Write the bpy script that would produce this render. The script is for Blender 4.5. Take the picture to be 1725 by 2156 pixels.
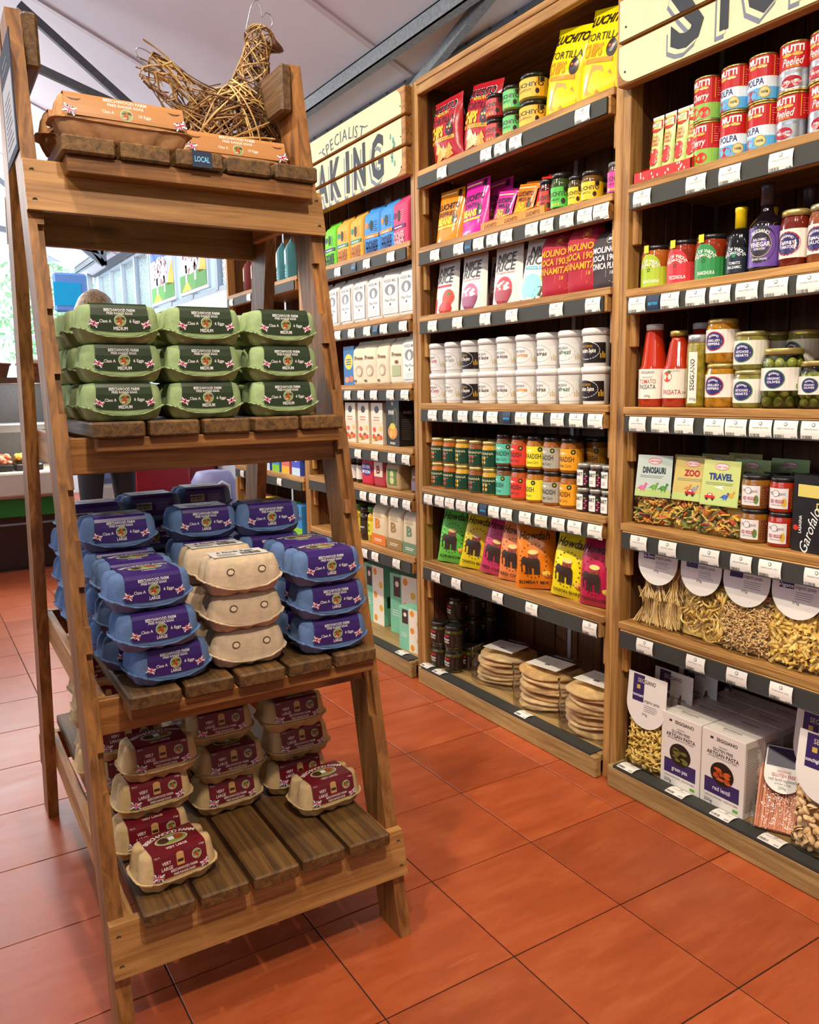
import bpy, math, random
import numpy as np
from mathutils import Matrix, Vector
random.seed(7); rng = np.random.default_rng(7)
for o in list(bpy.data.objects): bpy.data.objects.remove(o)
sc = bpy.context.scene
COL = sc.collection
PI = math.pi

# ------------------------------------------------------------------ camera
cam = bpy.data.cameras.new('camera'); camo = bpy.data.objects.new('camera', cam); COL.objects.link(camo)
cam.sensor_fit = 'HORIZONTAL'; cam.sensor_width = 36.0; cam.lens = 1703.1 / 1725 * 36.0
cam.clip_start = 0.05; cam.clip_end = 200
_r = (0.847526, -0.530503, -0.016311); _d = (-0.093353, -0.118747, -0.988526); _f = (0.52248, 0.839324, -0.150165)
camo.matrix_world = Matrix(((_r[0], -_d[0], -_f[0], -1.71849), (_r[1], -_d[1], -_f[1], -2.27696),
                            (_r[2], -_d[2], -_f[2], 1.25805), (0, 0, 0, 1)))
sc.camera = camo

# ------------------------------------------------------------------ light
sc.view_settings.view_transform = 'Standard'; sc.view_settings.look = 'None'
sc.view_settings.gamma = 1.0; sc.view_settings.use_curve_mapping = False
sc.view_settings.exposure = 0.0
try:
    sc.cycles.max_bounces = 8; sc.cycles.diffuse_bounces = 4; sc.cycles.glossy_bounces = 3; sc.cycles.transparent_max_bounces = 16
except AttributeError: pass
W = bpy.data.worlds.new('daylight'); sc.world = W; W.use_nodes = True
_bg = W.node_tree.nodes['Background']; _bg.inputs['Color'].default_value = (0.72, 0.87, 1.0, 1); _bg.inputs['Strength'].default_value = 3.2

def lamp(name, kind, loc, target, power, col, size=0.1, angle=90, blend=0.6):
    l = bpy.data.lights.new(name, kind); o = bpy.data.objects.new(name, l); COL.objects.link(o)
    o.location = loc; l.energy = power; l.color = col
    if kind == 'SPOT': l.spot_size = math.radians(angle); l.spot_blend = blend; l.shadow_soft_size = size
    elif kind == 'POINT': l.shadow_soft_size = size
    elif kind == 'AREA': l.shape = 'DISK'; l.size = size
    if target is not None:
        o.rotation_euler = (Vector(target) - Vector(loc)).to_track_quat('-Z', 'Y').to_euler()
    return o
WARM = (1.0, 0.88, 0.70)
for _y, _p in ((-2.0, 120), (-0.95, 140), (0.25, 132), (1.4, 122), (2.6, 120)):
    lamp('track_spot', 'SPOT', (-1.75, _y, 3.2), (0.25, _y + 0.05, 0.95), _p, WARM, 0.05, 95, 0.8)
lamp('track_spot', 'SPOT', (-2.6, -1.5, 3.0), (-1.0, -0.35, 1.9), 75, WARM, 0.04, 48, 0.7)
lamp('track_spot', 'SPOT', (-1.3, -2.5, 3.2), (-0.85, -0.8, 0.2), 210, WARM, 0.06, 80, 0.8)
for _x, _y in ((-2.4, 5.2), (-1.0, 7.2)): lamp('far_fill', 'POINT', (_x, _y, 3.0), None, 160, (1.0, 0.97, 0.92), 0.3)  # unseen fill points, added to brighten the far end of the hall

# ------------------------------------------------------------------ materials
def lin(h):
    h = h.lstrip('#'); c = [int(h[i:i + 2], 16) / 255 for i in (0, 2, 4)]
    return tuple(x / 12.92 if x <= 0.04045 else ((x + 0.055) / 1.055) ** 2.4 for x in c) + (1,)
_mc = {}
def mat(hx, rough=0.5, metal=0.0, var=0.0, vscale=30, bump=0.0, coat=0.0):
    key = (hx, rough, metal, var, vscale, bump, coat)
    if key in _mc: return _mc[key]
    m = bpy.data.materials.new('paint_' + hx.strip('#')); m.use_nodes = True; nt = m.node_tree; b = nt.nodes['Principled BSDF']
    b.inputs['Roughness'].default_value = rough; b.inputs['Metallic'].default_value = metal; b.inputs['Base Color'].default_value = lin(hx)
    if coat: b.inputs['Coat Weight'].default_value = coat; b.inputs['Coat Roughness'].default_value = 0.08
    if var or bump:
        tc = nt.nodes.new('ShaderNodeTexCoord'); n = nt.nodes.new('ShaderNodeTexNoise'); n.inputs['Scale'].default_value = vscale; n.inputs['Detail'].default_value = 5
        nt.links.new(tc.outputs['Object'], n.inputs['Vector'])
        if var:
            r = nt.nodes.new('ShaderNodeValToRGB'); c = lin(hx)
            r.color_ramp.elements[0].position = 0.3; r.color_ramp.elements[1].position = 0.7
            r.color_ramp.elements[0].color = tuple(x * (1 - var) for x in c[:3]) + (1,)
            r.color_ramp.elements[1].color = tuple(min(1, x * (1 + var)) for x in c[:3]) + (1,)
            nt.links.new(n.outputs['Fac'], r.inputs['Fac']); nt.links.new(r.outputs['Color'], b.inputs['Base Color'])
        if bump:
            bp = nt.nodes.new('ShaderNodeBump'); bp.inputs['Strength'].default_value = bump; bp.inputs['Distance'].default_value = 0.004
            nt.links.new(n.outputs['Fac'], bp.inputs['Height']); nt.links.new(bp.outputs['Normal'], b.inputs['Normal'])
    _mc[key] = m; return m

def wood(name, dark, light, axis, rough=0.55, knots=True, fine=1.0):
    key = (name, axis)
    if key in _mc: return _mc[key]
    m = bpy.data.materials.new(name); m.use_nodes = True; nt = m.node_tree; b = nt.nodes['Principled BSDF']; L = nt.links.new
    tc = nt.nodes.new('ShaderNodeTexCoord'); oi = nt.nodes.new('ShaderNodeObjectInfo')
    ml = nt.nodes.new('ShaderNodeMath'); ml.operation = 'MULTIPLY'; ml.inputs[1].default_value = 17.0; L(oi.outputs['Random'], ml.inputs[0])
    ad = nt.nodes.new('ShaderNodeVectorMath'); ad.operation = 'ADD'; L(tc.outputs['Object'], ad.inputs[0]); L(ml.outputs[0], ad.inputs[1])
    mp = nt.nodes.new('ShaderNodeMapping'); s = [22.0 * fine] * 3; s[axis] = 1.3; mp.inputs['Scale'].default_value = s; L(ad.outputs[0], mp.inputs['Vector'])
    n = nt.nodes.new('ShaderNodeTexNoise'); n.inputs['Scale'].default_value = 2.2; n.inputs['Detail'].default_value = 7; n.inputs['Roughness'].default_value = 0.62; n.inputs['Distortion'].default_value = 0.7
    L(mp.outputs[0], n.inputs['Vector'])
    r = nt.nodes.new('ShaderNodeValToRGB'); r.color_ramp.elements[0].position = 0.37; r.color_ramp.elements[1].position = 0.63
    r.color_ramp.elements[0].color = lin(dark); r.color_ramp.elements[1].color = lin(light); L(n.outputs['Fac'], r.inputs['Fac'])
    col = r.outputs['Color']
    hv = nt.nodes.new('ShaderNodeHueSaturation'); mr = nt.nodes.new('ShaderNodeMapRange'); mr.inputs['To Min'].default_value = 0.82; mr.inputs['To Max'].default_value = 1.14
    L(oi.outputs['Random'], mr.inputs['Value']); L(mr.outputs[0], hv.inputs['Value']); L(col, hv.inputs['Color']); col = hv.outputs['Color']
    if knots:
        mk = nt.nodes.new('ShaderNodeMapping'); s2 = [7.0] * 3; s2[axis] = 2.6; mk.inputs['Scale'].default_value = s2; L(ad.outputs[0], mk.inputs['Vector'])
        v = nt.nodes.new('ShaderNodeTexVoronoi'); v.inputs['Scale'].default_value = 1.0; L(mk.outputs[0], v.inputs['Vector'])
        rk = nt.nodes.new('ShaderNodeValToRGB'); rk.color_ramp.elements[0].position = 0.05; rk.color_ramp.elements[1].position = 0.17
        rk.color_ramp.elements[0].color = (0.22, 0.17, 0.15, 1); rk.color_ramp.elements[1].color = (1, 1, 1, 1); L(v.outputs['Distance'], rk.inputs['Fac'])
        mx = nt.nodes.new('ShaderNodeMix'); mx.data_type = 'RGBA'; mx.blend_type = 'MULTIPLY'; mx.inputs['Factor'].default_value = 0.75
        L(col, mx.inputs['A']); L(rk.outputs['Color'], mx.inputs['B']); col = mx.outputs['Result']
    L(col, b.inputs['Base Color']); b.inputs['Roughness'].default_value = rough
    bp = nt.nodes.new('ShaderNodeBump'); bp.inputs['Strength'].default_value = 0.45; bp.inputs['Distance'].default_value = 0.003
    L(n.outputs['Fac'], bp.inputs['Height']); L(bp.outputs['Normal'], b.inputs['Normal'])
    _mc[key] = m; return m

def film(name='clear_film', tint='#FFFFFF', fac=0.025, rough=0.09):
    if name in _mc: return _mc[name]
    m = bpy.data.materials.new(name); m.use_nodes = True; nt = m.node_tree; L = nt.links.new
    out = nt.nodes['Material Output']; nt.nodes.remove(nt.nodes['Principled BSDF'])
    t = nt.nodes.new('ShaderNodeBsdfTransparent'); t.inputs['Color'].default_value = lin(tint)
    g = nt.nodes.new('ShaderNodeBsdfGlossy'); g.inputs['Roughness'].default_value = rough
    lw = nt.nodes.new('ShaderNodeLayerWeight'); lw.inputs['Blend'].default_value = 0.12
    ma = nt.nodes.new('ShaderNodeMath'); ma.operation = 'ADD'; ma.inputs[1].default_value = fac; ma.use_clamp = True; L(lw.outputs['Fresnel'], ma.inputs[0])
    tc = nt.nodes.new('ShaderNodeTexCoord'); n = nt.nodes.new('ShaderNodeTexNoise'); n.inputs['Scale'].default_value = 45; n.inputs['Detail'].default_value = 2; L(tc.outputs['Object'], n.inputs['Vector'])
    bp = nt.nodes.new('ShaderNodeBump'); bp.inputs['Strength'].default_value = 0.6; bp.inputs['Distance'].default_value = 0.01; L(n.outputs['Fac'], bp.inputs['Height']); L(bp.outputs['Normal'], g.inputs['Normal'])
    mx = nt.nodes.new('ShaderNodeMixShader'); L(ma.outputs[0], mx.inputs['Fac']); L(t.outputs[0], mx.inputs[1]); L(g.outputs[0], mx.inputs[2]); L(mx.outputs[0], out.inputs['Surface'])
    _mc[name] = m; return m

def wd(kind, axis):
    return {'stand': lambda: wood('stained_softwood', '#704418', '#A87038', axis),
            'rail': lambda: wood('pale_stained_softwood', '#94602A', '#C48E50', axis),
            'plank': lambda: wood('dark_decking', '#4A3014', '#7A5528', axis, 0.6, True, 1.6),
            'post': lambda: wood('honey_pine', '#8E5E2A', '#C09050', axis),
            'panel': lambda: wood('brown_cladding', '#57341A', '#7C4E26', axis, 0.5),
            'plinth': lambda: wood('weathered_pine', '#8A6A3C', '#B3935C', axis)}[kind]()

# ------------------------------------------------------------------ mesh builder
class MB:
    def __init__(s): s.v = []; s.f = []; s.mi = []; s.sm = []; s.mats = []
    def slot(s, m):
        if m not in s.mats: s.mats.append(m)
        return s.mats.index(m)
    def add(s, vs, fs, m, smooth=False):
        k = len(s.v); i = s.slot(m); s.v.extend([tuple(map(float, p)) for p in vs])
        for f in fs: s.f.append(tuple(a + k for a in f)); s.mi.append(i); s.sm.append(smooth)
        return s
    def box(s, x0, x1, y0, y1, z0, z1, m, c=0.0, mtx=None):
        if c <= 0:
            vs = [(x, y, z) for z in (z0, z1) for y in (y0, y1) for x in (x0, x1)]
            fs = [(0, 2, 3, 1), (4, 5, 7, 6), (0, 1, 5, 4), (2, 6, 7, 3), (0, 4, 6, 2), (1, 3, 7, 5)]
        else:
            vs = []; idx = {}
            X = (x0, x1); Y = (y0, y1); Z = (z0, z1)
            for i in (0, 1):
                for j in (0, 1):
                    for k in (0, 1):
                        dx = c if i == 0 else -c; dy = c if j == 0 else -c; dz = c if k == 0 else -c
                        idx[i, j, k, 0] = len(vs); vs.append((X[i], Y[j] + dy, Z[k] + dz))
                        idx[i, j, k, 1] = len(vs); vs.append((X[i] + dx, Y[j], Z[k] + dz))
                        idx[i, j, k, 2] = len(vs); vs.append((X[i] + dx, Y[j] + dy, Z[k]))
            g = lambda i, j, k, a: idx[i, j, k, a]
            fs = [(g(0,0,0,0), g(0,0,1,0), g(0,1,1,0), g(0,1,0,0)), (g(1,0,0,0), g(1,1,0,0), g(1,1,1,0), g(1,0,1,0)),
                  (g(0,0,0,1), g(1,0,0,1), g(1,0,1,1), g(0,0,1,1)), (g(0,1,0,1), g(0,1,1,1), g(1,1,1,1), g(1,1,0,1)),
                  (g(0,0,0,2), g(0,1,0,2), g(1,1,0,2), g(1,0,0,2)), (g(0,0,1,2), g(1,0,1,2), g(1,1,1,2), g(0,1,1,2))]
            for j in (0, 1):
                for k in (0, 1): fs.append((g(0,j,k,1), g(1,j,k,1), g(1,j,k,2), g(0,j,k,2)))
            for i in (0, 1):
                for k in (0, 1): fs.append((g(i,0,k,0), g(i,1,k,0), g(i,1,k,2), g(i,0,k,2)))
                for j in (0, 1): fs.append((g(i,j,0,0), g(i,j,1,0), g(i,j,1,1), g(i,j,0,1)))
            for i in (0, 1):
                for j in (0, 1):
                    for k in (0, 1): fs.append((g(i,j,k,0), g(i,j,k,1), g(i,j,k,2)))
        if mtx is not None: vs = [tuple(mtx @ Vector(p)) for p in vs]
        return s.add(vs, fs, m)
    def prism(s, pts, d, m):                       # polygon pts (3d) extruded by vector d
        n = len(pts); vs = [tuple(p) for p in pts] + [tuple(a + b for a, b in zip(p, d)) for p in pts]
        fs = [tuple(range(n))[::-1], tuple(range(n, 2 * n))] + [(i, (i + 1) % n, n + (i + 1) % n, n + i) for i in range(n)]
        return s.add(vs, fs, m)
    def lathe(s, prof, m, n=20, smooth=True, caps=True, cx=0, cy=0):
        vs = []; fs = []
        for r, z in prof:
            for i in range(n): a = 2 * PI * i / n; vs.append((cx + r * math.sin(a), cy - r * math.cos(a), z))
        for k in range(len(prof) - 1):
            for i in range(n): j = (i + 1) % n; fs.append((k * n + i, k * n + j, (k + 1) * n + j, (k + 1) * n + i))
        s.add(vs, fs, m, smooth)
        if caps:
            k = len(s.v) - len(vs); i = s.slot(m)
            s.f.append(tuple(k + a for a in range(n))[::-1]); s.mi.append(i); s.sm.append(False)
            q = k + (len(prof) - 1) * n; s.f.append(tuple(q + a for a in range(n))); s.mi.append(i); s.sm.append(False)
        return s
    def tube(s, path, r, m, n=5, closed=False):
        P = [Vector(p) for p in path]; k = len(P); vs = []; fs = []; up = Vector((0.13, 0.21, 0.97))
        for i in range(k):
            t = (P[(i + 1) % k] - P[i - 1]) if closed else (P[min(i + 1, k - 1)] - P[max(i - 1, 0)])
            t.normalize(); a = t.cross(up)
            if a.length < 1e-3: a = t.cross(Vector((1, 0, 0)))
            a.normalize(); b = t.cross(a); rr = r[i] if hasattr(r, '__len__') else r
            for j in range(n): q = 2 * PI * j / n; vs.append(tuple(P[i] + a * (rr * math.cos(q)) + b * (rr * math.sin(q))))
        for i in range(k if closed else k - 1):
            for j in range(n): fs.append((i * n + j, i * n + (j + 1) % n, ((i + 1) % k) * n + (j + 1) % n, ((i + 1) % k) * n + j))
        if not closed: fs += [tuple(range(n)), tuple(range((k - 1) * n, k * n))[::-1]]
        return s.add(vs, fs, m, True)
    def grid(s, fn, nu, nv, m, smooth=True, wrap=False):
        vs = [fn(i / nu, j / nv) for j in range(nv + 1) for i in range(nu + 1)]
        fs = [(j * (nu + 1) + i, j * (nu + 1) + i + 1, (j + 1) * (nu + 1) + i + 1, (j + 1) * (nu + 1) + i) for j in range(nv) for i in range(nu)]
        return s.add(vs, fs, m, smooth)
    def sphere(s, c, rx, ry, rz, m, n=10, k=7):
        vs = [(c[0], c[1], c[2] - rz)]; fs = []
        for j in range(1, k):
            t = PI * j / k
            for i in range(n): a = 2 * PI * i / n; vs.append((c[0] + rx * math.sin(t) * math.cos(a), c[1] + ry * math.sin(t) * math.sin(a), c[2] - rz * math.cos(t)))
        vs.append((c[0], c[1], c[2] + rz)); N = len(vs) - 1
        for i in range(n):
            fs.append((0, 1 + (i + 1) % n, 1 + i)); fs.append((N, N - n + i, N - n + (i + 1) % n))
            for j in range(k - 2): fs.append((1 + j * n + i, 1 + j * n + (i + 1) % n, 1 + (j + 1) * n + (i + 1) % n, 1 + (j + 1) * n + i))
        return s.add(vs, fs, m, True)
    def mesh(s, name='part'):
        me = bpy.data.meshes.new(name); me.from_pydata(s.v, [], s.f)
        for m in s.mats: me.materials.append(m)
        me.polygons.foreach_set('material_index', s.mi); me.polygons.foreach_set('use_smooth', s.sm); me.update(); return me

def link(name, data, parent=None, loc=None, rot=None, scale=None):
    o = bpy.data.objects.new(name, data); COL.objects.link(o)
    if parent is not None: o.parent = parent
    if loc is not None: o.location = loc
    if rot is not None: o.rotation_euler = rot
    if scale is not None: o.scale = (scale,) * 3
    return o
def tag(o, label=None, cat=None, group=None, kind=None):
    if label: o['label'] = label
    if cat: o['category'] = cat
    if group: o['group'] = group
    if kind: o['kind'] = kind
    return o
def thing(name, label, cat, loc=(0, 0, 0), rz=0, rx=0, group=None, ry=0):
    o = link(name, None, None, loc, (rx, ry, rz)); o.empty_display_size = 0.05
    return tag(o, label, cat, group)
KIND = {}
def put(key, name, label, cat, loc, rz=0, rx=0, group=None, sc_=1.0, ry=0):
    t = thing(name, label, cat, loc, rz, rx, group, ry)
    if sc_ != 1.0: t.scale = (sc_,) * 3
    for e in KIND[key]:
        c = link(e[0], e[1], t)
        if len(e) > 2 and e[2]: c['kind'] = e[2]
        if len(e) > 3:
            for g in e[3]:
                q = link(g[0], g[1], c)
                if len(g) > 2 and g[2]: q['kind'] = g[2]
    return t

# ------------------------------------------------------------------ printed matter (flat lettering and shapes laid on a surface)
_tc = {}
def tmesh(t, bold=0.0, shear=0.0):
    key = (t, bold, shear)
    if key in _tc: return _tc[key]
    c = bpy.data.curves.new('lettering', 'FONT'); c.body = t; c.resolution_u = 2; c.offset = bold; c.shear = shear; c.fill_mode = 'FRONT'
    o = bpy.data.objects.new('lettering', c); me = bpy.data.meshes.new_from_object(o)
    v = np.array([x.co[:2] for x in me.vertices]) if len(me.vertices) else np.zeros((1, 2)); f = [tuple(p.vertices) for p in me.polygons]
    if len(me.polygons) and me.polygons[0].normal.z < 0: f = [q[::-1] for q in f]
    bpy.data.objects.remove(o); bpy.data.curves.remove(c); bpy.data.meshes.remove(me)
    lo = v.min(0); hi = v.max(0); _tc[key] = (v - np.array([(lo[0] + hi[0]) / 2, 0.0]), f, hi[0] - lo[0]); return _tc[key]
class D:
    def __init__(s, rough=0.45): s.p = []; s.rough = rough
    def rect(s, x0, y0, x1, y1, c, l=1, nx=1, ny=1):
        vs = [(x0 + (x1 - x0) * i / nx, y0 + (y1 - y0) * j / ny) for j in range(ny + 1) for i in range(nx + 1)]
        fs = [(j * (nx + 1) + i, j * (nx + 1) + i + 1, (j + 1) * (nx + 1) + i + 1, (j + 1) * (nx + 1) + i) for j in range(ny) for i in range(nx)]
        s.p.append((vs, fs, c, l)); return s
    def strip(s, w, rows, c, l=1, nx=2):               # band bent over the given rows
        vs = [(-w + 2 * w * i / nx, v) for v in rows for i in range(nx + 1)]
        s.p.append((vs, [(j * (nx + 1) + i, j * (nx + 1) + i + 1, (j + 1) * (nx + 1) + i + 1, (j + 1) * (nx + 1) + i) for j in range(len(rows) - 1) for i in range(nx)], c, l)); return s
    def ell(s, cx, cy, rx, ry, c, l=1, n=18, k=2, a0=0, a1=360):
        vs = [(cx, cy)]; fs = []; full = a1 - a0 >= 360; m = n if full else n + 1
        for q in range(1, k + 1):
            for i in range(m): a = math.radians(a0 + (a1 - a0) * i / n); vs.append((cx + rx * q / k * math.cos(a), cy + ry * q / k * math.sin(a)))
        for i in range(n):
            j = (i + 1) % m; fs.append((0, 1 + i, 1 + j))
            for q in range(k - 1): fs.append((1 + q * m + i, 1 + (q + 1) * m + i, 1 + (q + 1) * m + j, 1 + q * m + j))
        s.p.append((vs, fs, c, l)); return s
    def poly(s, pts, c, l=1): s.p.append((pts, [tuple(range(len(pts)))], c, l)); return s
    def text(s, t, cx, cy, h, c, l=3, w=None, bold=0.015, shear=0.0, rot=0.0, stretch=1.0):
        v, f, wd_ = tmesh(t, bold, shear); k = h / 0.7; kx = k * stretch
        if w: kx = w / max(wd_, 1e-6)
        P = v * np.array([kx, k]) - np.array([0, h / 2])
        if rot: a = math.radians(rot); P = P @ np.array([[math.cos(a), math.sin(a)], [-math.sin(a), math.cos(a)]])
        s.p.append(([(x + cx, y + cy) for x, y in P], f, c, l)); return s
    def arc(s, t, cx, cy, r, h, c, a_mid=90, l=3, bold=0.015, inner=False, gap=1.12):
        ws = [(tmesh(ch, bold)[2] if ch != ' ' else 0.3) * h / 0.7 * gap + h * 0.12 for ch in t]; tot = sum(ws); pos = -tot / 2
        for ch, w in zip(t, ws):
            m = pos + w / 2; pos += w
            if ch == ' ': continue
            a = math.radians(a_mid) - m / r if not inner else math.radians(a_mid) + m / r
            s.text(ch, cx + r * math.cos(a), cy + r * math.sin(a), h, c, l, None, bold, 0, math.degrees(a) - 90 + (180 if inner else 0))
        return s
    def lines(s, x0, x1, y0, y1, n, c, l=2, th=0.35):
        d = (y1 - y0) / n
        for i in range(n):
            e = x1 - (x1 - x0) * random.uniform(0, 0.25); y = y0 + d * i; s.rect(x0, y, e, y + d * th, c, l)
        return s
    def bars(s, x0, x1, y0, y1, c, n=11, l=3):
        d = (x1 - x0) / n
        for i in range(n): s.rect(x0 + d * i, y0, x0 + d * (i + random.uniform(0.3, 0.75)), y1, c, l)
        return s
    def flag(s, cx, cy, w, l=3, mir=1, tilt=18):       # corner of a union flag
        a = math.radians(tilt * mir)
        def T(pts): return [(cx + mir * (x * math.cos(a) - y * math.sin(a) * mir) * 1.0, cy + x * math.sin(a) * mir + y * math.cos(a)) for x, y in pts][::mir]
        h = w * 0.62
        s.poly(T([(-w/2, -h/2), (w/2, -h/2), (w/2, h/2), (-w/2, h/2)]), '#34305E', l)
        for q in ((-w/2, -h/2, w/2, h/2), (-w/2, h/2, w/2, -h/2)):
            dx, dy = q[2] - q[0], q[3] - q[1]; n = math.hypot(dx, dy); ox, oy = -dy / n * h * 0.11, dx / n * h * 0.11
            s.poly(T([(q[0]-ox, q[1]-oy), (q[2]-ox, q[3]-oy), (q[2]+ox, q[3]+oy), (q[0]+ox, q[1]+oy)]), '#F2EAEA', l + 1)
        s.poly(T([(-w/2, -h*.16), (w/2, -h*.16), (w/2, h*.16), (-w/2, h*.16)]), '#F2EAEA', l + 2); s.poly(T([(-w*.11, -h/2), (w*.11, -h/2), (w*.11, h/2), (-w*.11, h/2)]), '#F2EAEA', l + 2)
        s.poly(T([(-w/2, -h*.09), (w/2, -h*.09), (w/2, h*.09), (-w/2, h*.09)]), '#C01C3C', l + 3); s.poly(T([(-w*.065, -h/2), (w*.065, -h/2), (w*.065, h/2), (-w*.065, h/2)]), '#C01C3C', l + 3)
        return s
    def hen(s, cx, cy, r, l=3):                         # small round picture of a brown hen on grass
        s.ell(cx, cy, r, r, '#D8D0C0', l, 16, 1); s.ell(cx, cy, r * .92, r * .92, '#8FA05A', l + 1, 16, 1)
        s.poly([(cx - r*.85, cy + r*.1), (cx - r*.3, cy + r*.5), (cx + r*.7, cy + r*.55), (cx + r*.9, cy + r*.1)], '#4A4A38', l + 2)
        s.ell(cx - r*.12, cy - r*.3, r*.45, r*.42, '#A8482A', l + 3, 10, 1); s.ell(cx + r*.02, cy + r*.18, r*.2, r*.36, '#B8502E', l + 4, 10, 1); s.ell(cx - r*.3, cy - r*.55, r*.3, r*.16, '#E0B898', l + 4, 8, 1); return s
    def clip(s, bands):                                # keep only what falls inside the given height bands
        out = []
        for vs, fs, c, l in s.p:
            for lo, hi in bands:
                nv = []; nf = []
                for f in fs:
                    P = [vs[i] for i in f]
                    for sg, lim in ((1, lo), (-1, hi)):
                        Q = []
                        for i in range(len(P)):
                            p, q = P[i], P[(i + 1) % len(P)]; a, b = sg * (p[1] - lim), sg * (q[1] - lim)
                            if a >= 0: Q.append(p)
                            if a * b < 0: t = a / (a - b); Q.append((p[0] + (q[0] - p[0]) * t, p[1] + (q[1] - p[1]) * t))
                        P = Q
                        if len(P) < 3: break
                    if len(P) >= 3: nf.append(tuple(range(len(nv), len(nv) + len(P)))); nv.extend(P)
                if nf: out.append((nv, nf, c, l))
        s.p = out; return s
    def apply(s, mb, f, eps=0.00022, tr=None):
        for vs, fs, c, l in s.p:
            out = []
            for u, v in vs:
                if tr: u, v = tr(u, v)
                p, n = f(u, v); out.append((p[0] + n[0] * eps * l, p[1] + n[1] * eps * l, p[2] + n[2] * eps * l))
            mb.add(out, fs, mat(c, s.rough))
        return mb
def front(y): return lambda u, v: ((u, y, v), (0, -1, 0))
def right(x): return lambda u, v: ((x, u, v), (1, 0, 0))
def topf(z): return lambda u, v: ((u, v, z), (0, 0, 1))
def cyl(r, z0=0):
    return lambda u, v: ((r * math.sin(u / r), -r * math.cos(u / r), z0 + v), (math.sin(u / r), -math.cos(u / r), 0))
RZ = -PI / 2                # products on the wall units look towards -x

# ================================================================== the setting
def tile_mat():
    m = bpy.data.materials.new('terracotta_tile'); m.use_nodes = True; nt = m.node_tree; b = nt.nodes['Principled BSDF']; L = nt.links.new
    tc = nt.nodes.new('ShaderNodeTexCoord'); oi = nt.nodes.new('ShaderNodeObjectInfo')
    ml = nt.nodes.new('ShaderNodeMath'); ml.operation = 'MULTIPLY'; ml.inputs[1].default_value = 31.0; L(oi.outputs['Random'], ml.inputs[0])
    ad = nt.nodes.new('ShaderNodeVectorMath'); ad.operation = 'ADD'; L(tc.outputs['Object'], ad.inputs[0]); L(ml.outputs[0], ad.inputs[1])
    mp = nt.nodes.new('ShaderNodeMapping'); mp.inputs['Scale'].default_value = (2.2, 9.0, 1.0); mp.inputs['Rotation'].default_value = (0, 0, 0.25); L(ad.outputs[0], mp.inputs['Vector'])
    n = nt.nodes.new('ShaderNodeTexNoise'); n.inputs['Scale'].default_value = 1.8; n.inputs['Detail'].default_value = 9; n.inputs['Roughness'].default_value = 0.7; n.inputs['Distortion'].default_value = 0.3; L(mp.outputs[0], n.inputs['Vector'])
    r = nt.nodes.new('ShaderNodeValToRGB'); e = r.color_ramp.elements; e[0].position = 0.25; e[0].color = lin('#984420'); e[1].position = 0.75; e[1].color = lin('#BC6438')
    q = r.color_ramp.elements.new(0.5); q.color = lin('#AE5028'); L(n.outputs['Fac'], r.inputs['Fac'])
    hv = nt.nodes.new('ShaderNodeHueSaturation'); mr = nt.nodes.new('ShaderNodeMapRange'); mr.inputs['To Min'].default_value = 0.88; mr.inputs['To Max'].default_value = 1.1; L(oi.outputs['Random'], mr.inputs['Value']); L(mr.outputs[0], hv.inputs['Value']); L(r.outputs['Color'], hv.inputs['Color'])
    # pale scuffs
    n2 = nt.nodes.new('ShaderNodeTexNoise'); n2.inputs['Scale'].default_value = 60; n2.inputs['Detail'].default_value = 3; m2 = nt.nodes.new('ShaderNodeMapping'); m2.inputs['Scale'].default_value = (0.12, 1.0, 1.0); m2.inputs['Rotation'].default_value = (0, 0, 0.9); L(ad.outputs[0], m2.inputs['Vector']); L(m2.outputs[0], n2.inputs['Vector'])
    r2 = nt.nodes.new('ShaderNodeValToRGB'); r2.color_ramp.elements[0].position = 0.7; r2.color_ramp.elements[1].position = 0.86; L(n2.outputs['Fac'], r2.inputs['Fac'])
    ms = nt.nodes.new('ShaderNodeMath'); ms.operation = 'MULTIPLY'; ms.inputs[1].default_value = 0.35; L(r2.outputs['Color'], ms.inputs[0])
    mx = nt.nodes.new('ShaderNodeMix'); mx.data_type = 'RGBA'; mx.inputs['B'].default_value = lin('#D8A588'); L(ms.outputs[0], mx.inputs['Factor']); L(hv.outputs['Color'], mx.inputs['A']); L(mx.outputs['Result'], b.inputs['Base Color'])
    rr = nt.nodes.new('ShaderNodeMapRange'); rr.inputs['To Min'].default_value = 0.28; rr.inputs['To Max'].default_value = 0.5; L(n.outputs['Fac'], rr.inputs['Value']); L(rr.outputs[0], b.inputs['Roughness'])
    bp = nt.nodes.new('ShaderNodeBump'); bp.inputs['Strength'].default_value = 0.08; bp.inputs['Distance'].default_value = 0.004; L(n.outputs['Fac'], bp.inputs['Height']); L(bp.outputs['Normal'], b.inputs['Normal'])
    return m
TILE = tile_mat()
floor = link('floor', MB().box(-6.5, 0.6, -4.6, 9.2, -0.06, -0.004, mat('#3A2A1C', 0.8, 0, 0.2, 12)).mesh('floor')); tag(floor, 'terracotta tiled shop floor with thin dark joints', None, None, 'structure')
T3 = 1 / 3
tm = MB().box(-T3 / 2 + .0016, T3 / 2 - .0016, -T3 / 2 + .0016, T3 / 2 - .0016, -0.004, 0.0, TILE, 0.0012).mesh('tile')
rest = MB()
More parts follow.
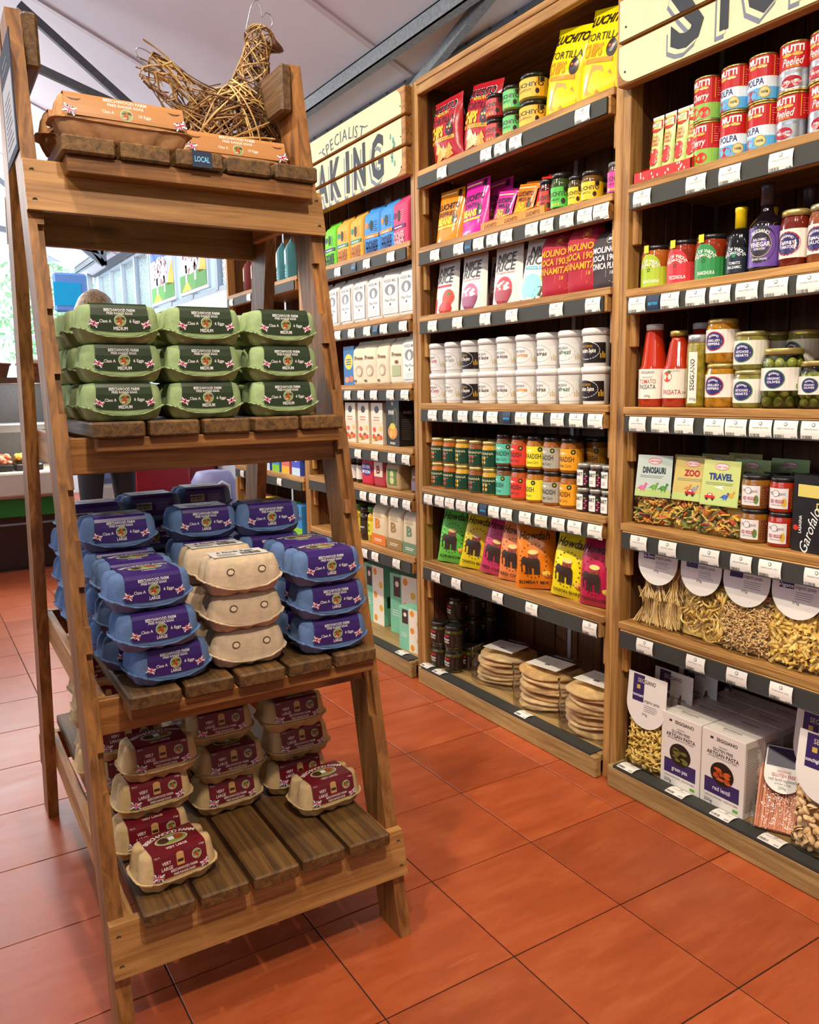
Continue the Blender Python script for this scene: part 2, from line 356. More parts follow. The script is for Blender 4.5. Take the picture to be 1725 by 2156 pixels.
for i in range(-19, 2):
    for j in range(-12, 27):
        x, y = (i - 0.5) * T3 + T3, (j - 0.5) * T3 + T3
        if x > 0.45: continue
        dx, dy = x + 1.718, y + 2.277; dep = dx * 0.529 + dy * 0.849; lat = dx * 0.849 - dy * 0.529
        if 0.9 < dep < 6.9 and abs(lat) < 0.56 * dep + 0.35 and y < 4.2: link('tile', tm, floor, (x, y, 0))
        elif -1 < dep: rest.box(x - T3 / 2 + .0016, x + T3 / 2 - .0016, y - T3 / 2 + .0016, y + T3 / 2 - .0016, -0.004, 0, TILE)
link('tile_field', rest.mesh('tile_field'), floor)['kind'] = 'stuff'

# roof: sloping white panels on steel
RS = 0.42
def rz_(x): return 2.75 - RS * (x - 0.55) if x > -3 else 2.75 + RS * 3.55 - RS * (-3 - x)
WHITE = mat('#EAEEFA', 0.6, 0, 0.02, 3); GALV = mat('#8E9498', 0.5, 0.45, 0.22, 60); STEEL = mat('#5E636A', 0.6, 0.15, 0.15, 40)
ceil_ = link('ceiling', MB().box(-6.6, 0.62, -4.6, 9.2, 4.32, 4.36, WHITE).mesh('ceiling')); tag(ceil_, 'pitched white panelled roof lining', None, None, 'structure')
JY = [-4.6, -3.25, -1.75, -0.25, 1.25, 2.75, 4.25, 5.75, 7.25, 9.2]
for a, b in zip(JY[:-1], JY[1:]):
    for xa, xb in ((0.6, -1.2), (-1.2, -3.0), (-3.0, -4.8), (-4.8, -6.5)):
        p = MB().prism([(xa, a + .006, rz_(xa)), (xb, a + .006, rz_(xb) if xb != -3 else 2.75 + RS * 3.55), (xb, a + .006, (rz_(xb) if xb != -3 else 2.75 + RS * 3.55) + .03), (xa, a + .006, rz_(xa) + .03)], (0, b - a - .012, 0), WHITE)
        link('roof_panel', p.mesh('roof_panel'), ceil_)
    p = MB().prism([(0.56, a - .02, rz_(0.56) - .012), (-3, a - .02, rz_(-2.999) - .012), (-3, a - .02, rz_(-2.999) + .01), (0.56, a - .02, rz_(0.56) + .01)], (0, 0.04, 0), mat('#D8D2DA', 0.5))
    link('joint_trim', p.mesh('joint_trim'), ceil_)
for x, w, h, nm in ((0.34, .05, .075, 'roof_beam'), (-1.35, .05, .075, 'roof_beam')):
    b = MB(); z = rz_(x); b.box(x - w / 2, x + w / 2, -4.5, 8.9, z - h, z - h + .006, GALV); b.box(x - w / 2, x - w / 2 + .006, -4.5, 8.9, z - h, z, GALV); b.box(x - w / 2, x - w / 2 + .03, -4.5, 8.9, z - .008, z - .002, GALV)
    link(nm, b.mesh(nm), ceil_)
b = MB().box(0.525, 0.552, -4.5, 8.9, 2.735, 2.75, STEEL)
for k in range(24):
    y = -0.4 + k * 0.17; b.box(0.521, 0.525, y, y + .012, 2.738, 2.748, mat('#2A2A2C', 0.5))
link('eaves_strip', b.mesh('eaves_strip'), ceil_)
def bar(nm, a, c, w, t, m, parent):
    a, c = Vector(a), Vector(c); d = (c - a); L_ = d.length; q = d.to_track_quat('X', 'Z').to_matrix().to_4x4()
    return link(nm, MB().box(0, L_, -t / 2, t / 2, -w / 2, w / 2, m, 0, Matrix.Translation(a) @ q).mesh(nm), parent)
# strut from the wall up to the roof beam, and the truss behind the stand
bar('strut', (0.52, 1.27, 2.685), (0.37, 0.38, 2.80), .05, .006, GALV, ceil_); bar('strut', (0.55, 1.25, 2.69), (0.40, 0.36, 2.80), .006, .045, GALV, ceil_)
for a, c in (((-0.99, 2.7, 3.29), (-0.02, 2.7, 2.555)), ((-0.95, 2.7, 3.0), (0.3, 2.7, 2.62)), ((-0.20, 2.7, 2.96), (-0.03, 2.7, 2.77)), ((-0.12, 2.7, 2.9), (0.06, 2.7, 2.68)), ((-1.9, 2.7, 3.6), (-0.95, 2.7, 3.0)), ((-1.9, 2.7, 3.6), (-2.2, 2.7, 3.0)), ((-2.2, 2.7, 3.0), (-0.95, 2.7, 3.0))):
    bar('truss_bar', a, c, .042, .03, STEEL, ceil_)
for a, c in (((-0.9, 6.2, 3.3), (0.1, 6.2, 2.5)), ((0.1, 6.2, 2.5), (0.5, 6.2, 2.75)), ((-0.3, 6.2, 3.1), (0.1, 6.2, 2.5)), ((0.1, 6.2, 2.5), (0.1, 6.2, 2.95)), ((-1.6, 6.2, 2.9), (0.1, 6.2, 2.62))):
    bar('truss_bar', a, c, .05, .03, mat('#8C98A2', 0.5, 0.4), ceil_)
# walls
PALE = mat('#D4DEE4', 0.6, 0, 0.03, 4)
wr = link('wall_right', MB().box(0.56, 0.62, -4.6, 2.95, 0, 2.75, PALE).box(0.56, 0.62, 2.95, 6.3, 0, 2.06, PALE).box(0.56, 0.62, 6.3, 9.0, 0, 0.9, PALE).box(0.56, 0.62, 8.7, 9.0, 2.06, 2.75, PALE).mesh('wall_right')); tag(wr, 'pale panelled side wall behind the shelving', None, None, 'structure')
wl = link('wall_left', MB().box(-6.56, -6.5, -4.6, 9.0, 0, 1.6, mat('#C9C2B8', 0.7)).mesh('wall_left')); tag(wl, 'plain far side wall of the hall', None, None, 'structure')
wf = link('wall_front', MB().box(-6.5, 0.6, -4.66, -4.6, 0, 4.3, mat('#BFB6AA', 0.7)).mesh('wall_front')); tag(wf, 'plain end wall behind the viewer', None, None, 'structure')
FR = mat('#A4B2BE', 0.5); GL = film('window_glass', '#F2FAFF', 0.04, 0.02)
def window(n, x0, y0, z0, x1, y1, z1, nb, label, nr=1):
    w = link('window_%d' % n, None); tag(w, label, None, None, 'structure'); ax = abs(x1 - x0) > abs(y1 - y0)
    g = MB(); t = .03
    for k in range(nb + 1):
        f_ = k / nb; x, y = x0 + (x1 - x0) * f_, y0 + (y1 - y0) * f_
        link('mullion', MB().box(x - t, x + t, y - t, y + t, z0, z1, FR).mesh('mullion'), w)
    for k in range(nr + 1):
        z = z0 + (z1 - z0) * k / nr
        link('transom', MB().box(min(x0, x1) - (0 if ax else t * .8), max(x0, x1) + (0 if ax else t * .8), min(y0, y1) - (t * .8 if ax else 0), max(y0, y1) + (t * .8 if ax else 0), z - .025, z + .025, FR).mesh('transom'), w)
    for k in range(nb):
        fa, fb = k / nb, (k + 1) / nb; xa, ya, xb, yb = x0 + (x1 - x0) * fa, y0 + (y1 - y0) * fa, x0 + (x1 - x0) * fb, y0 + (y1 - y0) * fb
        link('pane', MB().add([(xa, ya, z0), (xb, yb, z0), (xb, yb, z1), (xa, ya, z1)], [(0, 1, 2, 3)], GL).mesh('pane'), w)
window(1, 0.59, 2.97, 2.08, 0.59, 6.28, 2.73, 5, 'strip of tall bright windows above the side wall')
window(2, -6.4, 8.95, 1.0, 0.5, 8.95, 3.9, 11, 'tall gable window wall at the far end of the hall', 3)
window(4, 0.59, 6.33, 0.92, 0.59, 8.68, 2.73, 4, 'tall bright side windows beyond the pictures', 2)
window(3, -6.53, -4.5, 1.62, -6.53, 8.9, 2.75, 12, 'long glazed side of the hall opposite the shelving')
link('wall_back', MB().box(-6.5, 0.6, 8.9, 9.0, 0, 0.98, PALE).mesh('wall_back')); tag(bpy.data.objects['wall_back'], 'low pale wall under the gable windows', None, None, 'structure')

# ------------------------------------------------------------------ wall shelving
STRIP = mat('#34342F', 0.65)
def ticket_mesh(kind):
    b = MB(); wt, ht = .0625, .0455; card = mat('#ECE6DC', 0.55)
    if kind in ('LOCAL', 'BRITISH'):
        card = mat('#1D2C48', 0.5); wt = .042
        b.grid(lambda u, v: ((u - .5) * wt, -.004 * math.sin(PI * v) - .0006, (v - 1) * ht), 1, 4, card)
        d = D().text(kind, 0, -ht * .52, .0085 if kind == 'LOCAL' else .0075, '#3FB4E6', 2, .032, .02)
    else:
        b.grid(lambda u, v: ((u - .5) * wt, -.004 * math.sin(PI * v) - .0006, (v - 1) * ht), 1, 4, card)
        d = D(); d.ell(0, -.0085, .0045, .0045, '#57524E', 2, 12, 1).ell(0, -.0085, .0031, .0031, '#ECE6DC', 3, 12, 1)
        d.text(kind[0], 0, -.019, .0032, '#6A625C', 2, .045, 0).text(kind[1], .021, -.040, .0045, '#4A4440', 2, .014, .01).bars(-.028, -.002, -.042, -.034, '#5E5650', 9, 2)
    d.apply(b, lambda u, v: ((u, -.004 * math.sin(PI * (1 + v / ht)) - .0008, v), (0, -1, 0)), .0003)
    return b.mesh('price_ticket')
TK = [ticket_mesh(k) for k in (('TOMATO PUREE 200G', '£1.89'), ('ORGANIC PASTA 500G', '£4.99'), ('TOMATO SAUCE 310G', '£5.45'), ('CHERRY TOMATOES 230G', '£9.29'), ('OLIVES 580G', '£9.79'), ('GRILLED PEPPERS 280G', '£7.45'), ('MEXICAN SALSA 300G', '£2.79'), ('PLAIN FLOUR 1.5KG', '£3.45'))]
TKL, TKB = ticket_mesh('LOCAL'), ticket_mesh('BRITISH')
def unit(label, yR, yL, shelves, base_t, xo=0.0, endl=False, top=True, backs=True):
    yc = (yR + yL) / 2; hw = (yL - yR) / 2
    t = thing('shelving_unit', label, 'shelving', (xo, yc, 0))
    P = wd('post', 2); PN = wd('panel', 2); PY = wd('post', 1)
    for s in (-1, 1):
        a, b = (s * hw, s * (hw + .0285)) if s > 0 else (-hw - .0285, -hw)
        link('post', MB().box(.115, .165, a, b, 0, 2.45, P, .002).mesh('post'), t)
        for k in range(3):
            x0 = .167 + k * .112; m = MB().box(x0, x0 + .108, a + .004, b - .004, 0.0, 2.44, PN, .003); link('side_board', m.mesh('side_board'), t)
    n = 8; w = 2 * hw / n
    bm = MB().box(.505, .52, -w / 2 + .003, w / 2 - .003, 0, 2.44, PN, .003).mesh('back_board')
    for k in range(n): link('back_board', bm, t, (0, -hw + w * (k + .5), 0))
    um = MB().box(.499, .504, -.009, .009, .08, 2.42, mat('#C8CCD2', 0.4, 0.3)).mesh('light_slit')  # pale strip coloured to stand for light leaking between the back boards
    for y in (-hw * .42, hw * .08, -hw * .82): link('light_slit', um, t, (0, y, 0))
    if top:
        link('top_board', MB().box(.108, .52, -hw, hw, 2.43, 2.452, PY, .002).mesh('top_board'), t)
        link('top_rail', MB().box(.112, .135, -hw, hw, 2.395, 2.43, PY, .002).mesh('top_rail'), t)
    cl = {}
    for zs, tk in shelves:
        link('shelf_board', MB().box(.108, .5, -hw + .002, hw - .002, zs - .022, zs, PY, .002).mesh('shelf_board'), t)
        link('shelf_batten', MB().box(.106, .128, -hw + .012, hw - .012, zs - .072, zs - .0225, PY, .0015).mesh('shelf_batten'), t)
        st = link('price_strip', MB().box(.098, .105, -hw + .02, hw - .02, zs - .070, zs - .025, STRIP).box(.094, .099, -hw + .02, hw - .02, zs - .072, zs - .069, STRIP).mesh('price_strip'), t)
        for s in (-1, 1):
            link('cleat', MB().box(.13, .152, s * hw - (.022 if s > 0 else 0), s * hw + (0 if s > 0 else .022), zs - .165, zs - .0225, P, .003).mesh('cleat'), t)
        for y in tk:
            if y > 50: me = TKL if random.random() < .5 else TKB; y -= 100
            else: me = random.choice(TK)
            link('price_ticket', me, st, (.0975, y - yc, zs - .027), (0, 0, RZ))
    link('base_shelf', MB().box(.109, .5, -hw + .002, hw - .002, .05, .074, wd('plinth', 1), .002).mesh('base_shelf'), t)
    link('plinth_board', MB().box(.08, .108, -hw - .004, hw + .004, 0, .072, wd('plinth', 1), .004).mesh('plinth_board'), t)
    st = link('price_strip', MB().box(.083, .135, -hw + .02, hw - .02, .0745, .0775, STRIP).box(.081, .0835, -hw + .02, hw - .02, .068, .0775, STRIP).mesh('price_strip'), t)
    for y in base_t: link('price_ticket', random.choice(TK), st, (.131, y - yc, .0782), (-PI / 2 + .02, 0, RZ))
    return t
unit('middle shelving bay with tortilla chips on top and flatbreads at the bottom', -.495, .56, [
    (2.11, [0.366, 0.094, 0.014, -0.067, -0.379]), (1.817, [0.42, 0.262, 100.202, 0.139, 0.059, -0.02, -0.151, -0.225, -0.317, -0.396, -0.463]),
    (1.55, [0.443, 0.273, 0.101, -0.049, -0.273, -0.436]), (1.2, [0.45, 0.343, 0.242, 0.145, 0.06, 99.978, -0.102, -0.184, -0.284, -0.372, -0.455]),
    (0.855, [0.489, 0.406, 0.335, 0.258, 0.181, 100.115, 0.052, -0.023, -0.125, -0.209, -0.294, -0.371, -0.462]), (0.536, [0.44, 0.294, 0.029, -0.163, -0.447])], [0.53, 0.435, -0.11])
unit('nearest shelving bay with tinned tomatoes above and dried pasta below', -1.61, -.553, [
    (1.824, [-0.62, -0.802, -0.904, -1.044, -1.2]), (1.534, [-0.612, 99.329, -0.729, -0.814, -0.89, -0.968, -1.048, -1.133]),
    (1.195, [-0.625, -0.709, -0.791, -0.888, -0.954, -1.025, -1.093, -1.164]), (0.845, [-0.641, -0.748, -0.889, -0.987, -1.07, -1.193]), (0.536, [-0.675, -0.858, -0.99, -1.118])], [-0.615, -0.805, -0.96, -1.11])
unit('far baking bay stacked with flour bags beyond the chip shelves', .62, 1.675, [
    (1.858, [1.245, 101.084, 0.963, 0.753]), (1.566, [1.264, 1.123, 0.974, 100.896, 0.825, 0.664]), (1.282, [1.178, 1.046, 0.926, 0.78, 0.66]),
    (1.008, [1.089, 0.93, 0.778, 0.66]), (0.812, [1.048, 0.957, 0.852, 0.761, 0.66]), (0.536, [1.052, 0.947, 0.755])], [0.738])
unit('farthest shelving bay seen through the egg stand with coffee and boxes', 1.735, 2.80, [
    (1.858, [2.7, 2.4, 2.05]), (1.566, [2.5, 2.1]), (1.282, [2.6]), (1.008, [2.5, 2.2]), (0.79, [2.3, 2.05, 2.65]), (0.45, [2.4])], [2.2])

# painted plank signs
def sign(name, label, yR, yL, zs, draw, rl=True, rr=True):
    yc = (yR + yL) / 2; w = yL - yR; t = thing(name, label, 'sign', (0.08, yc, 0), RZ)
    PX = wood('sign_timber', '#8A5A28', '#B98646', 0)
    cream = mat('#D2CDA6', 0.6, 0, 0.05, 25, 0.1)
    for k, (z0, z1) in enumerate(zs):
        b = link('plank', MB().box(-w / 2, w / 2, 0.0, .04, z0, z1, PX, .004).mesh('plank'), t)
        pts = []; r = .05; e = .012
        L_, R_ = -w / 2 + .006, w / 2 - .006
        lo = k == len(zs) - 1; hi = k == 0
        def corner(cx, cz, a0): return [(cx + r * math.cos(math.radians(a0 + q * 15)), cz + r * math.sin(math.radians(a0 + q * 15))) for q in range(7)]
        R2 = R_ - (.018 if rr else 0); L2 = L_ + (.0 if rl else 0)
        pts += corner(L2 + r, z0 + .004 + r, 180) if lo else [(L2, z0 + .004)]
        pts += corner(R2 - r, z0 + .004 + r, 270) if lo else [(R2, z0 + .004)]
        pts += corner(R2 - r, z1 - .004 - r, 0) if hi else [(R2, z1 - .004)]
        pts += corner(L2 + r, z1 - .004 - r, 90) if hi else [(L2, z1 - .004)]
        pm = MB().prism([(x, -.001, z) for x, z in pts], (0, .002, 0), cream)
        link('painted_face', pm.mesh('painted_face'), b)
        for x in (-w / 2 + .03, w / 2 - .03): link('screw', MB().lathe([(.003, 0), (.003, .002)], mat('#3A3A3A', .4, .6), 8).mesh('screw'), b, (x, -.0008, (z0 + z1) / 2 - .02), (PI / 2, 0, 0))
    d = D(0.6); draw(d); m = MB(); d.apply(m, front(-.0012), .0004)
    link('lettering', m.mesh('lettering'), t); return t
NAVY, GREY = '#1E2430', '#6E7484'
Z1 = [(2.337, 2.442), (2.222, 2.328), (2.107, 2.213)]
def draw1(d):
    # local x runs towards the viewer's right (-y); plank centre at y = 1.12
    for ch, y in zip('BAKING', (1.475, 1.34, 1.205, 1.085, .975, .82)):
        x = 1.115 - y; wv = .03 if ch == 'I' else .105
        d.text(ch, x - .020, 2.200, .168, GREY, 2, wv, .035); d.text(ch, x - .010, 2.212, .168, '#D2CDA6', 3, wv, .03); d.text(ch, x, 2.222, .168, NAVY, 4, wv, .03)
    d.arc('SPECIALIST', 1.115 - 1.13, 1.80, .585, .05, '#4A5560', 90, 2, 0.0, False, 1.25)
    d.rect(-.255, 2.366, -.225, 2.370, '#4A5560', 2); d.rect(.19, 2.366, .22, 2.370, '#4A5560', 2)
    for k in range(7):
        a = k / 6; d.ell(.405 + .035 * a + .018 * math.sin(a * 6.0), 2.275 - .11 * a, .006 + .004 * math.sin(a * PI), .013, '#5E9A8E', 2, 8, 1)
    d.clip([(a + .004, b - .004) for a, b in Z1])
sign('wall_sign', 'cream plank sign lettered SPECIALIST BAKING above the flour bay', .60, 1.63, Z1, draw1, True, True)
Z3 = [(2.318, 2.425), (2.200, 2.312), (2.086, 2.194)]
def draw3(d):
    c = -1.055                                     # centre y of sign
    for ch, y, w in zip('STORE', (-.772, -.885, -.995, -1.12, -1.235), (.105, .1, .11, .1, .095)):
        x = -(y - c); d.text(ch, x - .014, 2.190, .17, GREY, 2, w, .035); d.text(ch, x - .009, 2.198, .17, '#D2CDA6', 3, w, .03); d.text(ch, x, 2.207, .17, NAVY, 4, w, .03)
    d.clip([(a + .004, b - .004) for a, b in Z3])
sign('wall_sign', 'cream plank sign with large dark letters above the tinned tomatoes', -1.575, -.532, Z3, draw3, True, False)

# ================================================================== the egg stand
TH, OX, OY = -0.017, -0.8205, -0.8118
def SW(x, y, z): c, s = math.cos(TH), math.sin(TH); return (OX + c * x - s * y, OY + s * x + c * y, z)
WS, LW, LD, KL, YM = .6503, .0294, .098, .226, 1.13
stand = thing('egg_stand', 'tall stepped wooden A-frame display stand holding egg boxes', 'display stand', (OX, OY, 0), TH)
def leg(x0, x1, back=False, notch=()):
    b = MB(); f = (lambda y: YM - y) if back else (lambda y: y); m = wd('stand', 2); H = 2.04
    inner_left = (x0 + x1) / 2 > -WS / 2; cut_ = .013
    xa, xb = (x0 + cut_, x1) if inner_left else (x0, x1 - cut_)
    def sec(xa, xb, za, zb, d0):
        pts = [(xa, f(KL * za + d0), za), (xa, f(KL * zb + d0), zb), (xa, f(KL * zb + LD), zb), (xa, f(KL * za + LD), za)]
        b.prism(pts, (xb - xa, 0, 0), m)
    sec(xa, xb, 0, H, 0); xi = (x0, xa) if inner_left else (xb, x1)
    z = 0
    for za, zb in notch: sec(xi[0], xi[1], z, za, 0.0); sec(xi[0], xi[1], za, zb, .016); z = zb
    sec(xi[0], xi[1], z, H, 0); return b.mesh('leg')
for o in (link('leg', leg(-WS, -WS + LW, False, ((.48, .56), (.66, .75), (.80, .88), (.97, 1.07), (1.22, 1.30), (1.36, 1.43), (1.52, 1.6))), stand),
          link('leg', leg(-LW, 0, False, ((.5, .62), (.86, .97), (1.0, 1.12), (1.26, 1.37), (1.44, 1.56))), stand),
          link('leg', leg(-WS, -WS + LW, True), stand), link('leg', leg(-LW, 0, True), stand)): pass
SH = [(.277, -.01, .03), (.686, .06, .03), (1.203, .205, .032), (1.766, .304, .034)]
def fb(nm, fn, back=True):
    link(nm, fn(False).mesh(nm), stand)
    if back: link(nm, fn(True).mesh(nm), stand)
def yb(y0, y1, bk): return (YM - y1, YM - y0) if bk else (y0, y1)
def sloped_rail(z0, z1, t, x0=-WS, x1=0.0, kind='rail'):
    def fn(bk):
        f = (lambda y: YM - y) if bk else (lambda y: y)
        pts = [(x0, f(KL * z0 - t), z0), (x0, f(KL * z1 - t), z1), (x0, f(KL * z1 - .001), z1), (x0, f(KL * z0 - .001), z0)]
        return MB().prism(pts, (x1 - x0, 0, 0), wd(kind, 0))
    return fn
fb('rail', sloped_rail(.1476, .247, .022, -WS - .001, .001)); fb('rail', sloped_rail(1.6245, 1.7263, .022, -WS - .001, .001))
for z, yf, th in SH[1:3]:                                   # rails let in between the legs, with a bearer under the planks
    zt = z - th
    fb('rail', lambda bk, zt=zt: MB().box(-WS + LW, -LW, *yb(KL * zt + .008, KL * zt + .030, bk), zt - .075, zt - .0005, wd('stand', 0), .002))
    fb('bearer', lambda bk, zt=zt, yf=yf: MB().box(-.575, -.04, *yb(yf + .018, KL * zt + .006, bk), zt - .028, zt - .0005, wd('stand', 0), .002))
fb('bearer', lambda bk: MB().box(-.575, -.04, *yb(.322, .372, bk), 1.727, 1.7315, wd('stand', 0)))
fb('bearer', lambda bk: MB().box(-.575, -.045, *yb(.318, .364, bk), 1.698, 1.7305, wd('stand', 0), .002), True)
for z, yf, th in SH:                                        # five planks a shelf, running front to back
    x0, x1 = (-.599, -.050) if z < .3 else ((-.585, -.036) if z < .7 else (-.59, -.03)); w = (x1 - x0) / 5
    for k in range(5):
        j = random.uniform(-.004, .004)
        link('plank', MB().box(x0 + w * k + .005, x0 + w * (k + 1) - .005, yf + j, YM - yf + j, z - th, z, wd('plank', 1), .004).mesh('plank'), stand)
    zs = z - th
    for s in (0, 1):                                        # side bearers between front and back legs
        xa, xb = (-WS + LW, -WS + LW + .02) if s == 0 else (-LW - .02, -LW)
        ya = KL * zs + .032
        if z < .3: ya = KL * .2
        link('side_bearer', MB().box(xa, xb, ya, YM - ya, zs - .075, zs - .001, wd('rail', 1), .002).mesh('side_bearer'), stand)
for s in (0, 1):
    xa, xb = (-WS + LW, -WS + LW + .03) if s == 0 else (-LW - .03, -LW)
    link('end_block', MB().box(xa, xb, .445, YM - .445, 1.925, 2.035, wd('plank', 1), .006).mesh('end_block'), stand)
scr = MB().lathe([(.0045, 0), (.0045, .0015), (.0025, .001)], mat('#6A5A44', .4, .7), 10).mesh('screw')
for z in (.17, .225, 1.645, 1.705):
    for x in (-WS + .014, -.014): link('screw', scr, stand, (x, KL * z - .0215, z), (PI / 2 + .22, 0, 0))
# tag and side card
tg = thing('shelf_tag', 'navy LOCAL tag pinned to a plank end on the top tier', 'tag', SW(-.307, .301, 1.749), TH)
link('card', MB().box(-.021, .021, -.0015, 0, -.0165, .0165, mat('#1D2A44', .5)).mesh('card'), tg); m = MB(); D().text('LOCAL', 0, 0, .011, '#7FC4F0', 2, .032, .02).apply(m, front(-.0015)); link('lettering', m.mesh('lettering'), tg)
cd = thing('info_card', 'navy and white information card on the left side of the stand', 'card', SW(-.6515, .50, 1.865), TH - PI / 2, 0)
link('card', MB().box(-.1, .1, -.002, 0, -.115, .115, mat('#232A40', .8)).mesh('card'), cd); m = MB()
D(.8).rect(-.085, -.1, .085, .045, '#C8C6CC', 1).lines(-.05, .05, .065, .095, 2, '#8A90A4', 2, .3).lines(-.06, .06, -.085, .02, 9, '#6A6A78', 2, .3).apply(m, front(-.002)); link('print', m.mesh('print'), cd)

# ------------------------------------------------------------------ egg cartons
CW, CD, CH = .177, .118, .077
def sup(a, b, t, e=2.6):
    c, s = math.cos(t), math.sin(t); return (a * math.copysign(abs(c) ** (2 / e), c), b * math.copysign(abs(s) ** (2 / e), s))
def carton(cw, cd, ch, pulp, base_hex, lobes, label, key, style=0):
    """moulded pulp box: cup base, scalloped lid, rim; label = function(D) drawing, v measured up the front from the rim"""
    a, b = cw / 2 - .006, cd / 2 - .006; N = 72; z0 = ch * {0: .41, 1: .42, 2: .38, 3: .47}[style]
    P = mat(pulp, .85, 0, .10, 60, .5); PB = mat(base_hex, .85, 0, .10, 60, .5)
    def lobe_front(x): return 0.5 - 0.5 * math.cos(2 * PI * (x / (2 * a) + .5) * lobes)            # 0 in grooves, 1 on cups
    def ring(sx, sy, z, ge, gf, dip=0.0, gs=0.0):
        out = []
        for i in range(N):
            t = 2 * PI * i / N; x, y = sup(a, b, t, 4.2)
            we = abs(x) / a; wf = abs(y) / b
            g = 1 - ge * (we ** 6) * math.exp(-(y / (b * .2)) ** 2) - gs * math.exp(-((abs(x) - .70 * a) / (.045 * a)) ** 2) - gf * (wf ** 6) * (1 - lobe_front(max(-a, min(a, x)))) * (1 if abs(x) < a * .92 else 0.3)
            zz = z - dip * (wf ** 3) * max(0, 1 - (x / a) ** 2) * (1 if y < 0 else .55)
            out.append((x * sx * g, y * sy * g, zz))
        return out
    def loft(rings, m, cap=True):
        mb = MB(); vs = [p for r in rings for p in r]; fs = []
        for k in range(len(rings) - 1):
            for i in range(N): j = (i + 1) % N; fs.append((k * N + i, k * N + j, (k + 1) * N + j, (k + 1) * N + i))
        if cap: fs.append(tuple((len(rings) - 1) * N + i for i in range(N)))
        return mb.add(vs, fs, m, True)
    dip = .020 if style < 2 else .005
    base = loft([ring(.975, .975, z0, 0, 0, dip * .6), ring(.96, .96, z0 - .008, .08, .05, dip * .3), ring(.93, .935, z0 * .55, .13, .15), ring(.88, .885, z0 * .25, .17, .24), ring(.79, .78, .002, .2, .32), ring(.6, .6, 0, .2, .34)], PB)
    base = MB().add(base.v, [f[::-1] for f in base.f], PB, True)
    hl = ch - z0
    LR = {3: [(.985, .985, .002), (.975, .97, .010), (.955, .92, hl * .5), (.93, .85, hl - .008), (.90, .78, hl - .001), (.82, .68, hl)],
          0: [(.985, .985, .002), (.975, .985, .012), (.96, .975, hl * .55), (.925, .945, hl - .011), (.87, .87, hl - .003), (.72, .70, hl)],
          1: [(.985, .985, .002), (.97, .97, .012), (.94, .93, hl * .5), (.90, .87, hl - .013), (.84, .78, hl - .003), (.72, .66, hl)],
          2: [(.985, .985, .002), (.97, .965, .010), (.94, .90, hl * .5), (.91, .83, hl - .009), (.87, .77, hl - .001), (.78, .68, hl)]}[style]
    GE = (0, .10, .22, .30, .34, .26)
    lid = loft([ring(sx, sy, z0 + z, ge, 0, dip * (1 if q == 0 else .5 if q == 1 else 0), .028 if q > 1 and style < 2 else 0) for q, ((sx, sy, z), ge) in enumerate(zip(LR, GE))], P)
    rim = MB(); o, i_ = ring(1.045, 1.045, z0 - .001, 0, 0, dip), ring(.955, .955, z0 - .001, 0, 0, dip)
    rim_v = o + [(x, y, z + .0022) for x, y, z in o] + [(x, y, z + .0022) for x, y, z in i_] + i_
    fs = []
    for k in range(3):
        for i in range(N): j = (i + 1) % N; fs.append((k * N + i, k * N + j, (k + 1) * N + j, (k + 1) * N + i))
    fs += [(3 * N + i, 3 * N + (i + 1) % N, (i + 1) % N, i) for i in range(N)]
    rim_v = [(x + random.uniform(-.0008, .0008), y + random.uniform(-.0008, .0008), z + random.uniform(-.0006, .0006)) for x, y, z in rim_v]
    rim.add(rim_v, fs, P, False)
    # profile of the lid across the depth, for the wrap-round label
    prof = [(-sy * b, z0 + z) for sx, sy, z in LR] + [(sy * b, z0 + z) for sx, sy, z in LR[::-1]]
    L_ = [0]
    for p, q in zip(prof[:-1], prof[1:]): L_.append(L_[-1] + math.hypot(q[0] - p[0], q[1] - p[1]))
    def surf(u, v):
        if v <= 0:
            dd = dip * max(0, 1 - (u / a) ** 2); k = 0; y, z = prof[0]; z = z + v; n = (0, -1, 0)
        else:
            k = 0
            while k < len(L_) - 2 and v > L_[k + 1]: k += 1
            f_ = (v - L_[k]) / (L_[k + 1] - L_[k]); p, q = prof[k], prof[k + 1]; y, z = p[0] + (q[0] - p[0]) * f_, p[1] + (q[1] - p[1]) * f_
            dy, dz = q[0] - p[0], q[1] - p[1]; n_ = math.hypot(dy, dz); n = (0, -dz / n_, dy / n_)
        return (u, y + n[1] * .0016, z + n[2] * .0016), n
    lab = MB()
    if label:
        d = D(.32); label(d, a, dip, L_, b); d.apply(lab, surf, .00016)
    parts = [('tray', base.mesh('tray')), ('lid', lid.mesh('lid')), ('rim', rim.mesh('rim'))]
    if label: parts.append(('label', lab.mesh('label')))
    KIND[key] = parts; return a, b, z0
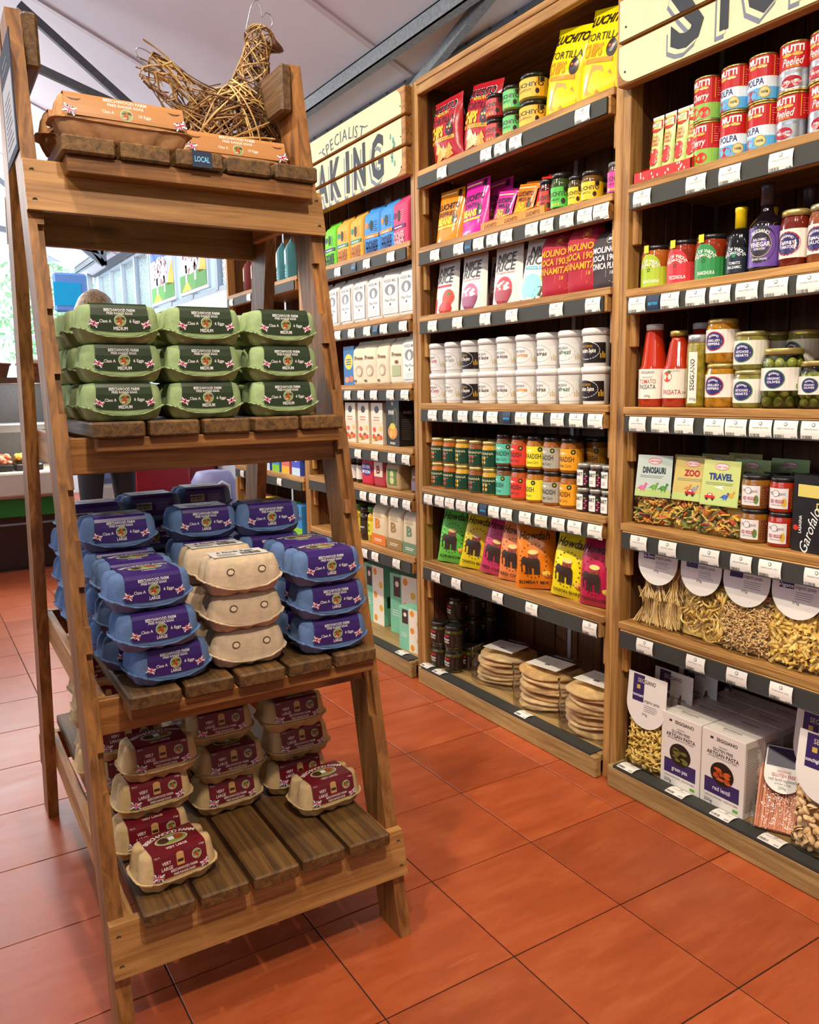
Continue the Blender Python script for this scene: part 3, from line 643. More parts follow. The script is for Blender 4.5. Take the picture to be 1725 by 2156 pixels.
def lab_std(col, size, barcode=False):
    def fn(d, a, dip, L, b):
        w = a * .65; ft = L[3] * 1.04; n = 14
        # field: front panel (dipping with the flap), top and back panel
        vs = []; fs = []; rows = [0.0, .12, L[1] / ft, L[2] / ft, 1.0] if L[2] < ft else [0.0, .3, .6, 1.0]
        for r in rows:
            for i in range(n + 1):
                x = -w + 2 * w * i / n; e = 1 + .06 * (1 - r); lo = -dip * .62 * max(0, 1 - (x / a) ** 2) + .0015
                vs.append((x * e, lo + (ft - lo) * r))
        for j in range(len(rows) - 1):
            for i in range(n): fs.append((j * (n + 1) + i, j * (n + 1) + i + 1, (j + 1) * (n + 1) + i + 1, (j + 1) * (n + 1) + i))
        d.p.append((vs, fs, col, 1)); d.strip(w, [ft] + [q for q in L[1:-1] if q > ft] + [L[-1] * .985], col)
        if barcode:
            d.rect(-w * .82, ft * .16, -w * .1, ft * .72, '#D8CBA8', 2); d.bars(-w * .78, -w * .14, ft * .22, ft * .68, '#3A3024', 13, 3)
            d.lines(w * .1, w * .85, ft * .1, ft * .75, 6, '#8A80A0', 2, .4)
        else:
            lo = -dip * .55
            d.text('BEECHWOOD FARM', 0, ft * .90, .0052, '#EDE9E4', 3, w * 1.1, .01).text('FREE RANGE EGGS', 0, ft * .725, .0042, '#EDE9E4', 3, w * .92, .012)
            d.text('Class A', -w * .52, ft * .28, .0058, '#EDE9E4', 3, w * .42, .012).text('6 Eggs', w * .52, ft * .30, .0058, '#EDE9E4', 3, w * .38, .012)
            d.hen(0, ft * .33, .0115); d.text(size, 0, lo + .0065, .0066, '#EDE9E4', 3, w * (.50 if len(size) > 5 else .38), .02)
            d.flag(-w * .93, ft * .13, .017, 3, 1, -24); d.flag(w * .93, ft * .13, .017, 3, -1, -24)
        mid = (L[5] + L[6]) / 2; hh = (L[6] - L[5]) / 2 * 1.1
        d.arc('BEECHWOOD FARM', 0, mid - .055, .055 + hh * .62, .0095, '#EDE9E4', 90, 3, .01, False, .72)
        d.ell(0, mid - hh * .02, w * .62, hh * .42, '#D8CFC0', 3, 20, 1).ell(0, mid - hh * .02, w * .58, hh * .38, '#8A9A4C', 4, 20, 1).ell(-w * .3, mid, w * .2, hh * .26, '#4E2A1C', 5, 10, 1).ell(w * .22, mid + hh * .05, w * .22, hh * .24, '#9A4A26', 5, 10, 1).ell(0, mid - hh * .2, w * .3, hh * .12, '#B8C080', 5, 10, 1)
        d.text(size, 0, mid - hh * .68, .008, '#EDE9E4', 3, w * .5, .01)
    return fn
def lab_vl(d, a, dip, L, b):
    w = a * .66; ft = L[4]
    d.strip(w, [.001] + L[1:-1] + [L[-1] * .985], '#6E1420')
    d.text('VERY', -w * .52, ft * .62, .0066, '#EFE6DC', 3, w * .34, .012).text('LARGE', -w * .52, ft * .40, .0066, '#EFE6DC', 3, w * .42, .012)
    d.rect(-w * .14, ft * .38, w * .14, ft * .85, '#C8985A', 3).rect(-w * .11, ft * .50, w * .11, ft * .62, '#3A2412', 4).ell(0, ft * .82, w * .14, ft * .10, '#C8985A', 3, 12, 1)
    d.text('BEECHWOOD FARM', w * .1, ft * .24, .0050, '#EFE6DC', 3, w * 1.0, .012).text('FREE RANGE EGGS', w * .1, ft * .085, .0042, '#EFE6DC', 3, w * .82, .02)
    d.text('Class A', -w * .84, ft * .93, .003, '#EFE6DC', 3, w * .2, 0).text('6 Eggs', w * .85, ft * .93, .003, '#EFE6DC', 3, w * .2, 0)
    d.hen(w * .62, ft * .60, .0098); d.flag(-w * .86, ft * .14, .021, 3, 1, -16); d.flag(w * .87, ft * .14, .017, 3, -1, -20)
    mid = (L[5] + L[6]) / 2; hh = (L[6] - L[5]) / 2 * 1.1
    d.arc('BEECHWOOD FARM', 0, mid - .055, .055 + hh * .66, .0105, '#EFE6DC', 90, 3, .012, False, .75)
    d.ell(0, mid - hh * .02, w * .62, hh * .46, '#D8CFC0', 3, 20, 1).ell(0, mid - hh * .02, w * .58, hh * .42, '#8A9A4C', 4, 20, 1).ell(-w * .3, mid, w * .22, hh * .28, '#4E2A1C', 5, 10, 1).ell(w * .26, mid + hh * .05, w * .22, hh * .26, '#A0481F', 5, 10, 1).rect(-.006, mid - hh * .12, .006, mid + hh * .2, '#F2F0EA', 6)
    d.text('VERY LARGE', 0, mid - hh * .74, .008, '#EFE6DC', 3, w * .8, .01)
def lab_duck(d, a, dip, L, b):
    ft = L[4]; mid = (L[5] + L[6]) / 2; hh = (L[6] - L[5]) / 2 * 1.1; w = a * .72
    for s in (-1, 1):
        d.ell(s * a * .4, ft * .42, .0085, .0066, '#4A382C', 2, 14, 1).ell(s * a * .4, ft * .40, .0064, .0050, '#DCC6A6', 3, 14, 1)
    d.rect(-w, mid - hh * .8, w * .95, mid + hh * .95, '#E9E4DE', 1); d.text('6 Duck Eggs', -w * .05, mid + hh * .5, .013, '#2E2A28', 2, w * 1.3, .02)
    d.bars(w * .05, w * .75, mid - hh * .55, mid + hh * .1, '#2E2A28', 16, 2).lines(-w * .8, -w * .1, mid - hh * .6, mid + hh * .15, 4, '#8A847E', 2, .3)
def lab_ten(d, a, dip, L, b):
    w = a * .86; ft = L[4]; c = '#B9804C'
    d.strip(w, [.001] + L[1:-1] + [L[-1] * .985], c)
    d.text('BEECHWOOD FARM', 0, ft * .86, .0066, '#F2E6DA', 3, a * .62, .012).text('FREE RANGE EGGS', 0, ft * .665, .0054, '#F2E6DA', 3, a * .52, .02)
    d.text('Class A', -a * .26, ft * .34, .0062, '#F2E6DA', 3, a * .17, .012).text('10 Eggs', a * .27, ft * .34, .0062, '#F2E6DA', 3, a * .18, .012); d.hen(0, ft * .30, .0125)
    for s in (-1, 1):
        d.poly([(s * a * .72 - .014, ft * .74), (s * a * .72 - .006, ft * .64), (s * a * .72 + .006, ft * .64), (s * a * .72 + .014, ft * .74), (s * a * .72, ft * .70)], '#5A3416', 3)
    d.flag(-w * .93, ft * .20, .024, 3, 1, -20); d.flag(w * .93, ft * .20, .024, 3, -1, -20)
carton(CW, CD, CH, '#98AC78', '#9CA268', 3, lab_std('#2C3A24', 'MEDIUM'), 'green')
carton(CW, CD, CH, '#5C76A2', '#6C6A8C', 3, lab_std('#38206A', 'LARGE'), 'blue')
carton(CW, CD, CH, '#5A7298', '#485C80', 3, lab_std('#3A2060', 'LARGE', True), 'bluebk')
carton(CW, CD, .079, '#CDB394', '#C8A488', 3, lab_duck, 'duck', 1)
carton(CW, CD, .08, '#CFAE7C', '#C49C64', 3, lab_vl, 'vlarge', 2)
carton(.29, CD, .090, '#C08C5C', '#B8855A', 5, lab_ten, 'ten', 3)
def egg(key, label, x, yfront, z, rot=0.0, group=None, back=False, cd=CD):
    p = SW(x, yfront + cd / 2, z)
    return put(key, 'egg_carton', label, 'egg carton', p, TH + math.radians(rot) + (PI if back else 0), 0, group)
lv = ('bottom', 'middle', 'top'); cn = ('left', 'centre', 'right')
for c, x in enumerate((-.515, -.341, -.166)):
    for k in range(3):
        egg('green', 'green six-egg carton, front row, %s column, %s of its stack of three' % (cn[c], lv[k]), x + random.uniform(-.004, .004), .215 + random.uniform(-.004, .004), 1.203 + k * CH, random.uniform(-1.5, 1.5), 'green medium egg cartons')
        for r in range(1, 4 if c == 0 else 2):
            egg('green', 'green egg carton, %s column, %s row back, %s layer' % (cn[c], ('', 'second', 'third', 'fourth')[r], lv[k]), x + random.uniform(-.006, .006) - (.006 if c == 0 else 0), .215 + r * .124, 1.203 + k * CH, random.uniform(-2, 2), 'green egg cartons behind the front row')
Z3_ = .686
for k, (x, y, r) in enumerate(((-.487, .078, 5), (-.512, .062, 3), (-.520, .070, 4))): egg('blue', 'blue egg carton with purple label, front left stack, %s of three' % lv[k], x, y, Z3_ + k * CH, r, 'blue large egg cartons')
for k, (x, y, r) in enumerate(((-.318, .088, -2), (-.322, .084, -1), (-.326, .076, -2))): egg('duck', 'plain beige duck egg carton with two holes, %s of the front stack' % lv[k], x, y, Z3_ + k * .079, r, 'duck egg cartons')
for k, (x, y, r) in enumerate(((-.128, .072, -1), (-.130, .070, 0), (-.142, .066, 1))): egg('blue', 'blue egg carton with purple label, front right stack, %s of three' % lv[k], x, y, Z3_ + k * CH, r, 'blue large egg cartons')
HB = 'blue egg carton, %s column, %s row back, %s layer'; HG = 'blue egg cartons behind the front stacks'
for k in range(3):
    egg('blue', HB % ('left', 'second', lv[k]), -.516, .196, Z3_ + k * CH, random.uniform(-2, 4), HG); egg('blue', HB % ('right', 'second', lv[k]), -.140, .194, Z3_ + k * CH, random.uniform(-2, 2), HG)
    egg('duck', 'beige duck egg carton, %s of the stack behind the front one' % lv[k] if k < 2 else 'beige duck egg carton topping the rear duck egg stack', -.335, .204, Z3_ + k * .079, -1, 'duck egg cartons behind')
for c, (x, y) in enumerate(((-.520, .325), (-.325, .345), (-.172, .322))):
    if c == 0:
        for k in range(3): egg('blue', HB % ('left', 'fourth', lv[k]), -.525, .448, Z3_ + k * CH, 0, HG)
    for k in range(4):
        if k == 3: egg('blue', 'blue egg carton, fourth layer, %s of the three behind the front stacks' % cn[c], x, y, Z3_ + k * CH, random.uniform(-3, 3), 'blue large egg cartons')
        else: egg('blue', HB % (cn[c], 'third', lv[k]), x, y, Z3_ + k * CH, random.uniform(-2, 2), HG)
for c, (x, y, r) in enumerate(((-.53, .575, 2), (-.37, .665, 3), (-.20, .755, 0))):
    for k in range(4):
        egg('bluebk' if k == 3 else 'blue', 'blue egg carton turned to show its barcode side, %s of the rear row' % cn[c] if k == 3 else HB % (cn[c], 'fifth' if c == 0 else 'fourth', lv[min(k, 2)]), x, y, Z3_ + k * CH, r, 'blue egg cartons showing barcodes' if k == 3 else HG)
for k in range(3): egg('blue', HB % ('left', 'sixth', lv[k]), -.53, .70, Z3_ + k * CH, 0, HG)
Z4_ = .277; H4 = .08; VG = 'maroon label very large egg cartons'
egg('vlarge', 'tan egg carton with maroon label alone at the front left of the lowest tier', -.512, .032, Z4_, 6, VG)
egg('vlarge', 'tan maroon-label carton alone near the right leg of the lowest tier', -.126, .128, Z4_, 4, VG)
for k, (x, y, r) in enumerate(((-.525, .168, 2), (-.512, .190, 3), (-.494, .186, 1))): egg('vlarge', 'tan maroon-label carton, lowest tier, left stack, %s of three' % lv[k], x, y, Z4_ + k * H4, r, VG)
for k, (x, y, r) in enumerate(((-.325, .258, 2), (-.318, .250, 1), (-.330, .285, -2))): egg('vlarge', 'tan maroon-label carton, lowest tier, middle stack, %s of three' % lv[k], x, y, Z4_ + k * H4, r, VG)
for k, (x, y, r) in enumerate(((-.150, .262, 2), (-.137, .270, 0), (-.150, .262, -1))): egg('vlarge', 'tan maroon-label carton, lowest tier, right stack, %s of three' % lv[k], x, y, Z4_ + k * H4, r, VG)
TG = 'tan egg cartons deep on the lowest tier'; l4 = ('bottom', 'second', 'third', 'top')
for nm, x, y, n in (('left, just behind the front stack', -.525, .325, 3), ('left, middle of the depth', -.52, .60, 4), ('left, near the back legs', -.51, .74, 4), ('centre, behind the middle stack', -.33, .41, 2)):
    for k in range(n): egg('vlarge', 'tan carton deep on the lowest tier, %s, %s layer' % (nm, l4[k]), x + random.uniform(-.012, .012), y, Z4_ + k * H4, random.uniform(-6, 6), TG)
egg('ten', 'orange ten-egg box at the front left of the top tier', -.452, .325, 1.766, 1, 'ten-egg boxes'); egg('ten', 'orange ten-egg box set back at the right of the top tier', -.168, .450, 1.766, -1, 'ten-egg boxes')
egg('ten', 'orange ten-egg box half hidden at the back left of the top tier', -.462, .452, 1.766, 0, 'ten-egg boxes')

# ------------------------------------------------------------------ woven willow hen
hen = thing('willow_hen', 'woven willow hen sculpture with wire comb on top of the stand', 'ornament', SW(-.125, .625, 1.766), TH)
TW = [mat(c, .6, 0, .2, 40) for c in ('#8A6238', '#B08A54', '#C8A468', '#5E3C22')]
def weave(nm, fn, n, r, seg=12, seed=1, wind=(.6, 1.6)):
    rg = random.Random(seed); b = MB()
    for _ in range(n):
        s0, t0 = rg.random(), rg.random() * 2 * PI; ds = rg.uniform(-1.1, 1.1); dt = rg.uniform(*wind) * PI * rg.choice((-1, 1)) * rg.choice((.25, .6, 1)); path = []
        off = rg.uniform(.9, 1.05)
        for i in range(seg):
            f_ = i / (seg - 1); s = min(1, max(0, s0 + ds * (f_ - .5))); t = t0 + dt * f_; path.append(fn(s, t, off + .03 * math.sin(7 * f_ + t0)))
        b.tube(path, r * rg.uniform(.7, 1.2), rg.choice(TW), 4)
    o = link(nm, b.mesh(nm), hen); o['kind'] = 'stuff'; return o
def ellf(c, rx, ry, rz, tilt=0):
    def fn(s, t, o):
        ph = PI * (.04 + .92 * s); x, y, z = rx * o * math.sin(ph) * math.cos(t), ry * o * math.sin(ph) * math.sin(t), -rz * o * math.cos(ph)
        return (c[0] + x * math.cos(tilt) - z * math.sin(tilt), c[1] + y, c[2] + x * math.sin(tilt) + z * math.cos(tilt))
    return fn
def limb(pts):
    def fn(s, t, o):
        k = s * (len(pts) - 1); i = min(int(k), len(pts) - 2); f_ = k - i; p, q = pts[i], pts[i + 1]
        c = [p[j] + (q[j] - p[j]) * f_ for j in range(4)]; d = Vector(q[:3]) - Vector(p[:3]); d.normalize(); u = d.cross(Vector((0, 1, 0))); u.normalize()
        v = Vector((0, 1, 0)); w = Vector(c[:3]) + (u * math.cos(t) + v * math.sin(t)) * c[3] * o; return tuple(w)
    return fn
weave('woven_body', ellf((0, 0, .122), .124, .105, .130), 210, .0024, 16, 3)
weave('woven_body', ellf((.01, 0, .15), .105, .092, .095, .5), 110, .0021, 14, 13)
weave('woven_neck', limb([(.035, 0, .20, .072), (.058, 0, .26, .050), (.072, 0, .32, .036), (.082, 0, .365, .031)]), 95, .0020, 10, 4)
weave('woven_head', ellf((.088, 0, .382), .040, .032, .036), 60, .0018, 10, 5)
weave('woven_tail', limb([(-.05, 0, .165, .078), (-.11, 0, .205, .056), (-.165, 0, .25, .042), (-.205, .0, .275, .032)]), 85, .0020, 9, 6, (.2, .9))
b = MB()
for k, (dz, dy, ln) in enumerate(((.02, .02, .05), (.045, -.02, .03), (-.012, .0, .06), (.0, .03, .055), (.055, .0, .02), (-.02, -.02, .045))):
    p0 = Vector((-.10, dy * .6, .215 + dz * .6)); p1 = Vector((-.20 - ln * .4, dy, .275 + dz)); b.tube([tuple(p0 + (p1 - p0) * f_ + Vector((0, 0, .012 * math.sin(PI * f_)))) for f_ in (0, .25, .5, .75, 1)], .002, TW[k % 3], 4)
link('tail_twigs', b.mesh('tail_twigs'), hen)['kind'] = 'stuff'
link('beak', MB().lathe([(.021, 0), (.016, .012), (.009, .028), (.002, .036)], mat('#5A3018', .5, 0, .3, 90), 10).mesh('beak'), hen, (.118, 0, .378), (0, PI / 2 + .25, 0))
b = MB(); wm = mat('#9A9AA0', .35, .8)
def spline(P, n=6):
    P = [Vector(p) for p in P]; out = []
    for i in range(len(P) - 1):
        p0, p1, p2, p3 = P[max(i - 1, 0)], P[i], P[i + 1], P[min(i + 2, len(P) - 1)]
        for k in range(n): t = k / n; out.append(tuple(.5 * ((2 * p1) + (p2 - p0) * t + (2 * p0 - 5 * p1 + 4 * p2 - p3) * t * t + (3 * p1 - p0 - 3 * p2 + p3) * t ** 3)))
    return out + [tuple(P[-1])]
b.tube(spline([(.052, 0, .40), (.060, 0, .43), (.070, 0, .462), (.085, 0, .478), (.095, 0, .462), (.097, 0, .440), (.108, 0, .452), (.122, 0, .448), (.124, 0, .428), (.108, 0, .408)]), .0013, wm, 5)
link('comb_wire', b.mesh('comb_wire'), hen); b = MB()
b.tube(spline([(-.16, .01, .28), (-.19, .01, .305), (-.218, .01, .312), (-.222, .01, .295), (-.19, .01, .265)]), .0012, wm, 5)
link('tail_wire', b.mesh('tail_wire'), hen)

# ================================================================== packaging builders
GLASSY = dict(rough=.12, coat=.6)
def jar(key, r, h, content, lid, draw=None, z0=.15, z1=.7, lw=None, field=None, lidh=.13, shoulder=.86, lid_metal=.0, n=22, var=.15, lidr=.93):
    b = MB(); b.lathe([(r * .86, 0), (r, .05 * h), (r, (1 - lidh) * h * .80), (r * .97, (1 - lidh) * h * .88), (r * shoulder, (1 - lidh) * h * .97), (r * shoulder, (1 - lidh) * h)], mat(content, .1, 0, var, 60, 0, .6), n)
    l = MB(); zl = h * (1 - lidh); R = r * lidr
    l.lathe([(R, zl - .002), (R, h - .003), (R - .003, h)], mat(lid, .3, lid_metal, 0, 30, 0, .3), n)
    parts = [('glass_body', b.mesh('glass_body')), ('lid', l.mesh('lid'))]
    if draw:
        m = MB(); d = D(.4); w = lw or PI * r * 1.1
        if field: d.rect(-w / 2, z0 * h, w / 2, z1 * h, field, 1, 16, 1)
        draw(d, w, z0 * h, z1 * h); d.apply(m, cyl(r * 1.004)); parts.append(('label', m.mesh('label')))
    KIND[key] = parts
def thick(w, h, t, style):
    def th(u, v):
        e = max(0, 1 - abs(2 * u / w) ** 4) ** .55; q = v / h
        if style == 'chip': g = max(0, math.sin(PI * min(1, max(0, (q + .02) / .96)))) ** .55 if q < .94 else 0.0
        elif style == 'pouch': g = (1 - q) ** .55 * (1 if q > .02 else .9)
        elif style == 'sack': g = min(1, (1 - q) * 4) ** .6 * min(1, q * 9 + .75)
        wr = .035 * math.sin(40 * u + 23 * v) + .03 * math.sin(70 * v - 31 * u)
        return t / 2 * e * g * (1 + wr)
    return th
def bag(key, w, h, t, hx, draw, style='chip', rough=.25, side=None, name='bag', nu=12, nv=16, crimp=None, taper=0.0, lean=0.0):
    th = thick(w, h, t, style); b = MB(); m = mat(hx, rough, 0, .06, 25, .25)
    sx = (lambda v: 1 - .05 * math.sin(PI * v / h) + .012 * math.sin(55 * v)) if style == 'chip' else (lambda v: 1 - .22 * max(0, (v / h - .72) / .28) ** 2) if style == 'sack' else (lambda v: 1 - taper * (v / h))
    yo = lambda v: lean * v
    b.grid(lambda i, j: ((i - .5) * w * sx(j * h), -th((i - .5) * w, j * h) + yo(j * h), j * h), nu, nv, m)
    b.grid(lambda i, j: ((.5 - i) * w * sx(j * h), th((.5 - i) * w, j * h) + yo(j * h) + .0004, j * h), nu, nv, m)
    if crimp: b.box(-w / 2 * sx(h), w / 2 * sx(h), -.0012 + yo(h), .0012 + yo(h), h * .955, h, mat(crimp, rough))
    d = D(rough + .08); draw(d, w, h); pm = MB()
    d.apply(pm, lambda u, v: ((u * sx(v), -th(u, v) + yo(v) - .0012, v), (0, -1, 0)), .0004)
    KIND[key] = [('bag', b.mesh('bag')), ('print', pm.mesh('print'))]
def carton_box(key, w, dp, h, hx, draw, side=None, topd=None, c=.001, rough=.4, base='box'):
    b = MB().box(-w / 2, w / 2, -dp / 2, dp / 2, 0, h, mat(hx, rough), c); m = MB(); d = D(rough); draw(d, w, h); d.apply(m, front(-dp / 2 - .0002))
    if side: d = D(rough); side(d, dp, h); d.apply(m, right(w / 2 + .0002))
    if topd: d = D(rough); topd(d, w, dp); d.apply(m, topf(h + .0002))
    KIND[key] = [('carton', b.mesh('carton')), ('print', m.mesh('print'))]
def paper_bag(key, w, dp, h, hx, draw, side=None, rough=.65):
    b = MB(); m = mat(hx, rough, 0, .04, 20, .35); hb = h * .84
    def ring(sx, sy, z, k=1):
        P = []
        for i in range(24):
            x, y = sup(w / 2 * sx, dp / 2 * sy, 2 * PI * i / 24, 7); P.append((x + .0012 * math.sin(9 * z * 40 + i), y + .0012 * math.cos(7 * z * 40 + 2 * i), z))
        return P
    R = [ring(.97, .97, 0), ring(1, 1, .012), ring(1.02, 1.04, h * .3), ring(1.02, 1.04, h * .55), ring(1, .98, hb * .95), ring(.97, .72, hb + .008), ring(.95, .3, h * .93), ring(.95, .06, h), ring(.9, .02, h + .001)]
    vs = [p for r in R for p in r]; fs = [(k * 24 + i, k * 24 + (i + 1) % 24, (k + 1) * 24 + (i + 1) % 24, (k + 1) * 24 + i) for k in range(len(R) - 1) for i in range(24)]
    fs += [tuple(range(24))[::-1], tuple((len(R) - 1) * 24 + i for i in range(24))]
    b.add(vs, fs, m, True); pm = MB(); d = D(rough); draw(d, w, hb); d.apply(pm, front(-dp / 2 * 1.05 - .0006))
    if side: d = D(rough); side(d, dp, hb); d.apply(pm, right(w / 2 * 1.02 + .0008))
    KIND[key] = [('bag', b.mesh('bag')), ('print', pm.mesh('print'))]
POS = ('leftmost', 'second from the left', 'third from the left', 'fourth from the left', 'fifth from the left', 'sixth from the left', 'seventh from the left', 'eighth from the left', 'ninth from the left')

# ================================================================== middle bay
XF = .128
# --- top: tortilla chips and salsa jars
def chips_red(d, w, h):
    d.text('LUCHITO', 0, h * .84, .030, '#F4E8E0', 1, w * .86, .05).text('LUCHITO', 0, h * .84, .028, '#241A2C', 2, w * .84, .03).text('MEXICAN', 0, h * .75, .011, '#F2C12E', 2, w * .4, .02)
    d.text('TORTILLA', 0, h * .65, .024, '#241A2C', 2, w * .8, .0).text('CHIPS', -w * .17, h * .49, .038, '#F2C12E', 2, w * .48, .05)
    d.ell(w * .26, h * .49, .020, .026, '#2A1C22', 2).ell(w * .26 - .007, h * .51, .005, .004, '#F2C12E', 3, 8, 1).ell(w * .26 + .007, h * .51, .005, .004, '#F2C12E', 3, 8, 1).ell(w * .26, h * .455, .006, .003, '#C9626A', 3, 8, 1)
    d.rect(-w * .42, h * .34, w * .4, h * .39, '#F2B81E', 2, 4, 1).text('CHIPOTLE FLAVOURED', 0, h * .365, .008, '#3A2018', 3, w * .7, .0)
    for q in range(12):
        x, y = random.uniform(-w * .42, w * .15), random.uniform(h * .03, h * .2); d.poly([(x, y), (x + .045, y + .008), (x + .03, y + .035)], random.choice(('#E2A63A', '#D8932A', '#ECBC58')), 2 + q % 4)
bag('chips_red', .185, .245, .075, '#B3202C', chips_red, 'chip', .22)
def chips_yel(d, w, h):
    d.text('LUCHITO', 0, h * .85, .028, '#2A241E', 2, w * .82, .03).text('TORTILLA', 0, h * .66, .022, '#2A241E', 2, w * .8, 0).text('CHIPS', -w * .16, h * .52, .034, '#EE9A1E', 2, w * .46, .04)
    d.ell(w * .26, h * .52, .019, .025, '#2A1C22', 2).ell(w * .26 - .007, h * .54, .005, .004, '#E8621E', 3, 8, 1).ell(w * .26 + .007, h * .54, .005, .004, '#E8621E', 3, 8, 1)
    d.rect(-w * .42, h * .38, w * .32, h * .43, '#F0921E', 2, 4, 1)
    d.poly([(-w * .3, h * .08), (w * .3, h * .06), (w * .12, h * .34), (-w * .1, h * .36)], '#D9A84E', 2).poly([(-w * .05, h * .08), (w * .42, h * .08), (w * .3, h * .3)], '#C48A34', 3); d.text('170g', w * .34, h * .04, .009, '#3A3018', 3, None, 0)
bag('chips_yel', .185, .262, .08, '#F2D40C', chips_yel, 'chip', .2)
zt = 2.11
put('chips_red', 'tortilla_chip_bag', 'red tortilla chip bag at the left end of the top shelf', 'chip bag', (XF + .045, .425, zt), RZ, 0, 'tortilla chip bags')
put('chips_red', 'tortilla_chip_bag', 'red tortilla chip bag leaning right, beside the small salsa jars', 'chip bag', (XF + .05, .245, zt), RZ, math.radians(-4), 'tortilla chip bags', 1, math.radians(9))
put('chips_yel', 'tortilla_chip_bag', 'yellow tortilla chip bag beside the large yellow jars', 'chip bag', (XF + .045, -.215, zt), RZ, math.radians(-3), 'tortilla chip bags', 1, math.radians(12))
put('chips_yel', 'tortilla_chip_bag', 'yellow tortilla chip bag at the right end of the top shelf', 'chip bag', (XF + .045, -.375, zt), RZ, math.radians(-3), 'tortilla chip bags', 1, math.radians(11))
def salsa(col, word, ink='#2A241E'):
    def fn(d, w, a, b):
        d.text('LUCHITO', 0, b - (b - a) * .35, (b - a) * .22, ink, 2, w * .5, .03).text(word, -w * .06, a + (b - a) * .38, (b - a) * .11, ink, 2, w * .24, .01)
        d.rect(-w * .2, a + (b - a) * .08, w * .06, a + (b - a) * .2, '#F2B81E', 2, 3, 1).ell(w * .15, a + (b - a) * .28, (b - a) * .12, (b - a) * .15, '#2A1C22', 2, 10, 1).rect(w * .16, b - (b - a) * .24, w * .26, b, '#241E20', 2, 2, 1)
    return fn
jar('salsa_red', .037, .083, '#6A1E12', '#1E1C1C', salsa('#C22A34', 'CHIPOTLE'), .1, .78, PI * .037 * 1.4, '#BE2832')
jar('salsa_green', .037, .083, '#6E7A2A', '#1E1C1C', salsa('#4FBE62', 'TOMATILLO'), .1, .78, PI * .037 * 1.4, '#56BE68')
jar('salsa_yellow', .052, .086, '#7A6A22', '#1E1C1C', salsa('#F2C22A', 'QUESO'), .1, .78, PI * .052 * 1.4, '#F0B428')
for key, nm, y, hh in (('salsa_red', 'red label', .132, .083), ('salsa_green', 'green label', .036, .083), ('salsa_yellow', 'large yellow label', -.062, .086)):
    for k in range(2): put(key, 'salsa_jar', '%s salsa jar, %s of the pair stacked on the top shelf' % (nm, ('lower', 'upper')[k]), 'jar', (XF + .042 + (.012 if 'yellow' in key else 0), y, zt + k * hh), RZ + .35, 0, 'stacked salsa jars')
# --- second shelf
z2 = 1.817
def beans(col, a, b_, acc):
    def fn(d, w, h):
        d.text('LUCHITO', 0, h * .68, .022, '#2A1E1E', 2, w * .8, .03).text(a, 0, h * .54, .017, '#2A1E1E', 2, w * .66, .01).text(b_, -w * .08, h * .40, .024, acc, 2, w * .55, .05).ell(w * .28, h * .42, .014, .018, '#2A1C22', 3, 12, 1)
        d.rect(-w * .36, h * .27, w * .34, h * .31, '#F2C12E', 2, 3, 1).rect(w * .3, h * .84, w * .42, h * .96, '#2A1C22', 2).rect(-w * .42, h * .9, w * .25, h * .93, '#F6D9A0', 2, 3, 1)
    return fn
bag('beans_orange', .15, .205, .06, '#EE8A1C', beans('', 'REFRIED', 'BEANS', '#F8DC2A'), 'pouch', .18, taper=.04)
bag('beans_pink', .15, .205, .06, '#D4229A', beans('', 'CANTINA', 'BEANS', '#F8DC2A'), 'pouch', .18, taper=.04)
put('beans_orange', 'bean_pouch', 'orange refried beans pouch standing at the left of its shelf', 'pouch', (XF + .04, .418, z2), RZ + .1, math.radians(-5), 'bean pouches')
put('beans_pink', 'bean_pouch', 'magenta beans pouch standing beside the orange pouch', 'pouch', (XF + .04, .252, z2), RZ, math.radians(-4), 'bean pouches')
put('beans_pink', 'bean_pouch', 'dim magenta beans pouch half hidden behind the front pouches', 'pouch', (XF + .12, .215, z2), RZ, math.radians(-3), 'bean pouches')
def tray(key, w, dp, h, hx, txt, back=.05):
    b = MB(); m = mat(hx, .5); e = .003
    b.box(-w / 2, w / 2, -dp / 2, -dp / 2 + e, 0, h, m); b.box(-w / 2, w / 2, -dp / 2, dp / 2, 0, e, m); b.box(-w / 2, w / 2, dp / 2 - e, dp / 2, 0, h + back, m)
    for s in (-1, 1):
        x = s * (w / 2 - e / 2); b.prism([(x - e / 2, -dp / 2, 0), (x - e / 2, dp / 2, 0), (x - e / 2, dp / 2, h + back), (x - e / 2, -dp / 2, h)], (e, 0, 0), m)
    pm = MB(); d = D(.5); txt(d, w, h); d.apply(pm, front(-dp / 2 - .0003)); KIND[key] = [('tray', b.mesh('tray')), ('print', pm.mesh('print'))]
tray('tray_or', .115, .12, .03, '#E0861E', lambda d, w, h: d.text('LUCHITO', 0, h * .5, .012, '#3A2410', 2, w * .6, .02))
tray('tray_red', .20, .12, .028, '#C8201E', lambda d, w, h: [d.ell(random.uniform(-w * .45, w * .45), random.uniform(.004, h - .004), .0025, .004, '#F0D8D0', 2, 6, 1) for _ in range(16)])
def sachet(a, hx):
    def fn(d, w, h):
        d.text('LUCHITO', 0, h * .74, .016, '#2A1E1E', 2, w * .78, .03).text(a, 0, h * .60, .013, '#2A1E1E', 2, w * .6, .01).text('TACO', -w * .12, h * .44, .017, '#F8DC2A', 2, w * .4, .04).text('SEASONING', 0, h * .32, .013, '#F8DC2A', 2, w * .7, .02).ell(w * .28, h * .46, .010, .013, '#2A1C22', 2, 10, 1).rect(-w * .44, h * .88, w * .44, h * .91, '#F6D9A0', 2, 3, 1)
    return fn
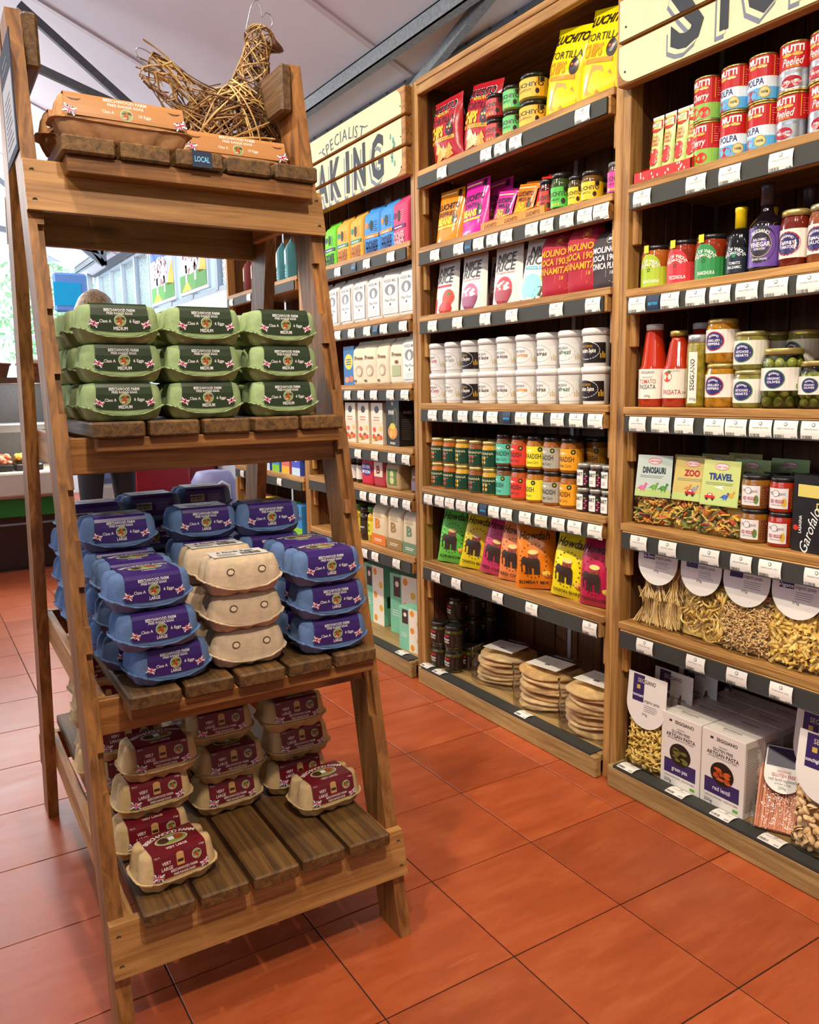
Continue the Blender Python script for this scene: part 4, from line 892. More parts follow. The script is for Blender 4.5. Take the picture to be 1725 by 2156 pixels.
for k, (key, hx, a, y, sh) in enumerate((('sach_m', '#C8329A', 'MILD', .118, 0), ('sach_o', '#EA7A1E', 'MEDIUM', .035, .012), ('sach_r', '#D0261E', 'SPICY', -.055, .02))):
    bag(key, .10, .135, .014, hx, sachet(a, hx), 'pouch', .2)
    put('tray_or', 'sachet_tray', 'orange card display tray holding the %s sachets' % ('magenta', 'orange', 'red')[k], 'tray', (XF + .065, (.118, .003, -.112)[k], z2), RZ, 0, 'sachet trays')
    for q in range(2): put(key, 'seasoning_sachet', '%s taco seasoning sachet, %s in its tray' % (('magenta', 'orange', 'red')[k], ('front', 'behind the front one')[q]), 'sachet', (XF + .045 + q * .03, (.118, .003, -.112)[k], z2 + .006 + .012 * q), RZ, math.radians(-12), 'seasoning sachets', 1, math.radians(8))
jar('s2_red', .026, .115, '#4E140C', '#1E1C1C', salsa('', 'PINEAPPLE'), .12, .66, PI * .026 * 1.3, '#C8342A')
jar('s2_green', .034, .118, '#3A4A1E', '#1E1C1C', salsa('', 'CHILLIES'), .1, .62, PI * .034 * 1.3, '#4ABE3E')
jar('s2_yel', .026, .096, '#4A3A1A', '#1E1C1C', salsa('', 'CHIPOTLE'), .1, .62, PI * .026 * 1.3, '#F0CC1E')
jar('s2_yel2', .034, .096, '#6A4A1E', '#1E1C1C', salsa('', 'CHIPOTLE'), .1, .64, PI * .034 * 1.3, '#F0C81E')
jar('s2_pink', .026, .096, '#5A3A3A', '#5A5A5A', salsa('', 'ONION'), .1, .70, PI * .026 * 1.3, '#E02E96')
for key, y, x, lab in (('s2_red', -.150, 0, 'slim red label sauce jar beside the sachet trays'), ('s2_green', -.218, 0, 'tall green label chilli jar with black lid'), ('s2_yel', -.287, 0, 'slim yellow label jar beside the green chilli jar'), ('s2_yel2', -.352, .005, 'wide yellow label jar on the second shelf'), ('s2_yel', -.412, .07, 'dim yellow label jar set back behind the others'), ('s2_pink', -.462, -.005, 'pink label jar at the right end of the second shelf'), ('s2_green', -.205, .085, 'dim green label jar behind the tall green one'), ('s2_yel2', -.30, .09, 'dim yellow label jar behind the slim yellow one')):
    put(key, 'sauce_jar', lab, 'jar', (XF + .034 + x, y, z2), RZ + .4, 0, 'sauce jars')
# --- third shelf: rice
z3 = 1.55
def nice(sub, c1, c2):
    def fn(d, w, h):
        d.text('NICE', 0, h * .80, .030, '#3A3A3C', 2, w * .66, .015, .12).text('RICE', 0, h * .655, .032, '#3A3A3C', 2, w * .7, .015, .12).text(sub, 0, h * .545, .009, c2, 2, w * .66, .0)
        for k in range(8): a = k * PI / 4; d.poly([(w * .36 + .004 * math.cos(a), h * .9 + .004 * math.sin(a)), (w * .36 + .009 * math.cos(a) + .0005, h * .9 + .009 * math.sin(a)), (w * .36 + .009 * math.cos(a) - .0005, h * .9 + .009 * math.sin(a) + .001)], '#3A3A3C', 2)
        d.ell(0, h * .24, w * .31, w * .31, c1, 2, 20, 3)
        for ex, ey, er in ((-.17, .33, .08), (-.08, .36, .06), (-.12, .27, .05), (.05, .31, .05), (.14, .34, .07), (.10, .27, .09), (.2, .27, .04), (.0, .385, .04)): d.ell(w * ex, h * ey, w * er, w * er * .6, '#F0E8E4', 4, 8, 1)
        d.ell(0, h * .235, w * .32, w * .33, c2, 5, 16, 4, 180, 360)
    return fn
def nice_tom(d, w, h):
    d.text('NICE', 0, h * .80, .030, '#3A3A3C', 2, w * .66, .015, .12).text('RICE', 0, h * .655, .032, '#3A3A3C', 2, w * .7, .015, .12).rect(-w * .4, h * .5, w * .3, h * .54, '#B8323A', 2, 3, 1).ell(w * .2, h * .28, w * .24, w * .24, '#D8381E', 2, 16, 3).ell(w * .12, h * .08, w * .28, w * .2, '#B82A1A', 4, 14, 3).ell(w * .22, h * .36, w * .1, w * .04, '#4A7A2E', 4, 8, 1).ell(-w * .38, h * .1, w * .1, w * .3, '#C83024', 2, 10, 1)
def nice_coc(d, w, h):
    d.text('NICE', .01, h * .80, .030, '#3A3A3C', 2, w * .66, .015, .12).text('RICE', 0, h * .655, .032, '#3A3A3C', 2, w * .7, .015, .12).rect(-w * .34, h * .50, w * .4, h * .55, '#4AB0C4', 2, 3, 1).text('Coconut Recipe', .004, h * .525, .008, '#F0F4F4', 3, w * .6, 0).ell(0, h * .2, w * .40, w * .36, '#E8E2D2', 2, 18, 3).ell(-w * .02, h * .21, w * .33, w * .29, '#8CCFD0', 4, 18, 3).ell(w * .3, h * .1, w * .2, w * .16, '#5A4030', 4, 12, 1).ell(w * .36, h * .36, w * .14, w * .1, '#A8C44A', 3, 12, 1)
for key, fn, bw in (('nice1', nice_tom, .145), ('nice2', nice('Naturally Farmed', '#C8648A', '#8A2A5A'), .155), ('nice3', nice('Wholegrain Basmati', '#C83A44', '#9A1E2C'), .155), ('nice4', nice_coc, .155)):
    bag(key, bw, .205, .055, '#E6E2DA', fn, 'pouch', .35, taper=.02)
put('nice1', 'rice_pouch', 'white rice pouch with tomatoes at the left of its shelf', 'rice pouch', (XF + .035, .435, z3), RZ, math.radians(-4), 'white rice pouches')
put('nice2', 'rice_pouch', 'white rice pouch with pink globe in a purple bowl', 'rice pouch', (XF + .035, .258, z3), RZ, math.radians(-3), 'white rice pouches')
put('nice3', 'rice_pouch', 'white rice pouch with red globe in a red bowl', 'rice pouch', (XF + .035, .056, z3), RZ, math.radians(-3), 'white rice pouches')
put('nice4', 'rice_pouch', 'white rice pouch with a coconut leaning on the red sacks', 'rice pouch', (XF + .035, -.095, z3), RZ, math.radians(-5), 'white rice pouches', 1, math.radians(5))
for k, y in enumerate((.21, .02, -.06)): put('nice%d' % (3 - k % 2), 'rice_pouch', 'rice pouch in shadow behind the front row, %s' % ('left', 'middle', 'right')[k], 'rice pouch', (XF + .13, y, z3), RZ, math.radians(-4), 'rice pouches behind')
def molino(ink, l3):
    def fn(d, w, h):
        d.text('MOLINO', 0, h * .66, .020, ink, 2, w * .74, .03, .1).text('ROCA 1903', 0, h * .525, .020, ink, 2, w * .84, .03, .1).text(l3, 0, h * .39, .020, ink, 2, w * .84, .03, .1)
        d.text('18', w * .26, h * .27, .012, ink, 2, None, .01).rect(w * .08, h * .2, w * .085, h * .32, ink, 2).lines(-w * .42, w * .42, h * .1, h * .2, 4, ink, 2, .2).ell(w * .16, h * .84, .017, .017, ink, 2, 16, 1).ell(w * .16, h * .84, .0155, .0155, '#A81830' if ink != '#E8E2E2' else '#3A3036', 3, 16, 1).text('MR', w * .16, h * .84, .012, ink, 4, .018, .03, .15)
    return fn
bag('sack_red', .142, .21, .085, '#A8142E', molino('#E8A42A', 'DINAMITA'), 'sack', .7)
bag('sack_dark', .142, .21, .085, '#3A3036', molino('#E8E2E2', 'JONICA PLUS'), 'sack', .7)
put('sack_red', 'rice_sack', 'crimson cloth rice sack next to the coconut rice pouch', 'rice sack', (XF + .05, -.205, z3), RZ + .12, 0, 'cloth rice sacks'); put('sack_red', 'rice_sack', 'crimson cloth rice sack beside the dark sack', 'rice sack', (XF + .045, -.335, z3), RZ + .1, 0, 'cloth rice sacks')
put('sack_dark', 'rice_sack', 'dark brown cloth rice sack at the right end of its shelf', 'rice sack', (XF + .045, -.433, z3), RZ + .1, 0, 'cloth rice sacks', .84); put('sack_red', 'rice_sack', 'shaded crimson rice sack lying behind the front sacks', 'rice sack', (XF + .15, -.29, z3), RZ, 0, 'cloth rice sacks')
# --- fourth shelf: white sauce tubs
z4 = 1.2
def tub(key, word, ink, dark=False):
    r, h = .0455, .119; b = MB().lathe([(r * .86, 0), (r * .88, .003), (r * .985, h * .84), (r * .985, h * .86)], mat('#DAD6D2', .35), 26)
    l = MB().lathe([(r * 1.04, h * .82), (r * 1.04, h * .97), (r * .96, h * .985), (r * .96, h)], mat('#E2DEDA', .3), 26)
    m = MB(); d = D(.35); base = '#1E1416' if dark else '#E4E0DC'
    d.rect(-.062, h * .10, .062, h * .62, base, 1, 16, 1); d.ell(-.004, h * .42, .046, h * .24, '#D8D4D0' if dark else '#A8A8B8', 2, 26).ell(-.004, h * .42, .0435, h * .22, base, 3, 26)
    d.text('MAHUBAN', -.004, h * .53, .0085, '#B8862E' if dark else '#6A6A70', 4, .045, .01).text(word, -.002, h * .42, .013, '#EFE6DC' if dark else ink, 4, .062, .02, .2)
    d.lines(-.03, .024, h * .27, h * .34, 2, '#A02A34' if dark else '#9A9AA8', 4, .3).lines(-.05, .05, h * .12, h * .2, 3, '#A02A34' if dark else '#8A94B0', 4, .3)
    for q, x in enumerate((.042, .049, .055)): d.rect(x, h * .22, x + .004, h * (.34 + .05 * (q % 2)), '#C89A2E' if dark else '#C8B88A', 4)
    d.apply(m, lambda u, v: ((lambda rr: ((rr * math.sin(u / rr), -rr * math.cos(u / rr), v), (math.sin(u / rr), -math.cos(u / rr), 0)))(r * (.885 + .1 * v / (h * .84)) + .0006)))
    KIND[key] = [('tub', b.mesh('tub')), ('lid', l.mesh('lid')), ('label', m.mesh('label'))]
TB = (('Red Curry', '#B84A5A', 0), ('Green Curry', '#8A9A8E', 0), ('Balti Sauce', '#FFFFFF', 1), ('Balti Sauce', '#4A3A44', 0), ('Pathan Adonna', '#6A4A5A', 0), ('Korma', '#D88A3A', 0), ('Madras', '#5A4A44', 0), ('Jalfrezi', '#4A7A5A', 0), ('Brandam Sauce', '#FFFFFF', 1))
for k, (wd_, ink, dk) in enumerate(TB):
    tub('tub%d' % k, wd_, ink, dk); y = .5 - k * .1097
    for q in range(2): put('tub%d' % k, 'sauce_tub', 'white curry sauce tub%s, %s, %s layer' % (' with black label' if dk else '', POS[k], ('lower', 'upper')[q]), 'tub', (XF + .045, y, z4 + q * .119), RZ + random.uniform(-.12, .12), 0, 'white sauce tubs')
# --- fifth shelf: curry jars
z5 = .855
def gee(acc):
    def fn(d, w, a, b):
        d.text('VEERHANA', 0, b - .013, .0085, '#D8C99A', 2, w * .5, .02).text('MASALA', 0, b - .025, .005, '#B8B49A', 2, w * .28, 0)
        for q in range(4): an = q * PI / 2 + PI / 4; d.ell(.011 * math.cos(an) - .002, a + .025 + .011 * math.sin(an), .0052, .0085 if False else .0062, acc, 2, 8, 1)
    return fn
for k, (acc, cont) in enumerate((('#E8783A', '#B8701E'), ('#D84A44', '#B05A1E'), ('#F0B82E', '#D0A030'), ('#B84A3A', '#8A4A1E'), ('#F0A83A', '#C89A2A'))):
    jar('vee%d' % k, .0365, .102, cont, '#C8B878', gee(acc), .06, .68, PI * .0365 * 1.5, '#14402C', .12, .88, .6)
    for q in range(2): put('vee%d' % k, 'curry_jar', 'green label curry jar, %s of five, %s' % (POS[k], ('bottom layer', 'top layer')[q]), 'jar', (XF + .04, .507 - .0875 * k, z5 + q * .102), RZ + random.uniform(-.15, .25), 0, 'green label curry jars')
for k in range(5): put('vee%d' % k, 'curry_jar', 'green label curry jar in the row behind, %s, bottom layer' % POS[k], 'jar', (XF + .125, .50 - .0875 * k, z5), RZ, 0, 'green label curry jars behind'); put('vee%d' % k, 'curry_jar', 'green label curry jar in the row behind, %s, top layer' % POS[k], 'jar', (XF + .125, .50 - .0875 * k, z5 + .102), RZ, 0, 'green label curry jars behind')
def swa(ink, sub):
    def fn(d, w, a, b):
        d.text('SWAADISH', -.004, a + (b - a) * .52, .017, '#2A2624', 2, .074, .015, 0).text(sub, 0, a + (b - a) * .22, .011, '#3A3430', 2, .05, 0, .2)
        d.ell(-.008, a + (b - a) * .72, .02, .008, '#F4ECD8', 2, 10, 1, 0, 180).ell(.030, b - .010, .0085, .0085, '#2A2A22', 2, 12, 1).ell(.030, b - .010, .004, .004, '#A8B43A', 3, 8, 1)
    return fn
for k, (hx, cont, sub, nm) in enumerate((('#5ABFA6', '#6A4A22', 'Yogurt Curry', 'turquoise'), ('#D83A2C', '#A8501E', 'Tandoori Curry', 'red'), ('#F0DC2E', '#A86A1E', 'Coconut Curry', 'lemon yellow'), ('#A8A498', '#9A5A1E', 'Pepper Curry', 'grey'), ('#F0A01E', '#9A5A1A', 'Ginger Curry', 'orange'))):
    jar('swa%d' % k, .0395, .117, cont, '#1A1818', swa('', sub), .1, .70, PI * .0395 * 1.35, hx, .11, .88)
    for q in range(2): put('swa%d' % k, 'curry_jar', '%s label curry jar with black lid, %s of its pair' % (nm, ('lower', 'upper')[q]), 'jar', (XF + .042, .070 - .0865 * k, z5 + q * .117), RZ + (.25, 0, .3, -.1, .15)[k] * (1 if q else -1), 0, 'bright label curry jars')
    put('swa%d' % k, 'curry_jar', '%s label curry jar in the row behind, bottom layer' % nm, 'jar', (XF + .13, .045 - .0865 * k, z5), RZ, 0, 'curry jars in the row behind'); put('swa%d' % k, 'curry_jar', '%s label curry jar in the row behind, top layer' % nm, 'jar', (XF + .13, .045 - .0865 * k, z5 + .117), RZ, 0, 'curry jars in the row behind')
def bart(d, w, a, b):
    d.rect(-.022, a, .010, b, '#ECE4DE', 2, 5, 1).text('BART', -.006, b - .014, .012, '#241E20', 3, .028, .03).text('THAI', -.006, a + .017, .004, '#3A3438', 3, .014, 0).text('CURRY', -.006, a + .011, .004, '#3A3438', 3, .016, 0)
    for q in range(5): d.ell(.016 + .004 * (q % 2), a + .006 + q * .008, .004, .003, random.choice(('#D86AA0', '#7A9A4A', '#C8426A')), 3, 7, 1)
jar('bart', .0265, .079, '#2A1C14', '#A8A49A', bart, .1, .74, PI * .0265 * 1.3, '#2A2024', .16, .86, .5)
for k, y in enumerate((-.362, -.418, -.470)):
    for q in range(2): put('bart', 'paste_jar', 'small dark curry paste jar, %s of three, %s' % (('leftmost', 'centre', 'rightmost')[k], ('bottom layer', 'top layer')[q]), 'jar', (XF + .03 - .01, y, z5 + q * .079), RZ + .15, 0, 'small curry paste jars')
# --- sixth shelf: crisps
z6 = .536
def howdah(sub, ink='#2A2420', dk='#3A2A24'):
    def fn(d, w, h):
        d.text('Howdah', 0, h * .80, .030, ink, 2, w * .78, .01, .15)
        for q in range(22):
            a = 2 * PI * q / 22; d.ell(w * .34 * math.cos(a), h * .42 + h * .25 * math.sin(a), .0028, .0028, dk, 2, 6, 1)
        # little elephant with a howdah
        d.ell(-w * .02, h * .40, w * .20, h * .085, dk, 3, 14).ell(-w * .22, h * .42, w * .09, h * .065, dk, 3, 10, 1).rect(-w * .31, h * .25, -w * .275, h * .42, dk, 3)
        for x in (-.16, -.07, .06, .14): d.rect(w * x - .006, h * .22, w * x + .006, h * .38, dk, 3)
        d.rect(-w * .12, h * .46, w * .12, h * .53, '#8A3A2A', 4).ell(0, h * .55, w * .14, h * .035, '#E8C878', 5, 10, 1).text(sub, 0, h * .10, .012, ink, 2, w * .74, .01)
        d.ell(w * .32, h * .24, w * .1, h * .04, '#E8C050', 4, 8, 1).ell(w * .36, h * .2, w * .09, h * .03, '#A85A2A', 4, 8, 1)
    return fn
for key, hx, sub in (('cr_gr', '#6ACB4A', 'ONION'), ('cr_ye', '#EAD21E', 'ONION BHAJI'), ('cr_pi', '#D0386A', 'RED CHILLI'), ('cr_pe', '#EE8A4A', 'RED CHILLI'), ('cr_or', '#E07A12', 'BOMBAY MIX'), ('cr_yb', '#F0DC1A', 'ONION BHAJI'), ('cr_cr', '#B81E48', 'TANDOOR CHILLI')):
    bag(key, .150, .242, .085, hx, howdah(sub), 'chip', .3)
for key, y, x, rz, ry, rx, lab in (('cr_gr', .44, .055, .45, 3, -12, 'green crisp bag with an elephant, leftmost on its shelf'), ('cr_ye', .290, .06, .45, 6, -12, 'yellow crisp bag between the green and pink bags'), ('cr_pi', .160, .06, .35, 9, -9, 'pink crisp bag leaning behind the peach bag'), ('cr_pe', .035, .055, .3, 3, -7, 'peach crisp bag tucked behind the orange bag'), ('cr_or', -.095, .045, .6, -2, -8, 'orange crisp bag with its side panel turned out'), ('cr_yb', -.262, .05, .25, 5, -6, 'bright yellow onion bhaji crisp bag'), ('cr_cr', -.402, .05, .2, 1, -6, 'crimson tandoor chilli crisp bag, rightmost on its shelf')):
    put(key, 'crisp_bag', lab, 'crisp bag', (XF + x, y, z6 + .002), RZ + rz, math.radians(rx), 'bags of crisps', 1, math.radians(ry))
for key, y, nm in (('cr_ye', .24, 'yellow'), ('cr_pi', .12, 'pink'), ('cr_or', .0, 'orange'), ('cr_yb', -.20, 'bright yellow'), ('cr_cr', -.37, 'crimson')):
    put(key, 'crisp_bag', 'dim %s crisp bag in the row behind' % nm, 'crisp bag', (XF + .13, y, z6 + .002), RZ, math.radians(-6), 'crisp bags behind')
# --- base: pickles and flatbreads
zb = .0742
def pick(d, w, a, b):
    d.text('MAHARAJ', -.004, b - .010, .006, '#D8323A', 2, .03, .02).rect(-.022, b - .014, .014, b - .006, '#C8262E', 1, 4, 1).text('Mango', -.004, b - .024, .010, '#EDE6D2', 2, .038, .02, .1).text('Chutney', -.004, b - .036, .008, '#EDE6D2', 2, .036, .02, .1).lines(.026, .05, a + .006, b - .008, 7, '#8A7A6A', 2, .4)
jar('pickle', .0395, .1, '#4A4414', '#1C1A18', pick, .12, .7, PI * .0395 * 1.5, '#2A1A14', .15, .86)
for k, (x, y, n) in enumerate(((XF + .035, .512, 2), (XF + .045, .425, 2))):
    for q in range(n): put('pickle', 'chutney_jar', 'dark chutney jar, %s front stack, %s' % (('left', 'right')[k], ('lower', 'upper')[q]), 'jar', (x, y, zb + q * .1), RZ + .1, 0, 'chutney jars at the front')
for k, (x, y) in enumerate(((.24, .50), (.33, .505), (.42, .50))):
    for q in range(3): put('pickle', 'chutney_jar', 'chutney jar, %s of the three rear stacks, %s' % (('nearest', 'middle', 'farthest')[k], ('bottom', 'middle', 'top')[q]), 'jar', (x, y, zb + q * .1), RZ, 0, 'chutney jars behind')
for k in range(2): put('pickle', 'chutney_jar', 'single chutney jar beside the flatbread bag, %s' % ('nearer', 'deeper')[k], 'jar', (.25 + .09 * k, .41, zb), RZ, 0, 'chutney jars behind')
BR = [mat(c, .75, 0, .25, 28, .5) for c in ('#D8B47C', '#E0C08C', '#CFA86E')]
FILM = film(); FILM2 = film('crinkled_film', '#FFFFFF', .09, .08)
def bread_disc(r, th, seed):
    rg = random.Random(seed); b = MB(); n = 26; rad = [r * (1 + .05 * math.sin(2 * a * 2 * PI / n + seed) + rg.uniform(-.02, .02)) for a in range(n)]
    prof = [(.0, .0, 0), (.8, 0, 1), (.97, .25, 1), (1.0, .5, 1), (.96, .8, 1), (.8, 1.0, 1), (.4, .96, 1)]; vs = []; fs = []
    for s, z, _ in prof[1:]:
        for i in range(n): a = 2 * PI * i / n; vs.append((rad[i] * s * math.cos(a), rad[i] * s * math.sin(a), th * z + .003 * math.sin(3 * a + seed) + rg.uniform(-.0008, .0008)))
    vs.append((0, 0, 0)); vs.append((0, 0, th * .95))
    for k in range(5):
        for i in range(n): j = (i + 1) % n; fs.append((k * n + i, k * n + j, (k + 1) * n + j, (k + 1) * n + i))
    fs += [(6 * n, (i + 1) % n, i) for i in range(n)] + [(6 * n + 1, 5 * n + i, 5 * n + (i + 1) % n) for i in range(n)]
    b.add(vs, fs, BR[seed % 3], True); return b.mesh('flatbread')
BD = [bread_disc(.118, .016, k) for k in range(4)]
def breadpack(label, x, y, n, rz, tilt=0):
    t = thing('flatbread_pack', label, 'bread pack', (x, y, zb), rz, 0, 'bagged flatbreads')
    for k in range(n): link('flatbread', BD[k % 4], t, (random.uniform(-.005, .005), random.uniform(-.005, .005), .002 + k * .0195), (random.uniform(-.05, .05), random.uniform(-.05, .05), random.uniform(0, 6)))
    H = n * .0195 + .006; b = MB(); R = .130
    def wrap(i, j):
        a = 2 * PI * i; x_, y_ = sup(R * (1.02 + .03 * math.sin(9 * a)), R * (1.0 + .03 * math.cos(7 * a)), a, 3.0); q = j
        s = 1 + .03 * math.sin(20 * q + 5 * a); return (x_ * s, y_ * s, .001 + H * q)
    b.grid(wrap, 36, 5, FILM2)
    b.grid(lambda i, j: ((i - .5) * .29 * (1 + .1 * j), (j - .5) * .36 + .02, H + .004 + .008 * math.sin(7 * i + 9 * j) + (max(0, abs(j - .5) - .36) * -.1 if j < .5 else max(0, j - .8) * .22)), 14, 16, FILM2)
    o = link('film_wrap', b.mesh('film_wrap'), t)
    m = MB(); m.box(-.075, .07, -.065, .05, H + .013, H + .0142, mat('#E6DED2', .5)); d = D(.5); d.bars(-.012, .012, -.035, -.022, '#3A3430', 9, 2).lines(-.05, .05, -.015, .035, 5, '#B8AEA2', 2, .25)
    d.apply(m, topf(H + .0143)); link('label', m.mesh('label'), t)
    m = MB(); m.box(-.06, .07, .051, .09, H + .013, H + .0142, mat('#1E1A1C', .4)); D(.5).text('NAAN BREADS', 0, .071, .011, '#EDE6DC', 2, .09, .02).ell(.06, .066, .007, .007, '#C82A34', 2, 10, 1).apply(m, topf(H + .0143)); link('brand_label', m.mesh('brand_label'), t)
breadpack('bagged flatbread pile at the left, next to the chutney jars', .30, .225, 6, RZ + .25); breadpack('bagged flatbread pile in the middle of the base shelf', .275, -.075, 7, RZ + .15); breadpack('bagged flatbread pile at the right end of the base shelf', .265, -.340, 8, RZ + .1)

# ================================================================== nearest bay
# --- tomato puree tubes and tinned tomatoes
za = 1.824
def tube_lab(d, w, h):
    d.rect(-w * .47, h * .80, w * .47, h * .93, '#C8241E', 1).ell(0, h * .80, w * .42, h * .05, '#C8241E', 1, 14, 1, 180, 360).text('MUTTI', 0, h * .87, .010, '#F4EDE4', 2, w * .8, .03).text('DOUBLE', 0, h * .68, .006, '#C85A2A', 2, w * .6, .02).text('TOMATO', 0, h * .62, .008, '#C8322A', 2, w * .72, .02).text('PUREE', 0, h * .56, .007, '#C8322A', 2, w * .6, .02)
    d.ell(0, h * .42, w * .34, h * .075, '#C81E1A', 2, 14).ell(0, h * .31, w * .36, h * .08, '#D82A20', 3, 14).ell(-w * .1, h * .45, w * .08, h * .02, '#F0C8B8', 4, 8, 1).ell(-w * .32, h * .46, w * .2, h * .03, '#4A8A2E', 2, 10, 1).text('130g', 0, h * .17, .006, '#3A4A24', 2, None, 0)
bag('puree', .038, .175, .03, '#BFCB7A', tube_lab, 'pouch', .22, nu=6, nv=10, crimp='#E8E6E0')
put('tray_red', 'puree_tray', 'red card tray in front of the tomato puree tubes', 'tray', (XF + .05, -.665, za), RZ, 0, 'trays')
for k, y in enumerate((-.612, -.655, -.698, -.738)): put('puree', 'puree_tube', 'pale green tomato puree tube, %s of four in the red tray' % ('leftmost', 'second', 'third', 'rightmost')[k], 'tube', (XF + .028, y, za + .0035), RZ, math.radians(-3), 'tomato puree tubes')
def can(key, draw, band):
    r, h = .0385, .1125; gold = mat('#C8A85A', .25, .9); b = MB()
    b.lathe([(r * .97, 0), (r * 1.01, .001), (r * 1.01, .004), (r * .985, .006)], gold, 26); b.lathe([(r * .985, h - .006), (r * 1.01, h - .004), (r * 1.01, h - .001), (r * .97, h), (r * .94, h - .002)], gold, 26)
    prof = [(r * .985, .005)] + [(r * (.985 if k % 2 else .965), .012 + k * .0045) for k in range(8)] + [(r * .985, .05), (r * .985, h - .005)]
    b.lathe(prof, mat('#C4C6C8', .25, .9) if band else mat('#B8BEC4', .25, .6), 26, True, False)
    m = MB(); d = D(.25); draw(d, r, h); d.apply(m, cyl(r * .995)); KIND[key] = [('can', b.mesh('can')), ('label', m.mesh('label'))]
def mut(sub, lower):
    def fn(d, r, h):
        W_ = PI * r * .98
        d.rect(-W_, h * .46 if lower != 'cherry' else h * .40, W_, h * .945, '#B81A1E', 1, 30, 1)
        if lower == 'cherry': d.rect(-W_, h * .06, W_, h * .40, '#8CB84A', 1, 30, 1).ell(-.016, h * .22, .016, h * .13, '#C8201A', 2, 12, 1).ell(.014, h * .2, .016, h * .12, '#D02A20', 3, 12, 1).text('Cherry', 0, h * .56, .018, '#F4EDE6', 3, .05, .015, .25)
        if lower == 'polpa': d.rect(-W_, h * .06, W_, h * .52, '#D8E2EA', 2, 30, 1).rect(-W_, h * .06, W_, h * .30, '#5AA8D8', 3, 30, 1).text('POLPA', -.006, h * .43, .015, '#2A2A6A', 4, .048, .02).ell(-.016, h * .16, .02, h * .11, '#A82028', 4, 14, 1).ell(.020, h * .20, .014, .014, '#B89A4A', 5, 14, 1).ell(.020, h * .20, .0115, .0115, '#D8C888', 6, 14, 1).text('100%', .020, h * .20, .006, '#4A3A1E', 7, .016, .02)
        if lower == 'peeled': d.text('Peeled', .002, h * .60, .017, '#F4EDE6', 3, .05, .01, .3).text('TOMATOES', .002, h * .50, .005, '#E8C84A', 3, .03, 0).ell(0, h * .20, .024, h * .12, '#A8182A', 2, 16, 1).text('400g NET', 0, h * .2, .005, '#F0E8E0', 3, .022, .01)
        d.text('MUTTI', 0, h * .845, .0145, '#F6F0E8', 3, .052, .04).ell(-.012, h * .73, .012, .004, '#D8A83A', 3, 10, 1).ell(.012, h * .73, .012, .004, '#D8A83A', 3, 10, 1).rect(.040, h * .5, .042, h * .93, '#D8A83A', 2); d.lines(.046, .062, h * .55, h * .9, 7, '#E0B0A0', 3, .25)
    return fn
can('can_ch', mut('', 'cherry'), False); can('can_po', mut('', 'polpa'), False); can('can_pe', mut('', 'peeled'), True)
for k, (key, y, nm) in enumerate((('can_ch', -.779, 'cherry tomato'), ('can_po', -.860, 'blue and white chopped tomato'), ('can_po', -.942, 'chopped tomato'), ('can_pe', -1.023, 'peeled tomato'), ('can_pe', -1.104, 'peeled tomato'))):
    for q in range(2): put(key, 'tomato_can', 'red %s tin, column %s from the left, %s' % (nm, ('one', 'two', 'three', 'four', 'five')[k], ('lower', 'upper')[q]), 'tin', (XF + .04, y + random.uniform(-.003, .003), za + q * .1128), RZ + random.uniform(-.2, .3), 0, 'tomato tins')
    if k: put(key, 'tomato_can', 'tomato tin in the shadowed second row, column %s, lower' % ('one', 'two', 'three', 'four', 'five')[k], 'tin', (XF + .13, y, za), RZ, 0, 'tomato tins behind'); put(key, 'tomato_can', 'tomato tin in the shadowed second row, column %s, upper' % ('one', 'two', 'three', 'four', 'five')[k], 'tin', (XF + .13, y, za + .1128), RZ, 0, 'tomato tins behind')
# --- sauces and vinegars
zc = 1.534
def wight(hx, nm):
    def fn(d, w, a, b):
        d.rect(-w * .5, a, w * .5, a + (b - a) * .58, hx, 1, 16, 1).ell(-.006, a + (b - a) * .56, .034, (b - a) * .40, hx, 1, 20, 2, 0, 180)
        d.arc('ISLE OF WIGHT', -.006, a + (b - a) * .40, .034, .0088, '#F0EEE4', 90, 3, .015, False, .78).arc('TOMATOES', -.006, a + (b - a) * .40, .024, .0068, '#F0EEE4', 90, 3, .015, False, .78)
        for q in range(5): an = PI / 2 + q * 2 * PI / 5; d.poly([(-.006 + .003 * math.cos(an - .6), a + (b - a) * .5 + .003 * math.sin(an - .6)), (-.006 + .009 * math.cos(an), a + (b - a) * .5 + .009 * math.sin(an)), (-.006 + .003 * math.cos(an + .6), a + (b - a) * .5 + .003 * math.sin(an + .6))], '#1E5A2A', 3)
        d.text(nm, 0, a + (b - a) * .16, .0092, '#F0EEE4', 3, .048, .015); d.lines(.042, .064, a + .01, a + (b - a) * .5, 7, '#D8D4B8', 2, .25)
    return fn
for key, hx, nm, cont in (('w_lime', '#A8BE2A', 'MAKHANI', '#A8581A'), ('w_red', '#D02E3A', 'PIZZAIOLA', '#8A2A12'), ('w_green', '#2E8A46', 'SHAKSHUKA', '#8A2E12')):
    jar(key, .0435, .117, cont, '#1C1A1A', wight(hx, nm), .02, .82, PI * .0435 * 1.4, None, .10, .92)
    sb = MB().box(-.011, .011, -.0012, 0, 0, .034, mat('#F0CC1E', .4)).mesh('seal_strip'); KIND[key].append(('seal_strip', MB().add([(x, y, z) for x, y, z in [(-.022, -.0395, .096), (-.006, -.0446, .096), (-.006, -.0446, .117), (-.022, -.0395, .117), (-.008, -.03, .1185), (-.024, -.028, .1185)]], [(0, 1, 2, 3), (3, 2, 4, 5)], mat('#F0CC1E', .4)).mesh('seal_strip')))
